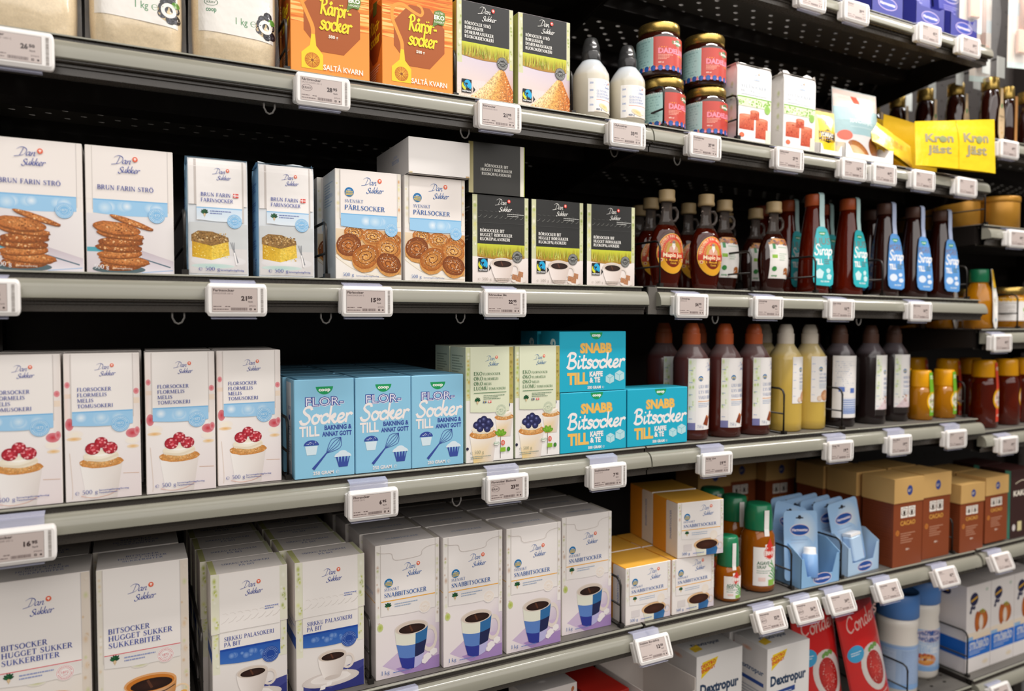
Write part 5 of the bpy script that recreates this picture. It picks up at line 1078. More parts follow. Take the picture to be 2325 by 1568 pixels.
def sugar_bag(W, D, H, seed, printed, side='#e9dcc4'):
    R = random.Random(seed); mb = MB(); nu, nv = 40, 22; beige = ('#e6d2b0', .14); vs = []; fs = []
    def shape(th, t):
        """superellipse section, gussets drawn in, bottom folds"""
        c, s_ = math.cos(th), math.sin(th); k = .42
        x = W / 2 * (abs(c) ** k) * (1 if c >= 0 else -1); y = D / 2 * (abs(s_) ** .75) * (1 if s_ >= 0 else -1)
        sq = .80 + .20 * min(1, t * 6) if t < .2 else 1.0; b = 1 + .02 * math.sin(5 * th + seed) * (1 - t)
        y *= sq * b * (1 - max(0, t - .6) * .9); x *= (.97 + .03 * min(1, t * 5))
        fold = 2.4 * math.exp(-((t - .1) / .07) ** 2) * (math.sin(th * 9 + seed) + .6 * math.sin(th * 17 + 2 * seed))
        return x, y + (fold if s_ < 0 else 0) * -.5
    for j in range(nv + 1):
        t = j / nv
        for i in range(nu):
            x, y = shape(2 * PI * i / nu, t); vs.append((x / 1000, y / 1000, H * t / 1000))
    for j in range(nv):
        for i in range(nu): fs.append((j * nu + i, j * nu + (i + 1) % nu, (j + 1) * nu + (i + 1) % nu, (j + 1) * nu + i))
    mb.add(vs, fs, beige, 0, True); mb.add(vs[:nu], [tuple(range(nu - 1, -1, -1))], beige); mb.add(vs[-nu:], [tuple(range(nu))], beige)
    def fn(u, v, h):
        t = max(0, min(1, v / H)); c = max(-1, min(1, u / (W / 2))); th = -math.acos(math.copysign(abs(c) ** (1 / .42), c)); x, y = shape(th, t); return (u / 1000, (y - h - .5) / 1000, v / 1000)
    a = Art(mb, fn, step=.02, curved=True)
    if printed:
        n = 12; lo = [(-W * .44 + W * .88 * i / n, 41 - (5 if printed == 1 else 4) * i / n) for i in range(n + 1)]
        for q in range(5): a.band([(p[0], p[1] + (H - 45 - p[1]) * q / 5) for p in lo], [(p[0], p[1] + (H - 45 - p[1]) * (q + 1) / 5) for p in lo], '#ece7df'); a.h -= a.step
        a.h += a.step; G = '#4f8a5a'
        a.sans('1 kg', -W * .02, 54, 9, G, .01, width=W * .14); a.serif('℮', W * .15, 54, 9.5, G)
        a.sans('coop', -W * .36, 66, 6, '#2f7a4c', .03, width=W * .12); a.ring(-W * .3, 78, 8, 1, '#3f6a48', 20, 4.5); a.sans('KRAV', -W * .3, 76.6, 3, '#3f6a48', .02, 'c')
        a.oval(W * .33, 56, 12, 13, '#d9c49a', '#cbb184', 20)
        for x, y in ((.27, 52), (.3, 66), (.37, 72), (.41, 60), (.36, 46), (.42, 48), (.28, 60)): a.oval(W * x, y, 6, 6, '#3a3a44', '#16161c', 10); a.dabs(10, inoval(W * x, y, 5, 5), .8, 1.4, ['#5a5a68', '#0f0f16', '#44444e'])
        a.ring(W * .34, 57, 7, 4.5, '#f3ede4', 18); a.oval(W * .42, 66, 5, 4, '#5f8f3a', n=10)
    o = mb.build('sugar_bag', FILM)
    for sx in (-1, 1):
        sm = MB(); x = sx * W / 2; w = 5; v = []
        for j in range(9): t = j / 8; v += [(x / 1000 - sx * .002, -.004 + .003 * math.sin(j * 1.7 + seed), H * t / 1000), ((x + sx * w * (1 - .3 * t)) / 1000, -.006 + .004 * math.sin(j * 2.1 + seed), H * t / 1000)]
        sm.add(v, [(2 * j, 2 * j + 1, 2 * j + 3, 2 * j + 2) for j in range(8)], '#ffffff', 0, True); sm.build('clear_side_seam', CLEAR, o)
    return o
g = 'clear bags of pale raw sugar'
o = put(sugar_bag(112, 70, 190, 2, 0), -.108, .055, ZS[1], 1); tag(o, 'clear bag of sugar, slumped, cut by the picture corner, no print showing', 'sugar bag', g)
o = put(sugar_bag(107, 70, 190, 5, 1), .014, .058, ZS[1], 1); tag(o, 'clear bag of pale sugar, middle of three, beside the slumped one', 'sugar bag', g)
o = put(sugar_bag(107, 70, 190, 9, 2), .133, .058, ZS[1], 1); tag(o, 'clear bag of pale sugar, beside the orange cartons', 'sugar bag', g)

def bottle(name, prof, mat_, cap_prof, cap_mat, n=36, cols=None, sy=1.0):
    mb = MB(); mb.lathe(prof, n, cols=cols, sy=sy); o = mb.build(name, mat_)
    cb = MB(); cb.lathe(cap_prof, 28, '#ffffff'); cb.build('cap', cap_mat, o)
    return o
def band(o, r, z0, z1, w, art, a0=0, sy=1.0, bg='#f2eeea', name='label', m=None, slope=0):
    """paper label w mm wide wrapped round radius r mm, lower edge z0"""
    mb = MB(); f0 = F_cyl(r + .35, z0, a0, sy)
    fn = (lambda u, v, h: f0(u, v, h)) if not slope else (lambda u, v, h: ((lambda a, rr: (rr * math.sin(a), -rr * math.cos(a) * sy, (z0 + v) / 1000))(u / r + a0, (r + .35 + h - slope * v) / 1000)))
    a = Art(mb, fn, step=.012, curved=True); H = z1 - z0; a.h = 0
    a.rect(-w / 2, 0, w / 2, H, bg, nx=20); art(a, w, H)
    return mb.build(name, m or SATIN, o)

# --- glucose syrup bottles
def l_glu(a, W, H):
    a.rect(-W / 2, 0, -W * .3, H, '#efece6'); 
    for k in range(4): a.sans('200', -W * .45, H * (.18 + k * .22), 3, '#5a7ab8', .02)
    for i, t in enumerate(('GLYKOSSIRAP', 'GLUKOSESIRUP', 'GLUKOOSISIIRAPPI')): a.serif(t, -W * .24, H * (.6 - i * .085), 3.6, '#4f78b8', W * (.42 + .05 * i))
    a.rect(-W * .25, H * .36, W * .4, H * .375, '#e07a5a'); logo(a, W * .1, H * .82, W * .3, '#5f86c0')
    a.oval(W * .02, H * .16, W * .2, H * .08, '#f0c070', '#f3dcb8', 18, -20); a.oval(W * .25, H * .2, W * .12, H * .1, '#f4dcd2', '#f0e4dc', 14); a.rect(-W * .3, .3, W / 2, H * .04, '#e9dccb'); a.sans('400 g', -W * .26, H * .05, 3.4, '#55647e', .02)
g = 'squeeze bottles of clear glucose syrup'
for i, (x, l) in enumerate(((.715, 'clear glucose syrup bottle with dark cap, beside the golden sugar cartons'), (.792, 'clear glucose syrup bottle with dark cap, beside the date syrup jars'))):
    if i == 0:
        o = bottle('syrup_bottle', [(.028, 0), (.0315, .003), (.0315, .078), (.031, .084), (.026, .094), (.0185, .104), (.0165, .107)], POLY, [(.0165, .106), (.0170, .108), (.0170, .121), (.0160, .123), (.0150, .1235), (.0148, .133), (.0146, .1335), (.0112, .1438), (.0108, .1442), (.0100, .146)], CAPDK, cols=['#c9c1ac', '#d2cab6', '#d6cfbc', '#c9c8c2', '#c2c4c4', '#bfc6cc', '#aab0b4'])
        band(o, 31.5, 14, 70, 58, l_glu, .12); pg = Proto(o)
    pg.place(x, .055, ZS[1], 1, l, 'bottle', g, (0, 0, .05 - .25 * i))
# --- date syrup jars
def l_date(a, W, H):
    a.rect(-W / 2, 0, -W * .22, H, '#a9cfcb'); a.fine(-W * .46, H * .86, W * .2, 9, 5, '#7fa8a6')
    a.rect(-W * .22, 0, W * .3, H, '#c2453a'); a.rect(W * .3, 0, W / 2, H, '#a9cfcb')
    a.oval(W * .06, H * .84, W * .085, H * .105, '#2f8a56', n=20); a.sans('Sevan', W * .06, H * .8, H * .085, '#f4f4ee', .03, 'c', width=W * .12)
    a.rect(-W * .16, H * .665, -W * .08, H * .7, '#e8842c'); a.sans('DADELSIRAP', -W * .17, H * .5, H * .15, '#f08ca0', .05, width=W * .43); a.rect(W * .06, H * .44, W * .25, H * .475, '#e8842c')
    a.fine(-W * .17, H * .44, W * .16, 4, 2.4, '#eba892'); a.sans('400 ml', -W * .17, H * .2, 2.6, '#f4d8cc', .02); a.stroke([(W * .14, H * .22), (W * .17, H * .26), (W * .2, H * .22), (W * .25, H * .25)], .8, '#3a5aa8')
    n = 13
    for k in range(n):
        a.h -= a.step * 1.6; x = -W * .44 + W * .88 * k / (n - 1); a.oval(x, H * .055, W * .026, H * .085, '#2a62b0', '#1f4a92', 12); a.oval(x + W * .034, H * .04, W * .013, H * .04, '#f08ca0', n=8); a.rect(x + W * .028, H * .08, x + W * .04, H * .12, '#e8842c')
g = 'jars of date syrup with gold lids'
for i, (x, z, b, rz, l) in enumerate(((.876, 0, 1, .30, 'date syrup jar with gold lid, lower one beside the glucose bottles'), (.972, 0, 2, .05, 'date syrup jar with gold lid, lower one beside the jam sugar bags'), (.866, .0965, 1, .02, 'date syrup jar with gold lid, on top, nearer the glucose bottles'), (.966, .0965, 2, .08, 'date syrup jar with gold lid, on top, nearer the jam sugar bags'))):
    if i == 0:
        o = bottle('syrup_jar', [(.036, 0), (.0405, .004), (.0405, .066), (.040, .070), (.036, .077), (.0345, .080)], GLASSY, [(.0365, .078), (.0375, .079), (.0375, .092), (.0365, .0945), (.033, .095), (.0325, .0942)], GOLD, 44)
        band(o, 40.5, 8, 66, 172, l_date, 0); pj = Proto(o)
    pj.place(x, .06, ZS[1] + .002 + z + (.0 if b == 1 else .0), b, l, 'jar', g, (0, 0, rz))
# --- jam sugar paper bags
def art_sylt(a, W, H):
    a.step = .02; grid_rect(a, 1, H * .02, W - 1, H * .5, '#efeae8', n=5); grid_rect(a, 1, H * .5, W - 1, H * .98, '#f6f3f0', n=6)
    for x, y, w, h in ((.28, .26, .42, .18), (.72, .2, .36, .24), (.5, .36, .26, .1)):
        a.quad([(W * (x - w / 2), H * (y - h / 2)), (W * (x + w / 2), H * (y - h / 2)), (W * (x + w / 2), H * (y + h / 2)), (W * (x - w / 2), H * (y + h / 2))], [('#b8442c', .4), ('#c8583c', .4), ('#dc7454', .4), ('#e08a68', .4)]); a.oval(W * x, H * (y + h / 2), W * w / 2, H * .02, '#e8a080', '#d87a5c', 16); a.dabs(20, inrect(W * (x - w * .4), H * (y - h * .45), W * (x + w * .4), H * (y + h * .4)), .8, 2, ['#9c3020', '#d8684a', '#b84030'])
    a.oval(W * .15, H * .1, W * .07, H * .03, '#e8805a', '#d8684a', 12); a.rect(W * .84, H * .03, W * .985, H * .2, '#e3e2cc')
    a.rect(1, H * .465, W - 1, H * .575, '#dfe6c4'); a.dabs(60, inrect(3, H * .475, W - 3, H * .565), 1.2, 3, ['#8dbb52', '#a8cc70', '#7fae44', '#f0f2e0']); a.rect(1, H * .575, W - 1, H * .59, '#7fb24a'); a.oval(W * .87, H * .46, W * .09, H * .055, '#8dbb52', '#9cc668', 14)
    a.serif('SYLTSOCKER', W * .1, H * .7, H * .045, '#93a6b8', W * .74, b=.8); a.serif('MED PEKTIN', W * .1, H * .645, H * .036, '#a3b2c0', W * .55, b=.8); a.fine(W * .1, H * .615, W * .74, 1, 3, '#b4c0cb'); logo(a, W * .5, H * .86, W * .3, '#9fb6d0', '#eec0a8')
g = 'white paper bags printed with jam glasses'
for i, (x, y, l) in enumerate(((1.012, .02, 'white paper bag printed with jam glasses, beside the date syrup jars'), (1.132, .018, 'white paper bag printed with jam glasses, torn top, beside the yellow pouch'))):
    mb, s = bag_block('x', 89, 62, 148, art_sylt, '#f4f1ee', '#e9e4de', 8, PAPER, 3 if i == 0 else 7, 3 + i)
    for k in range(4): s.oval(50, 110 - k * 22, 4, 6, '#c3c98e', '#e4e2d0', 10)
    s.fine(10, 110, 20, 8, 5, '#b9c2c6'); o = put(mb.build('jam_sugar_bag', PAPER), x, y, ZS[1], 2); tag(o, l, 'sugar bag', g)
# --- yeast pouch and almond bag in white trays
def pouch(name, W, H, T, art, c, seed=1, m=None, top=.12):
    """flat filled pouch standing up, pillow section, crimped top"""
    R = random.Random(seed); mb = MB(); nu, nv = 10, 12
    def fn0(u, v, side):
        t = u / W; s_ = v / H; p = (math.sin(PI * min(1, max(0, t))) ** .6) * min(1, max(0, (1 - top - s_) / .35)) ** .7 * (1 - .25 * (1 - s_))
        return T / 2 * p
    for sd in (-1, 1):
        vs = [(W * i / nu / 1000, sd * (fn0(W * i / nu, H * j / nv, sd) + .25 + (R.uniform(-.4, .4) if 0 < i < nu else 0)) / 1000, H * j / nv / 1000) for j in range(nv + 1) for i in range(nu + 1)]
        mb.add(vs, [(j * (nu + 1) + i, j * (nu + 1) + i + 1, (j + 1) * (nu + 1) + i + 1, (j + 1) * (nu + 1) + i) for j in range(nv) for i in range(nu)], c, 0, True)
    mb.add([(0, -.00025, 0), (0, .00025, 0), (0, .00025, H / 1000), (0, -.00025, H / 1000), (W / 1000, -.00025, 0), (W / 1000, .00025, 0), (W / 1000, .00025, H / 1000), (W / 1000, -.00025, H / 1000)], [(0, 1, 2, 3), (4, 5, 6, 7), (3, 2, 6, 7), (0, 1, 5, 4)], c)
    a = Art(mb, lambda u, v, h: (u / 1000, -(fn0(u, v, -1) + .8 + h) / 1000, v / 1000), step=.02, curved=True); art(a, W, H)
    return mb.build(name, m or FILM)
def tray(name, W, D, H, lip, c, m=CARD, mark=None):
    """open cardboard tray; front wall cut down to a lip in the middle"""
    mb = MB(); w, d, h, l = W / 1000, D / 1000, H / 1000, lip / 1000; t = .0012
    mb.box(0, w, 0, d, 0, t, c); mb.box(0, w, d - t, d, 0, h, c)
    for x in (0, w - t): mb.prism([(0, 0), (d, 0), (d, h), (d * .35, h), (0, h * .75)], x, x + t, c)
    f = [(0, 0), (W, 0), (W, H * .72), (W * .93, H * .72), (W * .82, lip), (W * .16, lip), (W * .07, H * .72), (0, H * .72)]
    mb.add([(x / 1000, 0, z / 1000) for x, z in f] + [(x / 1000, t, z / 1000) for x, z in f], [tuple(range(8)), tuple(range(15, 7, -1))] + [(i, (i + 1) % 8, 8 + (i + 1) % 8, 8 + i) for i in range(8)], c)
    if mark: a = front_art(mb); mark(a, W, H)
    return mb.build(name, m)
o = put(tray('display_tray', 66, 80, 30, 10, '#f4f1ee'), 1.228, .010, ZS[1], 2); tag(o, 'white card tray holding the small yellow pouch', 'tray')
def art_torr(a, W, H):
    a.rect(W * .02, H * .03, W * .98, H * .97, '#f0dc8a'); a.rect(W * .15, H * .05, W * .85, H * .82, '#f2c220'); a.rect(W * .43, H * .68, W * .57, H * .78, '#d8552c')
    a.poly([(W * .13, H * .32), (W * .35, H * .3), (W * .5, H * .27), (W * .65, H * .3), (W * .9, H * .32), (W * .9, H * .54), (W * .65, H * .54), (W * .5, H * .58), (W * .35, H * .54), (W * .13, H * .54)], '#26241c'); a.sans('TORRJÄST', W * .5, H * .41, H * .085, '#f6f2ea', .04, 'c', width=W * .62); a.fine(W * .32, H * .5, W * .36, 1, 3, '#c8bfa8'); a.fine(W * .22, H * .36, W * .55, 1, 3, '#c8a8b4')
o = put(pouch('yeast_pouch', 62, 92, 20, art_torr, '#ead68c', 2), 1.230, .026, ZS[1] + .0015, 2, (-.06, 0, 0)); tag(o, 'small yellow pouch with a black badge, standing in a white tray', 'pouch')
o = put(tray('display_tray', 152, 95, 40, 12, '#f4f1ee'), 1.297, .006, ZS[1], 2); tag(o, 'white card tray holding the grey green almond flour bag', 'tray')
def art_mandel(a, W, H):
    a.rect(1, H * .02, W - 1, H * .36, '#d9d3d0'); a.rect(1, H * .36, W - 1, H * .74, '#9dbcc0', '#a9c6c8'); a.rect(1, H * .74, W - 1, H * .98, '#e9d3c8'); a.rect(W * .4, H * .8, W * .54, H * .92, '#d8604a')
    a.sans('MANDELMJÖL', W * .5, H * .52, H * .05, '#e6f0ee', .03, 'c', width=W * .5); a.fine(W * .36, H * .6, W * .26, 1, 4, '#d4e4e2'); a.fine(W * .26, H * .46, W * .5, 1, 4, '#c4d8d8'); a.oval(W * .17, H * .34, W * .13, H * .07, '#d8604a', n=18)
    a.oval(W * .45, H * .14, W * .26, H * .1, ('#c98a50', .5), ('#9c5c2c', .5), 20, -28); a.oval(W * .42, H * .11, W * .2, H * .07, '#e4c8a0', '#d2ac7c', 18, -28); a.oval(W * .8, H * .22, W * .17, H * .12, ('#a86a3c', .5), ('#7c4420', .5), 18, -40)
o = put(pouch('almond_flour_bag', 140, 154, 42, art_mandel, '#c9cfcc', 4, None, .1), 1.303, .040, ZS[1] + .0015, 2, (-.05, 0, 0)); tag(o, 'grey green almond flour bag in a white tray', 'bag')
for k in range(3): o = put(pouch('almond_flour_bag', 110, 128, 20, lambda a, W, H: None, '#cdb6a8', 7 + k, None, .1), 1.318 - .004 * k, .108 + .026 * k, ZS[1] + .0015, 2); tag(o, f'pale bag, {("second", "third", "fourth")[k]} in the queue behind the grey green almond flour bag', 'bag', 'bags queued behind the almond flour')
def art_kron(a, W, H):
    for k in (0, 1):
        x = W * (.27 + .46 * k); a.sans('Kron', x, H * (.54 + .02 * k), H * .17, '#a8a080', .035, 'c', width=W * .33); a.sans('Jäst' if k else 'jäst', x, H * (.30 + .02 * k), H * .17, '#a8a080', .03, 'c', width=W * .28); a.oval(x + W * .035, H * .6, W * .04, H * .07, '#97a070', n=12)
    a.rect(W * .495, 1, W * .505, H - 1, '#dcb818')
def art_kron2(a, W, H):
    a.sans('JÄST', W * .5, H * .5, H * .1, '#e8a02c', .02, 'c', width=W * .5); a.fine(W * .2, H * .42, W * .5, 2, 6, '#e8a838')
o = pouch('yeast_sachet', 250, 112, 14, art_kron, '#f4d028', 11, None, .06)
for v_ in o.data.vertices: v_.co.z *= .84 + .26 * v_.co.x / .25
put(o, 1.497, -.012, ZS[1] + .002, 2, (-.04, -.012, -.10)); tag(o, 'yellow double yeast sachet standing over the price rail', 'sachet', 'yellow yeast sachets')
o = put(pouch('yeast_sachet', 150, 62, 12, art_kron2, '#f2cc26', 12, None, .06), 1.398, .020, ZS[1] + .048, 2, (-.3, .30, .03)); tag(o, 'yellow yeast sachet slipping sideways beside the almond flour bag', 'sachet', 'yellow yeast sachets')
for k in range(5): o = put(pouch('yeast_sachet', 200, 118 - 3 * k, 16, lambda a, W, H: None, '#d9b01e', 13 + k, None, .06), 1.49 - .006 * k, .066 + .022 * k, ZS[1] + .012, 2, (0, .05 - .015 * k, 0)); tag(o, f'yellow yeast sachet, {("first", "second", "third", "fourth", "fifth")[k]} of the shaded row behind the front sachets', 'sachet', 'yellow yeast sachets')

# --- maple syrup flasks
FP = [(.022, 0), (.0265, .003), (.0275, .012), (.0315, .03), (.0352, .052), (.0358, .066), (.034, .085), (.0285, .103), (.020, .117), (.0135, .126), (.0115, .135), (.0112, .158), (.0125, .160), (.0125, .164)]
FS = .62
def flask(label_art, body, kind, lw=34, lh=46, lz=64):
    mb = MB(); mb.lathe(FP[:9], 40, sy=FS); mb.lathe(FP[8:], 40, sy=FS, mi=1); o = mb.build('maple_syrup_bottle', [body, CLEARGL])
    cb = MB(); cb.lathe([(.0150, .160), (.0158, .161), (.0158, .166), (.0148, .168), (.0150, .179), (.0145, .1815), (.012, .182)], 26); cb.build('cap', TAN, o)
    hd = MB(); hd.tube([(.011, 0, .150), (.020, 0, .151), (.0255, 0, .144), (.0255, 0, .134), (.020, 0, .127), (.014, 0, .125)], .003, 8); hd.build('handle', CLEARGL, o)
    lm = MB()
    def rad(z):
        for (r0, z0), (r1, z1) in zip(FP, FP[1:]):
            if z0 <= z <= z1: return r0 + (r1 - r0) * (z - z0) / (z1 - z0)
        return .011
    def fn(u, v, h):
        r = rad((lz + v) / 1000); q = max(r * r - (u / 1000) ** 2, (r * .25) ** 2); return (u / 1000, -(FS * math.sqrt(q) + .0006 + h / 1000), (lz + v) / 1000)
    a = Art(lm, fn, step=.02, curved=True); label_art(a); lm.build('label', SATIN, o)
    return o
def pie(a, rx, ry, c, a0=0, a1=360, rings=4):
    """oval label laid as rings so that it follows the curve"""
    n = 32
    for k in range(rings):
        s0, s1 = k / rings, (k + 1) / rings; pts = []
        for i in range(n + 1):
            t = math.radians(a0 + (a1 - a0) * i / n); pts += [(rx * s0 * math.cos(t), ry * s0 * math.sin(t)), (rx * s1 * math.cos(t), ry * s1 * math.sin(t))]
        a.raw(pts, [(2 * i, 2 * i + 1, 2 * i + 3, 2 * i + 2) for i in range(n)], c); a.h -= a.step
    a.h += a.step
def lab_maple(a):
    pie(a, 31, 37, '#e8b040'); pie(a, 29.5, 35.5, '#d8442c', 0, 180); pie(a, 29.5, 35.5, '#eaa82e', 180, 360)
    pie(a, 20, 25, '#c09a38', 0, 180); pie(a, 20, 25, '#7a2c18', 180, 360)
    # plain bearded woodsman figure without features
    pie_pts = [(-12, 1), (-9, 11), (-4, 14), (4, 14), (9, 11), (12, 1)]; a.poly(pie_pts, '#d8a08c'); a.poly([(-4, 14), (0, 5), (4, 14)], '#f2ece4'); a.oval(0, 17.5, 3.6, 4.2, '#e6c4a8', n=14); a.oval(0, 14.5, 4, 4, '#f2ece4', n=12); a.oval(0, 20.5, 3.8, 2.4, '#8a8078', n=12)
    a.rect(-29.8, -8.5, 29.8, 1.5, '#c8402a', nx=14); a.sans('Maple Joe', 0, -6.5, 7.5, '#f6e4c0', .03, 'c', width=43)
    a.sans('Produce of', 0, -14, 3.4, '#e8b040', .03, 'c', width=20); a.sans('Canada', 0, -19, 3.4, '#e8b040', .03, 'c', width=14)
    t = 'ABSOLUTELY PURE MAPLE SYRUP'
    for i, ch in enumerate(t):
        th = math.radians(172 - 164 * i / (len(t) - 1)); a.h -= a.step; a.sans(ch, 24.6 * math.cos(th), 29.6 * math.sin(th), 4.4, '#f3cfa8', .02, 'c', .8, 0, None, math.degrees(th) - 90)
    for s_ in (-1, 1): a.oval(s_ * 24, -12, 3, 3, '#f4dcb0', n=12); a.oval(s_ * 24, -12, 1.8, 1.8, '#c8402a', n=8)
def lab_eco(a):
    G = '#4f9a5a'
    for k in range(4): a.rect(-25, -36 + k * 17, 25, -36 + k * 17 + 17.4, '#ece8e2', nx=10); a.h -= a.step
    a.h += a.step
    for k in range(3): a.rect(-25 + k * 3.5, 31 + k * 4, 25 - k * 3.5, 35.4 + k * 4, '#c98a4a', nx=8)
    a.dabs(26, inrect(-20, 31, 20, 40), 2, 4.5, ['#8a4a20', '#5a4a5c', '#e0a050', '#b86a2c', '#a87a8a']); a.rect(-19, 22, -13, 33, '#2f8a4a'); a.fine(-8, 25, 26, 1, 3, '#8fb898'); a.rect(-21, 4, -10, 11, '#8dbb36'); a.fine(-6, 12, 22, 4, 4, '#b8ccb8'); a.oval(-16, -17, 5, 5, '#3c8a44', n=14)
    a.sans('a', 15, -31, 22, '#a8622c', .08, 'c'); a.sans('coop', -21, -32, 4, '#2f8a4a', .03)
pm = Proto(flask(lab_maple, MAPLE, 0)); pe = Proto(flask(lab_eco, GLASSY, 1)); g1, g2 = 'maple syrup flasks with a round red label', 'dark maple syrup flasks with a white label'
pm.place(.878, .055, ZS[2], 2, 'maple syrup flask with round red and yellow label, front one by the shelf joint', 'bottle', g1)
pm.place(.973, .055, ZS[2], 2, 'maple syrup flask with round red and yellow label, front one farther from the shelf joint', 'bottle', g1)
for i, (x, y, l) in enumerate(((.908, .14, 'second in the queue at the shelf joint'), (.945, .225, 'third in the queue at the shelf joint'), (1.012, .15, 'behind the second front flask'))): pm.place(x, y, ZS[2], 2, 'maple syrup flask, ' + l, 'bottle', g1)
pe.place(1.048, .085, ZS[2], 2, 'dark flask with a white label, partly hidden behind the second red labelled flask', 'bottle', g2); pe.place(1.146, .05, ZS[2], 2, 'dark flask with a white label, in front, whole label in view', 'bottle', g2)
pe.place(1.178, .13, ZS[2], 2, 'dark flask with a white label, behind the whole front one', 'bottle', g2); pe.place(1.172, .21, ZS[2], 2, 'dark flask with a white label, deepest in the shade', 'bottle', g2)
# --- tall syrup bottles with hanging tags
def tall(body, capm, tagc, word, strapc, cup):
    mb = MB(); mb.lathe([(.027, 0), (.0305, .003), (.0308, .02), (.030, .06), (.0265, .11), (.0215, .150), (.0182, .172), (.0172, .182)], 36); o = mb.build('tall_syrup_bottle', body)
    cb = MB(); cb.lathe([(.0182, .182), (.0188, .183), (.0184, .204), (.0176, .206), (.015, .2062)], 28); cb.build('cap', capm, o)
    tg = MB(); TB = ((0, 34), (30, 33.5), (60, 32.6), (110, 29.2), (140, 25.4), (160, 23))
    def yy(z):
        for (za, ra), (zb, rb) in zip(TB, TB[1:]):
            if za <= z <= zb: return -(ra + (rb - ra) * (z - za) / (zb - za)) / 1000
        return -.023
    out = [(-22, 24), (-15, 18), (16, 16), (23, 20), (24, 40), (21, 80), (16, 118), (12, 132), (5, 138), (-6, 138), (-12, 133), (-18, 112), (-23, 70), (-24, 38)]
    Art(tg, lambda u, v, h: (u / 1000, yy(v) + .0008, v / 1000), curved=True).poly(out, tagc)
    a = Art(tg, lambda u, v, h: (u / 1000, yy(v) - .0002 - h / 1000, v / 1000), curved=True); a.poly(out, tagc); coop(a, 0, 127, 17)
    a.sans(word, 0, 101, 14, '#8d6a58', .0, 'c', width=34); a.script('Sirap', -19, 80, 11, '#f2f0ee', .32, (math.radians(60), .5), .1, 40); a.sans('TILL', -20, 60, 11, '#f2f0ee', .05, width=20); a.fine(3, 69, 17, 3, 4, '#5f7a80', 2.4)
    for x, y, r in ((-8, 42, 10), (12, 48, 5), (14, 36, 6)):
        if cup: a.poly([(x - r, y + r * .3), (x, y + r), (x + r, y + r * .3), (x + r * .6, y - r), (x - r * .6, y - r)], '#cfeaec')
        else: a.oval(x, y, r * 1.1, r * .8, '#dfe8f4', n=16)
    a.sans('750 GRAM', 4, 24, 3.2, '#e8f4f4', .03, 'c', width=20); tgo = tg.build('hanging_tag', SATIN, o)
    sp = MB(); w = .0055; path = [(-.0, .2075), (-.0185, .2075), (-.0215, .204), (-.0225, .19), (-.023, .16), (yy(136), .1365)]
    for x0 in (0,):
        v = [(sx * w + .002, y, z) for y, z in path for sx in (-1, 1)]; m = len(path)
        v2 = [(x, y + .0008, z + (.0008 if k < 4 else 0)) for k, (x, y, z) in enumerate(v)]
        sp.add(v, [(2 * i, 2 * i + 1, 2 * i + 3, 2 * i + 2) for i in range(m - 1)], strapc); sp.add(v2, [(2 * i, 2 * i + 1, 2 * i + 3, 2 * i + 2) for i in range(m - 1)], strapc)
    sp.build('tag_strap', SATIN, tgo)
    return o
pl = Proto(tall(LIGHTSY, CAPBR, '#35b4bc', 'LJUS', '#b4d4d2', True)); pk = Proto(tall(GLASSY, CAPBK, '#5f9ad8', 'MÖRK', '#b6c2de', False)); g1, g2 = 'light syrup bottles with turquoise tags', 'dark syrup bottles with blue tags'
pl.place(1.262, .05, ZS[2], 2, 'tall syrup bottle with turquoise tag, beside the white labelled dark flask', 'bottle', g1, (0, 0, -.25)); pl.place(1.368, .05, ZS[2], 2, 'tall syrup bottle with turquoise tag, nearer the blue tagged bottles', 'bottle', g1, (0, 0, 0))
for i, (x, y, l) in enumerate(((1.275, .13, 'behind the first turquoise tagged one'), (1.385, .13, 'behind the second turquoise tagged one'), (1.282, .21, 'deepest behind the first turquoise tagged one'))): pl.place(x, y, ZS[2], 2, 'tall amber syrup bottle with orange cap, ' + l, 'bottle', g1)
for i, x in enumerate((1.488, 1.588, 1.688)): pk.place(x, .05, ZS[2], 2, 'tall dark syrup bottle with blue tag, ' + ('next to the turquoise tagged ones', 'middle of the three', 'at the shelf end')[i], 'bottle', g2, (0, 0, -.12))
pk.place(1.462, .125, ZS[2], 2, 'tall dark syrup bottle with brown cap, in the second row behind the turquoise tags', 'bottle', g2); pk.place(1.54, .125, ZS[2], 2, 'tall dark syrup bottle with brown cap, in the second row behind the blue tags', 'bottle', g2)

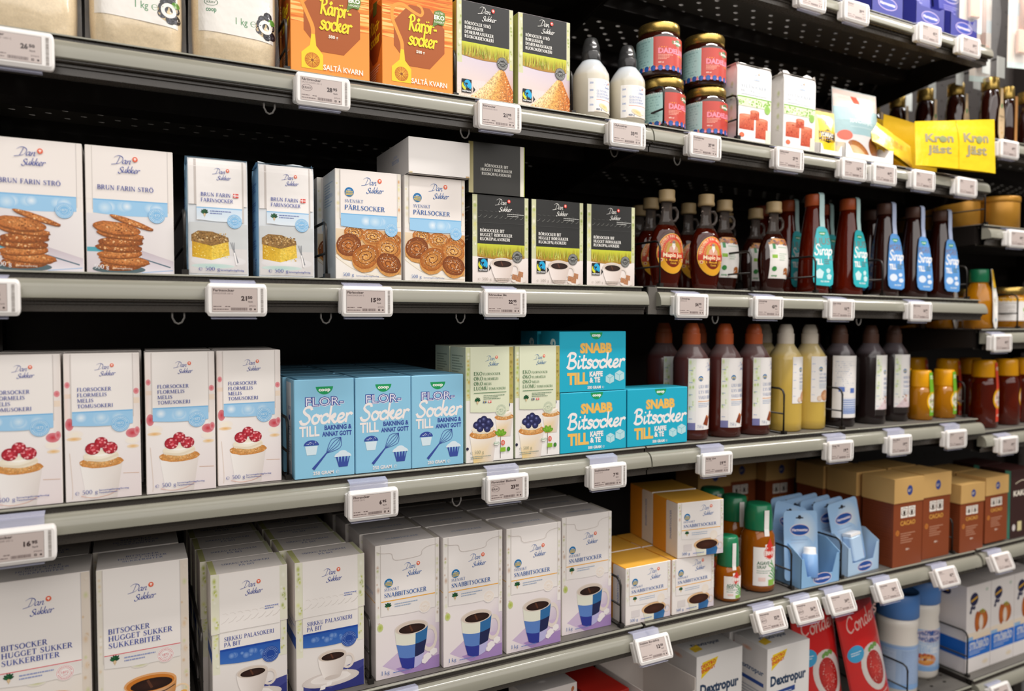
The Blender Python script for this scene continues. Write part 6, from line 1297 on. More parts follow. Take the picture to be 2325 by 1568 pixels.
# --- big squeeze bottles
def l_sq(kind):
    def f(a, W, H):
        lines, food = kind[0], kind[1]
        if kind[2]: edge_blur(a, -W / 2, -W * .3, H * .25, H - .4, ['#eef0e2', '#9fc23c', '#cfe08c', '#b8d060'], 12, (2, 4)); a.rect(-W * .3, 0, W / 2, H, '#f3efec')
        for k in range(5): a.fine(-W * .47, H * (.15 + .17 * k), 6, 1, 3, '#8fa4cc')
        sverige(a, -W * .16, H * .72, 5)
        for i, t in enumerate(lines): a.serif(t, -W * .22, H * (.585 - i * .075), H * .045, '#6f86b4', W * (.4 + .07 * i))
        a.rect(-W * .23, H * .395, W / 2, H * .405, '#e8a868' if food == 'c' else '#a9c4dc'); a.fine(-W * .22, H * .365, W * .5, 3, 3, '#9fb2cc'); logo(a, W * .12, H * .88, W * .32, '#5f7ab4')
        if food == 'c':
            a.rect(-W / 2, 0, -W * .3, H * .1, '#7a7aa8')
            for x, y, s_ in ((.06, .12, 9), (.28, .2, 7), (.3, .05, 6)): a.poly([(W * x - s_, H * y - s_ * .6), (W * x + s_ * .4, H * y - s_), (W * x + s_, H * y + s_ * .4), (W * x - s_ * .2, H * y + s_)], ('#8a3c1c', .3)); a.poly([(W * x - s_ * .2, H * y + s_), (W * x + s_, H * y + s_ * .4), (W * x + s_ * .7, H * y + s_ * .9), (W * x, H * y + s_ * 1.3)], '#c8742c')
            a.serif('750 g', -W * .25, H * .03, H * .04, '#7a86a8', W * .2)
        elif food == 'v': a.oval(W * .05, H * .14, W * .2, H * .12, ('#e2b48c', .4), ('#c98a5c', .4), 18); a.oval(W * .3, H * .16, W * .14, H * .1, ('#d8a074', .4), ('#b8744a', .4), 14); a.oval(-W * .2, H * .08, W * .1, H * .06, '#e9d4c0', '#ddbfa4', 12)
        else:
            a.rect(-W / 2, 0, W / 2, H * .1, '#2c2624'); a.poly([(-W * .45, H * .1), (-W * .1, H * .3), (W * .1, H * .1)], ('#e4cfd2', .3)); a.poly([(W * .05, H * .12), (W * .3, H * .32), (W * .5, H * .22), (W * .5, H * .1)], ('#dcc4c8', .3)); a.dabs(30, inrect(-W * .4, H * .2, W * .48, H * .32), 1, 2, ['#b8743c', '#6a4030', '#d8a078', '#f0e0dc'])
    return f
def squeeze(cols, capm, kind, lz=(20, 152), lw=70, back=False):
    c1, c2, c3 = cols
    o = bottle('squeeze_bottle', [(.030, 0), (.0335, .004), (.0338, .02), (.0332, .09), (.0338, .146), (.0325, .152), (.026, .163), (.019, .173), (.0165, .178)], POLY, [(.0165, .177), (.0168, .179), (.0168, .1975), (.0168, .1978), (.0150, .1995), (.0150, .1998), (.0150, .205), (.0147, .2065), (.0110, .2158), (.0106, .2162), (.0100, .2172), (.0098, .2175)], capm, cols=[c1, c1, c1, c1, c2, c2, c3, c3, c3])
    if back:
        def f(a, W, H): a.fine(-W * .42, H * .9, W * .7, 16, 4.2, '#a9b2c4'); a.rect(-W * .2, H * .05, W * .45, H * .32, '#7f96c8'); 
        def f2(a, W, H):
            f(a, W, H)
            for k in range(8): a.rect(-W * .2, H * (.05 + .035 * k), W * .45, H * (.065 + .035 * k), '#e8ecf4')
            a.rect(-W * .3, H * .42, -W * .1, H * .5, '#5f7ac0'); a.rect(W * .1, H * .4, W * .3, H * .48, '#5f7ac0')
        band(o, 33.6, lz[0], lz[1], 62, f2, -.35)
    elif kind: band(o, 33.6, lz[0], lz[1], lw, l_sq(kind), .18)
    return o
KL = (('LJUS SIRAP', 'LYS SIRUP', 'VAALEA SIIRAPPI'), 'c', 1); KV = (('VIT SIRAP', 'HVID SIRUP', 'KIRKAS SIIRAPPI'), 'v', 0); KM = (('MÖRK SIRAP', 'MØRK SIRUP', 'TUMMA SIIRAPPI'), 'm', 1)
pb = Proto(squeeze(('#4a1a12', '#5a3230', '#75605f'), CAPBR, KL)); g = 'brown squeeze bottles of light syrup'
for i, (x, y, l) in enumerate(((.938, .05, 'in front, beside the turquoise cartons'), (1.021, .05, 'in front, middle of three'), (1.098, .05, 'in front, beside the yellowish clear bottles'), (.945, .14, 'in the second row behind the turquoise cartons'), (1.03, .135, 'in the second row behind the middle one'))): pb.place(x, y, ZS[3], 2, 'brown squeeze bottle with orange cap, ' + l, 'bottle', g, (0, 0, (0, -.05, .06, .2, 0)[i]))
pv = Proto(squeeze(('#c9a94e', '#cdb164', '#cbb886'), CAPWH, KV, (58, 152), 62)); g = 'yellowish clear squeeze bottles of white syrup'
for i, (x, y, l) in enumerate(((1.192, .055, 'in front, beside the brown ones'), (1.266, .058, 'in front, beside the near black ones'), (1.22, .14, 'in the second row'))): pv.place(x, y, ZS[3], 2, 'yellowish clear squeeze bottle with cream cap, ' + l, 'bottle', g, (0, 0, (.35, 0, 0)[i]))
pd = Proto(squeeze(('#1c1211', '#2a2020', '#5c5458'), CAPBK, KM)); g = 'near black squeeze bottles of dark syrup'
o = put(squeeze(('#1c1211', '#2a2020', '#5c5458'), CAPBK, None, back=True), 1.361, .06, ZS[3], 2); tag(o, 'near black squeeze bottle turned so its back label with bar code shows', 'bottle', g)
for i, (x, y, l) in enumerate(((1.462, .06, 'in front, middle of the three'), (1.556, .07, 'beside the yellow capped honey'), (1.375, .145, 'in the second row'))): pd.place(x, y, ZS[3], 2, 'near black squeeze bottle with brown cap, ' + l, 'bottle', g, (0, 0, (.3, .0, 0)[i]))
# --- honey with flip caps
def honey(h, r, body, bandc, k):
    o = bottle('honey_bottle', [(r * .86, 0), (r, .004), (r, h * .5), (r * .97, h * .85), (r * .86, h)], body, [(r * .86, h), (r * .88, h + .001), (r * .84, h + .030 * k), (r * .8, h + .036 * k), (r * .74, h + .038 * k)], YELC, 36)
    mb = MB(); H = (h + .036 * k) * 1000; R = r * 1000; f0 = F_cyl(R + .4, 0, .15)
    def fn(u, v, hh):
        rr = R + .5 - max(0, (v - h * 850) / (H - h * 850)) * R * .15; a_ = u / R + .15; rr += hh; return (rr * math.sin(a_) / 1000, -rr * math.cos(a_) / 1000, v / 1000)
    a = Art(mb, fn, step=.012, curved=True); w = R * .34
    for q in range(8): a.rect(-w, H * .1 + (H * .88) * q / 8, w, H * .1 + H * .88 * (q + 1) / 8, bandc, nx=6); a.h -= a.step
    a.h += a.step; cy = h * 1000 * .58; a.oval(0, cy, R * .62, R * .85, '#f0b41c', n=24); a.oval(0, cy, R * .47, R * .66, '#f3eee6', n=24); a.script('sun', -R * .4, cy, R * .2, '#7a6a5a', .22, None, .1, R * .8); a.script('a', -R * .1, cy - R * .36, R * .2, '#7a6a5a', .22); a.fine(-w * .7, H * .9, w * 1.4, 3, 3, '#f2f4e0', 1.6); a.fine(-w * .7, H * .2, w * 1.4, 2, 3, '#f2f4e0', 1.2)
    mb.build('label', SATIN, o); return o
ph = Proto(honey(.077, .0268, HONEY, '#6fae2c', 1.0)); g = 'honey bottles with yellow caps and green bands'
ph.place(1.628, .05, ZS[3], 2, 'golden honey bottle with green band, beside the near black bottles', 'bottle', g); ph.place(1.716, .05, ZS[3], 2, 'golden honey bottle with green band, at the shelf end', 'bottle', g); ph.place(1.66, .12, ZS[3], 2, 'golden honey bottle with green band, in the second row', 'bottle', g)
pz = Proto(honey(.125, .031, DKHON, '#d8442c', 1.1)); g = 'dark honey bottles with red bands'
for i, (x, y, l) in enumerate(((1.878, .05, 'in front, band in full view'), (1.982, .055, 'in front, cut by the picture edge'), (1.86, .13, 'second row'), (1.955, .13, 'second row by the picture edge'), (1.85, .21, 'third row in the shade'), (2.07, .06, 'half out of view'))): pz.place(x, y, Z3[4], 3, 'dark red honey bottle with yellow cap, ' + l, 'bottle', g, (0, 0, .1 if i != 1 else .5))

# --- agave bottles
def agave(h, r, k, capm=GREENC):
    o = bottle('agave_bottle', [(r * .8, 0), (r * .97, .004), (r, .012), (r, h * .72), (r * .93, h * .9), (r * .78, h * .98), (r * .72, h)], AGAVE, [(r * .82, h - .002), (r * .84, h), (r * .80, h + .03 * k), (r * .72, h + .046 * k), (r * .66, h + .0485 * k), (r * .5, h + .049 * k)], capm, 36)
    R = r * 1000; H = h * 1000
    def f(a, W, Hh):
        a.poly([(-W * .1, Hh * .88), (W * .15, Hh * 1.25), (W * .4, Hh * .88), (W * .3, Hh * .72), (W * .15, Hh * .68), (W * 0, Hh * .72)], '#d83c30'); a.oval(W * .15, Hh * .85, W * .26, W * .26, '#d83c30', n=20); a.sans('BIO', W * .15, Hh * .8, W * .15, '#f6e8e0', .05, 'c', width=W * .36)
        a.sans('AGAVE', -W * .36, Hh * .55, W * .13, '#3f6f54', .03, width=W * .5); a.sans('SIRAP', -W * .36, Hh * .45, W * .12, '#3f6f54', .02, width=W * .36); a.fine(-W * .36, Hh * .38, W * .55, 2, 4, '#8fa898')
        for k_ in range(7): a.h -= a.step; a.stroke([(W * .5, Hh * (.08 + .05 * k_)), (W * (.3 + .03 * (k_ % 3)), Hh * (.2 + .06 * k_)), (W * (.12 + .06 * (k_ % 4)), Hh * (.27 + .065 * k_))], W * .05, '#4f9a5c' if k_ % 2 else '#7fb87c', True)
        a.rect(-W * .3, Hh * .12, -W * .02, Hh * .22, '#eecfc6'); a.rect(W * .1, .4, W * .42, Hh * .16, '#8dbb4a')
    band(o, R, H * .12, H * .74, R * 1.5, f, -.3)
    st = MB(); s0 = F_cyl(R * .86, 0, .5); b = Art(st, lambda u, v, hh: (lambda p: p)(F_cyl(R * (.99 - .16 * max(0, min(1, (v - H * .72) / (H * .3)))) + .6, 0, -.2)(u, v, hh)), curved=True)
    for q in range(8): b.rect(-R * .16, H * .72 + q * (H * .28 + 40 * k) / 8, R * .16, H * .72 + (q + 1) * (H * .28 + 40 * k) / 8, '#f1eeea')
    st.build('seal_strip', SATIN, o)
    return o
o = put(agave(.069, .0252, 1.12), 1.025, .034, ZS[4], 2); tag(o, 'small agave syrup bottle with green cap, in front', 'bottle', 'agave syrup bottles')
pa = Proto(agave(.124, .034, 1.0)); g = 'agave syrup bottles'
pa.place(1.122, .052, ZS[4], 2, 'large agave syrup bottle with green cap, front one beside the pale blue display box', 'bottle', g); pa.place(1.128, .125, ZS[4], 2, 'large agave syrup bottle, second in the queue', 'bottle', g); pa.place(1.136, .20, ZS[4], 2, 'large agave syrup bottle, third in the queue, in the shade', 'bottle', g)
o = put(dup(bpy.data.objects['agave_bottle']), 1.03, .10, ZS[4], 2); tag(o, 'small agave syrup bottle with green cap, behind the small front one', 'bottle', g)

# --- far bay: gold capped bottles with tan tags
def gold_bottle(tagged=True, r=.024, h=.131, dots=False):
    o = bottle('gold_capped_bottle', [(r * .85, 0), (r, .004), (r, h * .55), (r * .94, h * .8), (r * .78, h * .96), (r * .7, h)], GLASSY, [(r * .78, h), (r * .8, h + .001), (r * .8, h + .027), (r * .76, h + .029)], GOLD, 32)
    t = MB(); out = [(-14, 20), (-9, 8), (0, 3), (9, 8), (14, 20), (15, 55), (12, 78), (6, 92), (5, 130), (-5, 130), (-6, 92), (-12, 78), (-15, 55)] if tagged else [(-5, 5), (5, 5), (5, 120), (-5, 120)]
    y0 = -(r + .003); V = [(x / 1000, y0, z / 1000) for x, z in out]; n = len(V); t.add(V + [(x, y + .001, z) for x, y, z in V], [tuple(range(n)), tuple(range(2 * n - 1, n - 1, -1))] + [(i, (i + 1) % n, n + (i + 1) % n, n + i) for i in range(n)], '#d9bc94' if tagged else '#b8834c')
    a = Art(t, lambda u, v, hh: (u / 1000, y0 - hh / 1000, v / 1000))
    if tagged: a.oval(0, 88, 4, 6, '#2f8a52', n=12); a.sans('HONUNG', 0, 60, 5, '#5a4430', .02, 'c', width=22); a.fine(-9, 54, 18, 2, 3, '#a88a64'); a.oval(-3, 35, 2, 2, '#c8963c', n=8); a.oval(3, 24, 3, 3, '#c8963c', n=8)
    t.build('hanging_tag' if tagged else 'wooden_stick', SATIN, o); return o
pgb = Proto(gold_bottle()); pgs = Proto(gold_bottle(False, .022, .118)); g = 'gold capped dark bottles with tan tags'
for i, (x, y, l) in enumerate(((1.877, .05, 'tag in full view, beside the yellow sachet'), (1.845, .115, 'second in the queue from the rail'), (1.822, .18, 'third in the queue from the rail'), (1.812, .25, 'fourth in the queue, in the shade'), (1.806, .32, 'fifth in the queue, in the shade'))): pgb.place(x, y, Z3[1], 3, 'dark bottle with gold cap and tan tag, ' + l, 'bottle', g, (0, 0, .1))
pgs.place(1.945, .05, Z3[1], 3, 'dark faceted bottle with gold cap and a wooden stick, by the picture edge', 'bottle'); pgs.place(2.03, .05, Z3[1], 3, 'dark faceted bottle with gold cap and a wooden stick, cut by the picture edge', 'bottle')
# green capped honey bottles, jars and gold tins
def greencap():
    o = bottle('green_capped_honey_bottle', [(.030, 0), (.034, .004), (.034, .07), (.030, .09), (.021, .108), (.019, .114)], HONEY, [(.0205, .113), (.022, .115), (.0215, .142), (.0205, .145)], GREENC, 36)
    t = MB(); out = [(-17, 18), (-8, 4), (4, 0), (14, 5), (17, 25), (17, 75), (12, 100), (11, 130), (8, 145), (-2, 145), (-4, 118), (-12, 95), (-18, 60)]; yf = lambda z: -(.037 if z < 70 else .037 - (z - 70) * .00014)
    V = [(x / 1000, yf(z), z / 1000) for x, z in out]; n = len(V); t.add(V + [(x, y + .001, z) for x, y, z in V], [tuple(range(n)), tuple(range(2 * n - 1, n - 1, -1))] + [(i, (i + 1) % n, n + (i + 1) % n, n + i) for i in range(n)], '#f2efe9')
    a = Art(t, lambda u, v, hh: (u / 1000, yf(v) - (.0004 + hh / 1000), v / 1000)); a.quad([(-9, 100), (11.5, 100), (8, 144), (-2, 144)], '#f0bc2c'); a.rect(-6, 90, -3.6, 108, '#7fae3c'); a.fine(-10, 75, 22, 4, 6, '#cfd8cc'); a.oval(2, 22, 4, 4.6, '#6fa8c8', n=12)
    t.build('hanging_tag', SATIN, o); return o
pq = Proto(greencap()); g = 'honey bottles with green caps and white tags'
for x, y, l in ((1.848, .05, 'in front, whole tag in view'), (1.822, .13, 'second in the queue'), (1.812, .21, 'third in the queue')): pq.place(x, y, Z3[3], 3, 'honey bottle with green cap and white tag, ' + l, 'bottle', g, (0, 0, .25))
def hjar():
    o = bottle('honey_jar', [(.036, 0), (.040, .004), (.040, .078), (.036, .086)], HONEY, [(.038, .085), (.039, .086), (.039, .102), (.037, .104)], GOLD, 40)
    def f(a, W, H): a.rect(-W / 2, H * .82, W / 2, H, '#f0b428'); a.fine(-W * .4, H * .74, W * .3, 8, 4, '#b9b4aa'); a.rect(W * .0, H * .4, W * .08, H * .55, '#8dbb36'); a.fine(0, H * .3, W * .1, 3, 4, '#cfd4cc')
    band(o, 40, 20, 78, 200, f, 0); return o
pw = Proto(hjar()); g = 'honey jars with gold lids'
for x, y, l in ((1.985, .06, 'in front, cut by the picture edge'), (1.965, .15, 'behind the front one'), (2.075, .06, 'mostly out of view')): pw.place(x, y, Z3[3], 3, 'honey jar with white and yellow label, ' + l, 'jar', g)
def tin():
    o = bottle('honey_tin', [(.046, 0), (.050, .003), (.050, .066), (.049, .069)], HONTIN, [(.051, .068), (.0515, .069), (.0515, .080), (.050, .082)], HONTIN, 40); return o
pt = Proto(tin()); g = 'gold honey tins'
for x, y, l in ((1.95, .07, 'front one by the picture edge'), (1.852, .11, 'nearest the shelf end'), (1.94, .18, 'second row by the picture edge'), (1.85, .22, 'second row at the shelf end')): pt.place(x, y, Z3[2], 3, 'gold tin on the short far shelf, ' + l, 'tin', g)
# ------------------------------------------------------------------ cocoa, sweetener displays, lower shelf, hanging goods
CAC = '#8a4424'
def a_cacao(W=100, D=78, H=195):
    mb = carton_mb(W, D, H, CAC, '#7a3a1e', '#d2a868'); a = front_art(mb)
    for cx in (.36, .62):
        a.rect(W * (cx - .12), H * .555, W * (cx + .12), H * .68, '#f2ece2'); a.oval(W * cx, H * .61, W * .105, H * .035, '#5a3a2a', n=18); a.oval(W * cx, H * .612, W * .09, H * .028, '#f2ece2', n=18); a.oval(W * cx, H * .61, W * .042, H * .026, '#3a2418', n=14); a.stroke([(W * (cx - .1), H * .65), (W * cx, H * .665), (W * (cx + .1), H * .65)], 1.2, '#5a3a2a')
    a.sans('CACAO', W * .49, H * .47, H * .05, '#d9a048', .03, 'c', width=W * .52); a.oval(W * .14, H * .39, W * .06, W * .06, '#b8682c', n=16); a.ring(W * .14, H * .39, W * .055, .7, '#d9a048', 18)
    a.fine(W * .25, H * .37, W * .5, 5, 5, '#c89478', 2); a.sans('200 g', W * .5, H * .18, 4, '#ecd8c8', .03, 'c')
    s = Art(mb, F_left(D))
    for k in range(24): s.h -= s.step * .4; s.rect(4, H * .1 + k * 5.6, D - 6, H * .1 + k * 5.6 + RG.uniform(.8, 1.8), '#6c3018')
    o = mb.build('cocoa_carton', CARD)
    lm = MB(); e = .0012; lm.box(-e, W / 1000 + e, -e, D / 1000 + e, H * .73 / 1000, H / 1000 + e, '#d2a868'); la = Art(lm, lambda u, v, h: (u / 1000, -e - h / 1000, v / 1000)); la.oval(W * .52, H * .865, W * .095, H * .058, '#3a4a8c', n=22); la.script('a', W * .45, H * .85, 5, '#e8d8b8', .2); la.script('r', W * .52, H * .85, 5, '#e8d8b8', .2)
    lm.build('gold_lid', CARD, o); return o
pc = Proto(a_cacao()); ps = Proto(a_cacao(92, 70, 160)); g1, g2 = 'tall cocoa cartons with gold lids', 'shorter cocoa cartons with gold lids'
pc.place(1.480, .006, ZS[4], 2, 'tall brown cocoa carton with gold lid, beside the pale blue display', 'carton', g1); pc.place(1.594, .014, ZS[4], 2, 'tall brown cocoa carton with gold lid, beside the shorter ones', 'carton', g1)
for k in (1, 2): pc.place(1.478 - .006 * k, .01 + .085 * k, ZS[4], 2, f'tall cocoa carton, {("second", "third")[k - 1]} in the queue next to the pale blue display', 'carton', g1)
pc.place(1.590, .10, ZS[4], 2, 'tall cocoa carton, second in the queue next to the shorter ones', 'carton', g1)
ps.place(1.722, .006, ZS[4], 2, 'shorter brown cocoa carton with gold lid, beside the tall ones', 'carton', g2); ps.place(1.826, .010, ZS[4] - .004, 3, 'shorter brown cocoa carton with gold lid, beside the dark chocolate carton', 'carton', g2)
ps.place(1.720, .085, ZS[4], 2, 'shorter cocoa carton queued behind the one beside the tall cartons', 'carton', g2); ps.place(1.828, .088, ZS[4] - .004, 3, 'shorter cocoa carton queued behind the one by the dark chocolate carton', 'carton', g2)
for i, (x, y) in enumerate(((1.185, .30), (1.300, .33), (1.405, .30))): pc.place(x, y, ZS[4], 2, f'tall cocoa carton deep in the shade behind the sweetener cards, {("nearest the agave bottles", "middle of three", "nearest the front cocoa cartons")[i]}', 'carton', g1)
def a_ka(W=100, D=70, H=172):
    mb = carton_mb(W, D, H, '#3a2220', '#2c1816', '#4a2a28'); a = front_art(mb); a.sans('KAKAO', W * .52, H * .62, H * .075, '#ece4d4', .04, 'c', width=W * .8); a.stroke([(W * .2, H * .8), (W * .5, H * .84), (W * .75, H * .8)], 2, '#d9ccb4'); a.rect(W * .32, H * .1, W * .5, H * .24, '#d9cc9a'); a.oval(W * .16, H * .16, W * .07, H * .05, '#d8d0cc', n=14)
    s = Art(mb, F_left(D)); s.rect(D - 14, 1, D - 1, H - 1, '#5fa890'); return mb.build('chocolate_powder_carton', CARD)
pkk = Proto(a_ka()); pkk.place(1.935, .012, Z3[5], 3, 'dark brown carton with cream lettering, cut by the picture edge', 'carton', 'dark chocolate powder cartons'); pkk.place(1.937, .09, Z3[5], 3, 'dark brown carton queued behind the one at the picture edge', 'carton', 'dark chocolate powder cartons')

# --- sweetener displays
LB = '#8db8de'
def oval_mark(a, cx, cy, w, c='#27509c', edge='#e8d6d8'):
    a.oval(cx, cy, w * .5, w * .21, edge, n=26); a.oval(cx, cy, w * .47, w * .185, c, n=26); a.sans('Hermesetas', cx, cy - w * .045, w * .1, '#f0e4ea', .03, 'c', width=w * .8)
def mk_mark(a, W, H): oval_mark(a, W * .55, H * .17, W * .48)
o = put(tray('display_box', 113, 95, 84, 22, LB, CARD, mk_mark), 1.193, .004, ZS[4], 2); tag(o, 'pale blue open display box holding sweetener cards, beside the agave bottles', 'display box', 'pale blue display boxes')
o = put(tray('display_box', 112, 95, 84, 26, '#b4d0ea', CARD, mk_mark), 1.342, .012, ZS[4], 2, (0, 0, .08)); tag(o, 'pale blue open display box with empty front, beside the cocoa cartons', 'display box', 'pale blue display boxes')
CARDM = printmat('sweetener_card', .3, .45, coat=.3)
def swcard(kind, W=100, H=140):
    mb = MB(); r = 9; pts = []
    for cx, cz, a0 in ((W - r, H - r, 0), (r, H - r, 90), (r, r, 180), (W - r, r, 270)):
        for k in range(4): t = math.radians(a0 + 30 * k); pts.append((cx + r * math.cos(t), cz + r * math.sin(t)))
    n = len(pts); V = [(x / 1000, 0, z / 1000) for x, z in pts]; mb.add(V + [(x, .0008, z) for x, y, z in V], [tuple(range(n)), tuple(range(2 * n - 1, n - 1, -1))] + [(i, (i + 1) % n, n + (i + 1) % n, n + i) for i in range(n)], '#9cc0e4')
    a = front_art(mb); a.oval(W * .62, H * .7, W * .36, H * .28, '#d9e2e4', '#a4c5e6', 26); a.oval(W * .5, H * .4, W * .4, H * .25, '#cfe0ee', '#a0c3e6', 24); oval_mark(a, W * .47, H * .72, W * .58); a.fine(W * .2, H * .57, W * .5, 1, 4, '#8fa8cc'); a.fine(W * .2, H * .53, W * .4, 1, 3, '#a4b8d4')
    a.rect(W * .36, H * .885, W * .58, H * .905, '#2a2a30'); a.oval(W * .47, H * .905, W * .05, H * .03, '#2a2a30', n=12); a.oval(W * .86, H * .38, W * .08, H * .055, '#b8c83c', n=16); a.oval(W * .86, H * .25, W * .08, H * .055, '#4a90c8', n=16); a.rect(W * .8, H * .05, W * .95, H * .15, '#e0605a')
    o = mb.build('sweetener_card', CARDM); b = MB()
    if kind == 0: b.lathe([(.0155, .008), (.0165, .010), (.0165, .054), (.0135, .056), (.0135, .066), (.0125, .068)], 22, cx=.055, cy=-.017, sy=.85, cols=['#6f9ad4', '#6f9ad4', '#8fb8e4', '#f0eeec', '#f4f1ee', '#f4f1ee'])
    else: b.rbox(.028, .066, -.024, -.001, .012, .066, .005, '#b8d2ec'); b.box(.030, .064, -.0235, -.002, .066, .072, '#f2f0ee')
    b.build('sweetener_dispenser', CARDM, o); return o
p0 = Proto(swcard(0)); p1 = Proto(swcard(1)); g = 'hanging cards with sweetener dispensers'
rx = -.14
p0.place(1.176, .030, ZS[4] + .0115, 2, 'pale blue card with tube dispenser, leaning out of the nearer display box', 'blister card', g, (rx, .10, 0)); p0.place(1.166, .066, ZS[4] + .030, 2, 'pale blue card tilted sideways behind the front tube card', 'blister card', g, (rx, .30, 0))
p1.place(1.346, .040, ZS[4] + .006, 2, 'pale blue card with small box dispenser, in the farther display box', 'blister card', g, (rx, -.10, .05))
for k in range(3): p1.place(1.325 - .012 * k, .064 + .024 * k, ZS[4] + .006, 2, f'pale blue card, {("first", "second", "third")[k]} behind the small box dispenser card', 'blister card', g, (rx, -.06, .05))
for k in range(2): p0.place(1.265 + .006 * k, .105 + .03 * k, ZS[4] + .006, 2, f'pale blue card, {("nearer", "deeper")[k]} of two standing behind between the display boxes', 'blister card', g, (rx, -.04, 0))
# purple displays on the highest shelf
PU = '#34378c'
def pmark(a, W, H): oval_mark(a, W * .5, H * .34, W * .62, '#3a4aa4', '#c9b4d4')
pp = Proto(tray('display_box', 100, 90, 70, 44, PU, CARD, pmark)); g = 'purple display boxes on the highest shelf'
for x, l in ((1.368, 'nearest the perforated gap'), (1.512, 'middle of three'), (1.634, 'at the shelf end')): pp.place(x, .006, ZS[0], 2, 'purple display box with oval mark, ' + l, 'display box', g, (0, 0, 0))
def pcard(W=90, H=150):
    mb = MB(); mb.box(0, W / 1000, 0, .012, 0, H / 1000, '#3b3f9c'); a = front_art(mb); oval_mark(a, W * .5, H * .7, W * .7, '#2f3f94', '#d8c8e0'); a.fine(W * .2, H * .55, W * .6, 4, 5, '#8f8ac4'); a.oval(W * .7, H * .3, W * .16, H * .12, '#efe6e2', '#e4d4cc', 16); a.oval(W * .72, H * .3, W * .05, H * .03, '#d0503c', n=10); return mb.build('sweetener_pack', CARD)
pq2 = Proto(pcard())
for i, (x, y) in enumerate(((1.374, .03), (1.374, .05), (1.517, .03), (1.517, .05), (1.64, .03), (1.64, .05))): pq2.place(x, y, ZS[0] + .0015, 2, 'purple sweetener pack, ' + ('front', 'rear')[i % 2] + ' one in the purple display box ' + ('nearest the perforated gap', 'in the middle', 'at the shelf end')[i // 2], 'pack', 'purple sweetener packs', (-.1, 0, 0))

# --- lowest shelf
def a_dex(W=118, D=90, H=222):
    mb = carton_mb(W, D, H, '#eeebe8', '#e0dcda', '#e9e6e3'); a = front_art(mb); NV = '#26405f'
    a.quad([(W * .35, 1), (W - 1, 1), (W - 1, H * .42), (W * .8, H * .3)], ['#f2cf6a', '#ec9a1c', '#f3d27a', '#f6eed8']); a.sans('Dextropur', W * .5, H * .66, H * .085, NV, .045, 'c', width=W * .84)
    a.poly([(W * .1, H * .8), (W * .4, H * .9), (W * .46, H * .965), (W * .12, H * .94)], '#f3d22c'); a.sans('DEXTRO', W * .1, H * .885, H * .03, '#d8482c', .04, rot=12); a.sans('ENERGY', W * .11, H * .845, H * .03, '#d8482c', .04, rot=12)
    a.poly([(W * .1, H * .54), (W * .66, H * .57), (W * .66, H * .615), (W * .1, H * .6)], '#2c4a90'); a.fine(W * .14, H * .575, W * .44, 1, 4, '#e8ecf4', 1.6); a.fine(W * .1, H * .48, W * .4, 6, 5, '#9aa4b8')
    s = Art(mb, F_left(D)); s.sans('Dextropur', D * .5, H * .74, 10, '#4a5f80', .03, 'c', width=D * .8); s.rect(D * .08, H * .64, D * .9, H * .675, '#2c4a90'); s.fine(8, H * .58, D * .7, 16, 6, '#9aa0ac'); s.oval(D * .4, H * .93, 14, 5, '#e0a080', '#e4d4cc', 14)
    t = Art(mb, F_top(H)); t.sans('Dextropur', W * .5, D * .4, 12, '#3a5070', .03, 'c', width=W * .6); t.poly([(W * .1, D * .2), (W * .3, D * .25), (W * .32, D * .5), (W * .1, D * .4)], '#e8c23c'); return mb.build('glucose_carton', CARD)
px = Proto(a_dex()); g = 'white glucose cartons with dark blue lettering'
px.place(.956, .040, ZS[5], 2, 'white glucose carton with blue lettering, front one beside the white tray', 'carton', g); px.place(1.104, .004, ZS[5], 2, 'white glucose carton with blue lettering, front one beside the red tubes', 'carton', g)
px.place(.925, .136, ZS[5], 2, 'white glucose carton, second in the queue beside the white tray', 'carton', g); px.place(1.098, .10, ZS[5], 2, 'white glucose carton, second in the queue beside the red tubes', 'carton', g); px.place(1.092, .195, ZS[5], 2, 'white glucose carton, third in the queue beside the red tubes', 'carton', g)
def tubepack(W=120, H=262):
    def art(a, Wd, Hh):
        grid_rect(a, 1, Hh * .01, Wd - 1, Hh * .97, '#cf2424', n=8); a.rect(1, Hh * .86, Wd - 1, Hh * .99, '#9c1f28'); a.script('Condens', Wd * .14, Hh * .74, 17, '#e4b8b0', .22, (math.radians(60), .5), .1, Wd * .95)
        for q in range(3): pass
        a.oval(Wd * .6, Hh * .37, Wd * .33, Hh * .23, '#efe8e4', '#d9cfca', 26, 18); a.oval(Wd * .6, Hh * .36, Wd * .22, Hh * .17, ('#d8322c', .5), ('#b01c1c', .5), 24, 18); a.dabs(60, inoval(Wd * .6, Hh * .36, Wd * .18, Hh * .14), .6, 1.4, ['#f0b0a0', '#f4d0c4', '#e86050'])
        for k in range(5): a.oval(Wd * (.5 + .05 * k), Hh * (.545 + .012 * (k % 2)), Wd * .05, Hh * .018, '#7fae5a', '#5f943c', 8, 60 - 30 * k)
        a.oval(Wd * .2, Hh * .56, Wd * .16, Wd * .16, '#3fa0d0', n=22); a.fine(Wd * .1, Hh * .57, Wd * .2, 2, 5, '#e0eef4', 2); a.fine(Wd * .45, Hh * .1, Wd * .4, 1, 6, '#f0d0c8', 3)
    return pouch('condensed_milk_tube', W, H, 46, art, '#c92222', 21, None, .05)
pr = Proto(tubepack()); g = 'red condensed milk tubes with a strawberry'
pr.place(1.266, .055, ZS[5] + .006, 2, 'red tube pack with a strawberry, half hidden by the other one', 'tube', g, (-.03, -.15, -.05)); pr.place(1.392, .022, ZS[5] + .006, 2, 'red tube pack with a strawberry, in front, leaning', 'tube', g, (-.05, -.26, .04))
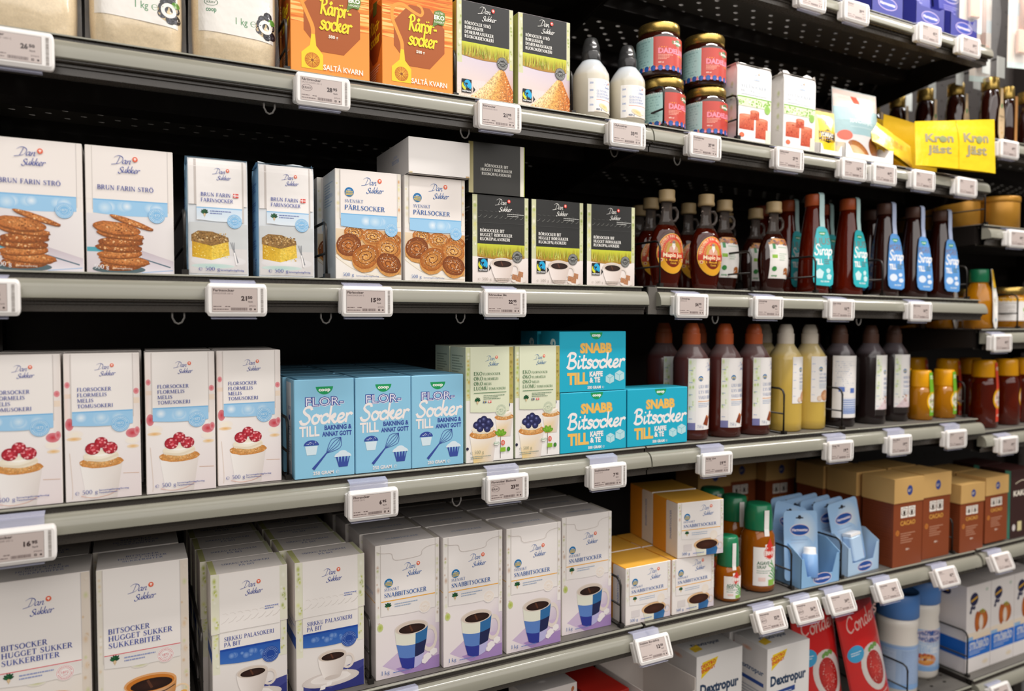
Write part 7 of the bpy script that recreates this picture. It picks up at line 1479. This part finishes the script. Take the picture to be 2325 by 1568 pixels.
def canister(back):
    WHc = printmat('milky_canister_plastic', .3, .4) if 'milky_canister_plastic' not in MATS else MATS['milky_canister_plastic']
    o = bottle('sweetener_canister', [(.040, 0), (.045, .008), (.046, .03), (.046, .125), (.043, .145), (.0455, .165), (.044, .185)], WHc, [(.0455, .183), (.047, .185), (.047, .238), (.0445, .24), (.044, .236)], BLUEC, 44, cols=['#e9e2d8'] * 7)
    def f(a, W, H):
        a.rect(-W / 2, 0, W / 2, H * .13, '#86aede')
        if back: a.rect(-W * .5, H * .13, W * .5, H, '#a4bcdc'); a.rect(-W * .42, H * .16, -W * .1, H * .9, '#b8c8e0'); a.fine(-W * .4, H * .86, W * .28, 22, 3.6, '#7f94c0', 1.2); a.fine(-W * .06, H * .86, W * .3, 22, 3.6, '#7f94c0', 1.2); a.rect(-W * .44, H * .92, W * .4, H * .96, '#8fb0e0')
        else:
            a.oval(-W * .02, H * .5, W * .28, H * .42, '#e6eaf0', '#a9c4e4', 24); oval_mark(a, -W * .06, H * .84, W * .28); a.fine(-W * .1, H * .68, W * .2, 2, 4, '#9fb4d4'); a.oval(-W * .1, H * .28, W * .09, H * .14, '#e8b060', '#d8803c', 18); a.dabs(14, inoval(-W * .11, H * .34, W * .06, H * .08), 2, 4, ['#b0202c', '#8c1824', '#d04048'])
            a.oval(W * .1, H * .5, W * .026, H * .06, '#b8c83c', n=12); a.oval(W * .1, H * .38, W * .024, H * .05, '#8fc4e4', n=12); a.oval(W * .1, H * .26, W * .026, H * .05, '#2f5098', n=12); a.rect(W * .075, H * .09, W * .13, H * .19, '#e06a5c')
    band(o, 46, 22, 124, 285, f, .35 if not back else -.35, bg='#9fbfe4'); return o
o = put(canister(True), 1.60, .075, ZS[5], 2); tag(o, 'white canister with blue lid, back text showing, beside the leaning red tube', 'canister', 'white canisters with blue lids'); o = put(canister(False), 1.735, .11, ZS[5] , 2, (0, 0, -.3)); tag(o, 'white canister with blue lid, berry tart picture showing, beside the breadcrumb cartons', 'canister', 'white canisters with blue lids')
o = put(dup(o), 1.72, .215, ZS[5], 2); tag(o, 'white canister with blue lid, standing behind the berry tart one', 'canister', 'white canisters with blue lids')
def a_strob(W=100, D=78, H=215):
    mb = carton_mb(W, D, H, '#e9e3e0', '#e2dad8', '#d4ccc8'); a = front_art(mb); B = '#1f6cc8'
    a.rect(1, H * .36, W - 1, H * .46, '#e6cfae', '#e9dccc'); a.rect(.6, H * .17, W - .6, H * .37, B); a.sans('STRÖBRÖD', W * .54, H * .255, H * .085, '#c9ccd6', .04, 'c', width=W * .8); a.fine(W * .14, H * .225, W * .66, 2, 5, '#a8b8d8', 2.4); a.rect(.8, H * .37, W * .28, H * .41, '#8fb4d8'); a.oval(W * .8, H * .08, W * .14, H * .03, '#e4d2b0', '#e6dcd2', 14)
    a.oval(W * .64, H * .58, W * .24, H * .12, ('#d8803c', .5), ('#b05a20', .5), 22, 15); a.oval(W * .44, H * .57, W * .11, H * .12, ('#d2742c', .5), ('#a8501c', .5), 18); a.oval(W * .6, H * .55, W * .09, H * .09, '#f0e4da', '#e2cdb8', 16); a.dabs(20, inoval(W * .66, H * .68, W * .14, H * .02), 1.2, 2.6, ['#7fae44', '#9cc25c', '#5f8f30'])
    a.oval(W * .3, H * .84, W * .17, H * .075, '#24264c', n=20, rot=30); a.poly([(W * .17, H * .81), (W * .44, H * .85), (W * .44, H * .872), (W * .17, H * .832)], '#dca82c'); a.oval(W * .2, H * .745, W * .07, H * .022, '#24264c', n=12, rot=60); a.oval(W * .3, H * .74, W * .06, H * .02, '#24264c', n=12, rot=20); a.oval(W * .16, H * .7, W * .05, H * .02, '#24264c', n=12, rot=60); a.oval(W * .82, H * .92, W * .06, H * .02, '#c4ccc0', n=12)
    s = Art(mb, F_left(D)); s.rect(.6, H * .17, D - .6, H * .37, '#1c62ba'); s.oval(D * .3, H * .9, D * .2, H * .05, '#24264c', n=16, rot=-10); s.rect(D * .2, H * .89, D * .42, H * .91, '#dca82c')
    return mb.build('breadcrumb_carton', CARD)
pn = Proto(a_strob()); g = 'white breadcrumb cartons with a blue band'
for i, (x, l) in enumerate(((1.797, 'whole, beside the canister'), (1.899, 'second from the canister'), (2.001, 'cut by the picture edge'))):
    pn.place(x, .032, Z3[6], 3, 'white breadcrumb carton with blue band, ' + l, 'carton', g)
    pn.place(x - .004, .114, Z3[6], 3, 'white breadcrumb carton queued behind the one ' + l, 'carton', g)
def a_nut(W=104, D=60, H=235):
    mb = carton_mb(W, D, H, '#d8d0cc', '#e4ddd8', '#cfc8c4'); a = front_art(mb); a.rect(W * .06, .6, W * .16, H - .6, '#2f9a52')
    a.dabs(110, inrect(W * .2, 4, W * .98, H - 4), 3.2, 5.2, ['#b06a44', '#c88a60', '#8a4a2c', '#d8a484', '#9c6a40'], 8); return mb.build('nut_carton', CARD)
pu = Proto(a_nut()); pu.place(.578, .03, ZS[5], 1, 'nut patterned carton with green stripe, half below the picture edge', 'carton', 'nut patterned cartons', (-.05, 0, 0)); pu.place(.44, .03, ZS[5], 1, 'nut patterned carton, only its top edge in view', 'carton', 'nut patterned cartons')
mb = MB(); W_, D_, H_ = .125, .14, .235
for b in ((0, W_, D_ - .002, D_, 0, H_), (0, .002, 0, D_, 0, H_ - .03), (W_ - .002, W_, 0, D_, 0, H_ - .035), (0, W_, 0, D_, 0, .002), (0, W_, 0, .002, 0, H_ - .06)): mb.box(*b, '#d9cfc8')
o = put(mb.build('shipping_tray', CARD), .800, .0, ZS[5], 1, (0, 0, .1)); tag(o, 'open pale card box beside the glucose cartons, half below the picture edge', 'box')
mb = carton_mb(78, 110, 206, '#a82018', '#7c140e', '#b8281e'); o = put(mb.build('red_carton', CARD), .706, .02, ZS[5], 1, (0, 0, .1)); tag(o, 'red carton top beside the open pale card box, at the lower picture edge', 'carton')
mb = carton_mb(34, 110, 215, '#7c1410', '#5c0e0a', '#8a1a14'); o = put(mb.build('red_carton', CARD), .682, .145, ZS[5], 1); tag(o, 'dark red carton in the shade beside the nut patterned one', 'carton')

# --- goods on hooks at the far side above the gold capped bottles
PALE = printmat('pale_backing_card', .4, .4)
def hung(kind):
    mb = MB(); mb.box(-.031, .031, 0, .0012, 0, .30, '#e6ddd2'); a = Art(mb, lambda u, v, h: (u / 1000, -h / 1000, v / 1000)); a.rect(-31, 0, 31, 14, '#cfe0dc'); a.rect(-31, 120, 31, 150, '#c9d8dc'); a.oval(14, 80, 5, 6, '#6a7a94', n=12); a.rect(-31, 200, 31, 299, '#a9bccb'); o = mb.build('utensil_pack', PALE)
    b = MB(); b.rbox(-.014, .014, -.014, -.003, .03, .085, .004, '#e8bfa8'); b.tube([(0, -.008, .085), (0, -.008, .25)], .0055, 8, '#e6b8a2'); b.tube([(.001, -.008, .10), (.001, -.008, .24)], .002, 6, '#e6b8a2'); b.build('pink_pastry_brush', PALE, o)
    c = MB(); v = []; 
    for j in range(9):
        for i in range(7): v.append((-.036 + .012 * i, -.018 - .004 * math.sin(i * 1.6 + j) - .003 * math.sin(j * 2.3 + i), .31 * j / 8 - .004))
    c.add(v, [(j * 7 + i, j * 7 + i + 1, (j + 1) * 7 + i + 1, (j + 1) * 7 + i) for j in range(8) for i in range(6)], '#ffffff', 0, True); c.build('clear_pouch', CLEAR, o)
    return o
hp = Proto(hung(0)); g = 'pastry brushes in clear pouches on hooks'
for x, y, z, l in ((1.845, -.03, 2.035, 'whole pack in view'), (1.742, .02, 2.115, 'beside the purple display box'), (1.945, -.04, 2.03, 'cut by the picture edge'), (1.85, .06, 2.03, 'behind the whole one')): hp.place(x, y, z, 3, 'pastry brush pack hanging at the far side, ' + l, 'utensil pack', g, (0, 0, -.25))
WHITEPL = mat('white_hook_plastic', '#dfe3df', .3)
for i, (x, y) in enumerate(((1.80, .02), (1.83, .10), (1.86, .02), (1.90, .10), (1.875, .2), (1.925, .30))):
    h = MB(); h.tube([(0, 0, .012), (0, .45 - y, .016)], .0022, 6); o = h.build('peg_hook', WIRE); k = MB(); k.rbox(-.016, .016, -.004, -.002, -.036, .014, .001); k.build('hook_label', WHITEPL, o)
    put(o, x, y, 2.065, 3); tag(o, 'peg hook with white end label over the gold capped bottles', 'hook', 'peg hooks with white end labels')

# ------------------------------------------------------------------ wire dividers
def divider(H, L, bars=(.5,)):
    mb = MB(); r = .0021; c = .012
    mb.tube([(0, 0, 0), (0, 0, H - c), (0, c * .3, H - c * .3), (0, c, H), (0, L, H)], r, 8)
    for b in bars: mb.tube([(0, 0, H * b), (0, L, H * b)], r * .85, 6)
    mb.tube([(0, L, 0), (0, L, H)], r, 6); mb.tube([(0, -.004, .002), (0, L, .002)], r, 6); mb.box(-.004, .004, -.006, .003, 0, .007)
    return mb.build('wire_divider', WIRE)
_dv = {}
def put_div(x, y, row, bay, H, l, bars=(.45,)):
    k = (H, bars)
    if k not in _dv: _dv[k] = Proto(divider(H, .36, bars))
    _dv[k].place(x, y, (ZS[row] if bay < 3 else Z3[row]), bay, l, 'shelf divider', 'wire dividers')
put_div(.1955, .020, 1, 1, .075, 'wire divider between the clear sugar bags and the orange cartons')
put_div(.4455, .022, 1, 1, .075, 'wire divider between the orange and the black topped cartons')
put_div(.6545, .020, 1, 1, .075, 'wire divider before the clear glucose bottles')
put_div(.8325, .012, 1, 2, .075, 'wire divider before the lower date syrup jar')
put_div(1.004, .010, 1, 2, .085, 'wire divider before the jam sugar bags')
put_div(.0645, .016, 2, 1, .085, 'wire divider between the oat biscuit cartons and blue sided bags')
put_div(.247, .018, 2, 1, .08, 'wire divider between the blue sided bags and the cinnamon bun cartons')
put_div(.828, .010, 2, 2, .082, 'wire divider at the shelf joint beside the maple syrup')
put_div(1.042, .006, 2, 2, .075, 'wire divider between the red labelled and white labelled flasks')
put_div(1.222, .010, 2, 2, .075, 'wire divider before the turquoise tagged bottles')
put_div(1.428, .010, 2, 2, .078, 'wire divider between the turquoise and blue tagged bottles')
put_div(1.728, .010, 2, 2, .078, 'wire divider at the end of the blue tagged bottles')
put_div(.1925, .024, 3, 1, .085, 'wire divider between the raspberry cupcake cartons and pale blue packs')
put_div(1.1435, .012, 3, 2, .09, 'wire divider between the brown and yellowish squeeze bottles')
put_div(1.313, .012, 3, 2, .085, 'wire divider before the near black squeeze bottles')
put_div(1.765, .030, 3, 2, .085, 'wire divider at the end of the golden honey bottles')
put_div(.078, .024, 4, 1, .12, 'wire divider between the red line and blue band boxes')
put_div(.308, .024, 4, 1, .095, 'wire divider between the blue band boxes and checked cup cartons')
put_div(.755, .016, 4, 1, .085, 'wire divider before the small yellow cartons')
put_div(1.178, .016, 4, 2, .082, 'wire divider before the nearer pale blue display box')
put_div(1.325, .016, 4, 2, .082, 'wire divider between the two pale blue display boxes')
put_div(1.709, .016, 4, 2, .082, 'wire divider between the tall and shorter cocoa cartons')
put_div(1.548, .010, 5, 2, .095, 'wire divider before the canisters')
put_div(1.789, .024, 6, 3, .11, 'wire divider before the breadcrumb cartons')
put_div(1.945, .012, 3, 3, .085, 'wire divider before the honey jars')
put_div(1.800, .012, 2, 3, .085, 'wire divider at the end of the gold tins')

# ------------------------------------------------------------------ electronic shelf price tags
SCR = printmat('grey_price_screen', .3, .4, coat=.2)
def price_tag(title, sub, big, small, krav=False, clip=.0235):
    mb = MB(); mb.rbox(-.0365, .0365, -.0205, 0, 0, .010, .004); 
    for i, (x, y, z) in enumerate(mb.v): mb.v[i] = (x, z - .010, y)       # stand it up: thickness along y
    o_ = empty('price_tag'); h = mb.build('housing', HOUS, o_)
    h.data.transform(Matrix.Scale(2.05, 4, (0, 0, 1))); h.data.transform(Matrix.Translation((0, 0, .021)))
    b2 = MB(); b2.rbox(-.0375, .033, -.003, .010, -.017, .017, .003); b2.build('battery_back', HOUS, h)
    s = MB(); a = Art(s, lambda u, v, hh: (u / 1000, -.0102 - hh / 1000, v / 1000), step=.006); D_ = '#3a2c2c'; M_ = '#6a5a58'
    a.rect(-30.4, -15.4, 24.4, 15.2, '#8f8480'); a.rect(-30, -15, 24, 14.6, '#c6b8b2')
    a.sans(title, -29, 10.6, 3.1, D_, .03, width=min(42, 2.3 * len(title))); a.sans(sub, -29, 7, 2.2, M_, 0, width=min(34, 1.55 * len(sub)))
    if krav: a.ring(-22, 1.2, 6.6, .8, M_, 22, 4.2); a.sans('KRAV', -22, -.3, 3, D_, .02, 'c')
    w = 3.6 * len(big); a.sans(big, 17 - w - 5.6, -.6, 5.4, D_, .05, width=w); a.sans(small, 12.2, 1.6, 3.4, D_, .05, width=5.8); a.sans('Styck', 18.6, -3, 1.9, D_, .02, 'r')
    a.sans('Jmf-pris', 22, -8.2, 1.8, M_, .01, 'r'); a.fine(-29, -9, 10, 1, 2, M_, 1.1); a.fine(-15, -9, 6, 1, 2, M_, 1.1); a.fine(-29, -12.5, 18, 1, 2, M_, 1.1)
    x = -8.0; pts = []; fs = []
    while x < 11: wd = RG.uniform(.25, .9); o = len(pts); pts += [(x, -13.4), (x + wd, -13.4), (x + wd, -9.8), (x, -9.8)]; fs.append((o, o + 1, o + 2, o + 3)); x += wd + RG.uniform(.25, .6)
    a.raw(pts, fs, M_); a.rect(14.4, -13, 17, -10.4, D_); a.rect(15.2, -12.3, 16.2, -11.1, '#c6b8b2'); a.oval(21, -11.8, 1.2, 1.2, D_, n=8)
    y = -16; pts = []; fs = []
    while y < 15: wd = RG.uniform(.3, 1.1); o = len(pts); pts += [(28.4, y), (31.6, y), (31.6, y + wd), (28.4, y + wd)]; fs.append((o, o + 1, o + 2, o + 3)); y += wd + RG.uniform(.3, .7)
    a.raw(pts, fs, '#9c948e'); s.build('screen', SCR, h)
    c = MB(); c.box(-.031, .024, .001, .0022, -.0235, clip); c.box(-.031, .024, -.006, .0022, -.0245, -.0232); c.prism([(.0022, clip - .002), (.0022, clip), (.014, clip + .003), (.0145, clip + .002)], -.031, .024); c.build('clear_clip', CLIP, o_)
    return o_
def tagput(x, row, bay, t, label, dz=-.0245, tilt=0.0, rz=0.0):
    o = price_tag(*t, clip=.0305 if tilt or (row == 3 and bay < 3) else .0235); z = (ZG[row] if bay < 3 else {1: 1.871, 2: 1.666, 3: 1.420, 4: 1.1765, 5: .896}[row]) + dz
    put(o, x, -.0185 if tilt == 0 else -.027, z, bay, (tilt, 0, rz)); tag(o, label, 'price tag', 'electronic shelf price tags')
T = lambda n, s_, b, c, k=False: (n, s_, b, c, k)
u = 'white electronic price tag '
for x, row, bay, t, l in (
    (-.1085, 1, 1, T('Råsocker', 'ÄNGLAMARK 1000 G', '26', '50', True), 'under the clear sugar bags, cut by the picture edge'),
    (.2345, 1, 1, T('Rårörsocker', 'SALTÅ KVARN 500 G', '28', '95', True), 'under the orange cartons'),
    (.4985, 1, 1, T('Rörsocker', 'DANSUKKER 500 G', '21', '95'), 'under the black topped golden sugar cartons'),
    (.7345, 1, 1, T('Glykossirap', 'DANSUKKER 400 G', '33', '95'), 'under the clear glucose bottles'),
    (.896, 1, 2, T('Dadelsirap', 'SEVAN 400 G', '37', '50'), 'under the date syrup jars'),
    (1.104, 1, 2, T('Syltsocker', 'DANSUKKER', '27', '95'), 'under the jam sugar bags'),
    (1.284, 1, 2, T('Torrjäst', 'KUNGSÖRNEN', '16', '95'), 'under the small yellow pouch'),
    (1.378, 1, 2, T('Mandelmjöl', 'RISENTA', '44', '95'), 'under the almond flour bag'),
    (1.507, 1, 2, T('Jäst', 'KRONJÄST', '9', '95'), 'under the slipping yellow sachet'),
    (1.659, 1, 2, T('Jäst', 'KRONJÄST', '5', '95'), 'under the double yellow sachet, at the shelf end'),
    (1.826, 1, 3, T('Sirap', 'MUSCOVADO', '49', '95'), 'under the gold capped bottles'),
    (1.156, 0, 2, T('Sötning', 'HERMESETAS', '29', '95'), 'on the highest shelf, nearest the perforated gap'),
    (1.281, 0, 2, T('Sötning', 'HERMESETAS', '39', '95'), 'on the highest shelf, before the purple display boxes'),
    (1.515, 0, 2, T('Sötning', 'HERMESETAS', '42', '50'), 'on the highest shelf, under the middle purple display box'),
    (1.657, 0, 2, T('Pensel', 'SILIKON', '59', '95'), 'on the highest shelf, at its end'),
    (-.1465, 2, 1, T('Farinströ', 'DANSUKKER 500 G', '18', '95'), 'under the oat biscuit cartons, cut by the picture edge'),
    (.1225, 2, 1, T('Farinsocker', 'DANSUKKER 500 G', '21', '50'), 'under the blue sided cake bags'),
    (.2930, 2, 1, T('Pärlsocker', 'DANSUKKER 500 G', '15', '50'), 'under the cinnamon bun cartons'),
    (.5075, 2, 1, T('Rörsocker Bit', 'DANSUKKER 500 G', '22', '95'), 'under the black coffee cup cartons'),
    (.8725, 2, 2, T('Lönnsirap', 'MAPLE JOE', '54', '95'), 'under the red labelled maple flasks'),
    (1.0575, 2, 2, T('Lönnsirap', 'ÄNGLAMARK', '43', '95'), 'under the white labelled dark flasks'),
    (1.2575, 2, 2, T('Ljus sirap', 'COOP', '16', '95'), 'under the turquoise tagged bottles'),
    (1.5075, 2, 2, T('Mörk sirap', 'COOP', '16', '95'), 'under the blue tagged bottles'),
    (1.868, 2, 3, T('Honung', 'SVENSK', '89', '95'), 'under the gold tins'),
    (1.816, 3, 3, T('Honung', 'EKO', '54', '95'), 'under the green capped honey bottles'),
    (-.1165, 3, 1, T('Florsocker', 'DANSUKKER 500 G', '16', '95'), 'under the raspberry cupcake cartons, cut by the picture edge'),
    (.2995, 3, 1, T('Florsocker', 'COOP 250 G', '6', '95'), 'under the pale blue packs'),
    (.5115, 3, 1, T('Florsocker Ekologis', 'DANSUKKER 500 G', '23', '50', True), 'under the blueberry cupcake cartons'),
    (.6990, 3, 1, T('Snabbitsocker', 'COOP 500 G', '7', '95'), 'under the turquoise cartons'),
    (.9365, 3, 2, T('Sirap Ljus', 'DANSUKKER', '19', '95'), 'under the brown squeeze bottles'),
    (1.2645, 3, 2, T('Sirap Vit', 'DANSUKKER', '19', '95'), 'under the yellowish squeeze bottles'),
    (1.4505, 3, 2, T('Sirap Mörk', 'DANSUKKER', '19', '95'), 'under the near black squeeze bottles'),
    (1.6470, 3, 2, T('Honung', 'ACACIA', '34', '95'), 'under the golden honey bottles'),
    (1.852, 4, 3, T('Honung', 'FLYTANDE', '39', '95'), 'under the dark red honey bottles')):
    r3 = row == 3 and bay < 3
    tagput(x, row, bay, t, u + l, -.0245 if not r3 else -.0285, 0.0, 0)
for x, row, bay, t, l, rz in (
    (.790, 4, 1, T('Snabbits Bordsförp', 'DANSUKKER 500 G', '12', '50'), 'tilted up, under the small yellow cartons', 0),
    (1.0725, 4, 2, T('Agavesirap', 'SUNNY VIA', '32', '50', True), 'tilted up, under the small agave bottle', 0),
    (1.1710, 4, 2, T('Agavesirap', 'SUNNY VIA', '56', '50', True), 'tilted up, under the large agave bottle', 0),
    (1.2690, 4, 2, T('Hermesetas', 'SÖTNING', '24', '50'), 'tilted up, under the nearer pale blue display box', 0),
    (1.4160, 4, 2, T('Hermesetas', 'SÖTNING', '28', '95'), 'tilted up, under the farther pale blue display box', 0),
    (1.6150, 4, 2, T('Cacao', 'FAZER 200 G', '42', '95'), 'tilted up, under the tall cocoa cartons', 0),
    (1.8250, 5, 3, T('Kakao', 'FAIRTRADE', '35', '50'), 'tilted up, under the dark brown carton at the picture edge', 0),
    (.345, 4, 1, T('Snabbitsocker', 'DANSUKKER 1 KG', '19', '95'), 'at the lower picture edge, under the checked cup cartons', 0)):
    tagput(x, row, bay, t, u + l, -.021, math.radians(-24), rz)
o = price_tag(*T('Ströbröd', 'WASA', '17', '95')); put(o, 1.836, -.026, .556, 3, (math.radians(-24), 0, 0)); tag(o, u + 'tilted up, at the lower picture corner under the breadcrumb cartons', 'price tag', 'electronic shelf price tags')
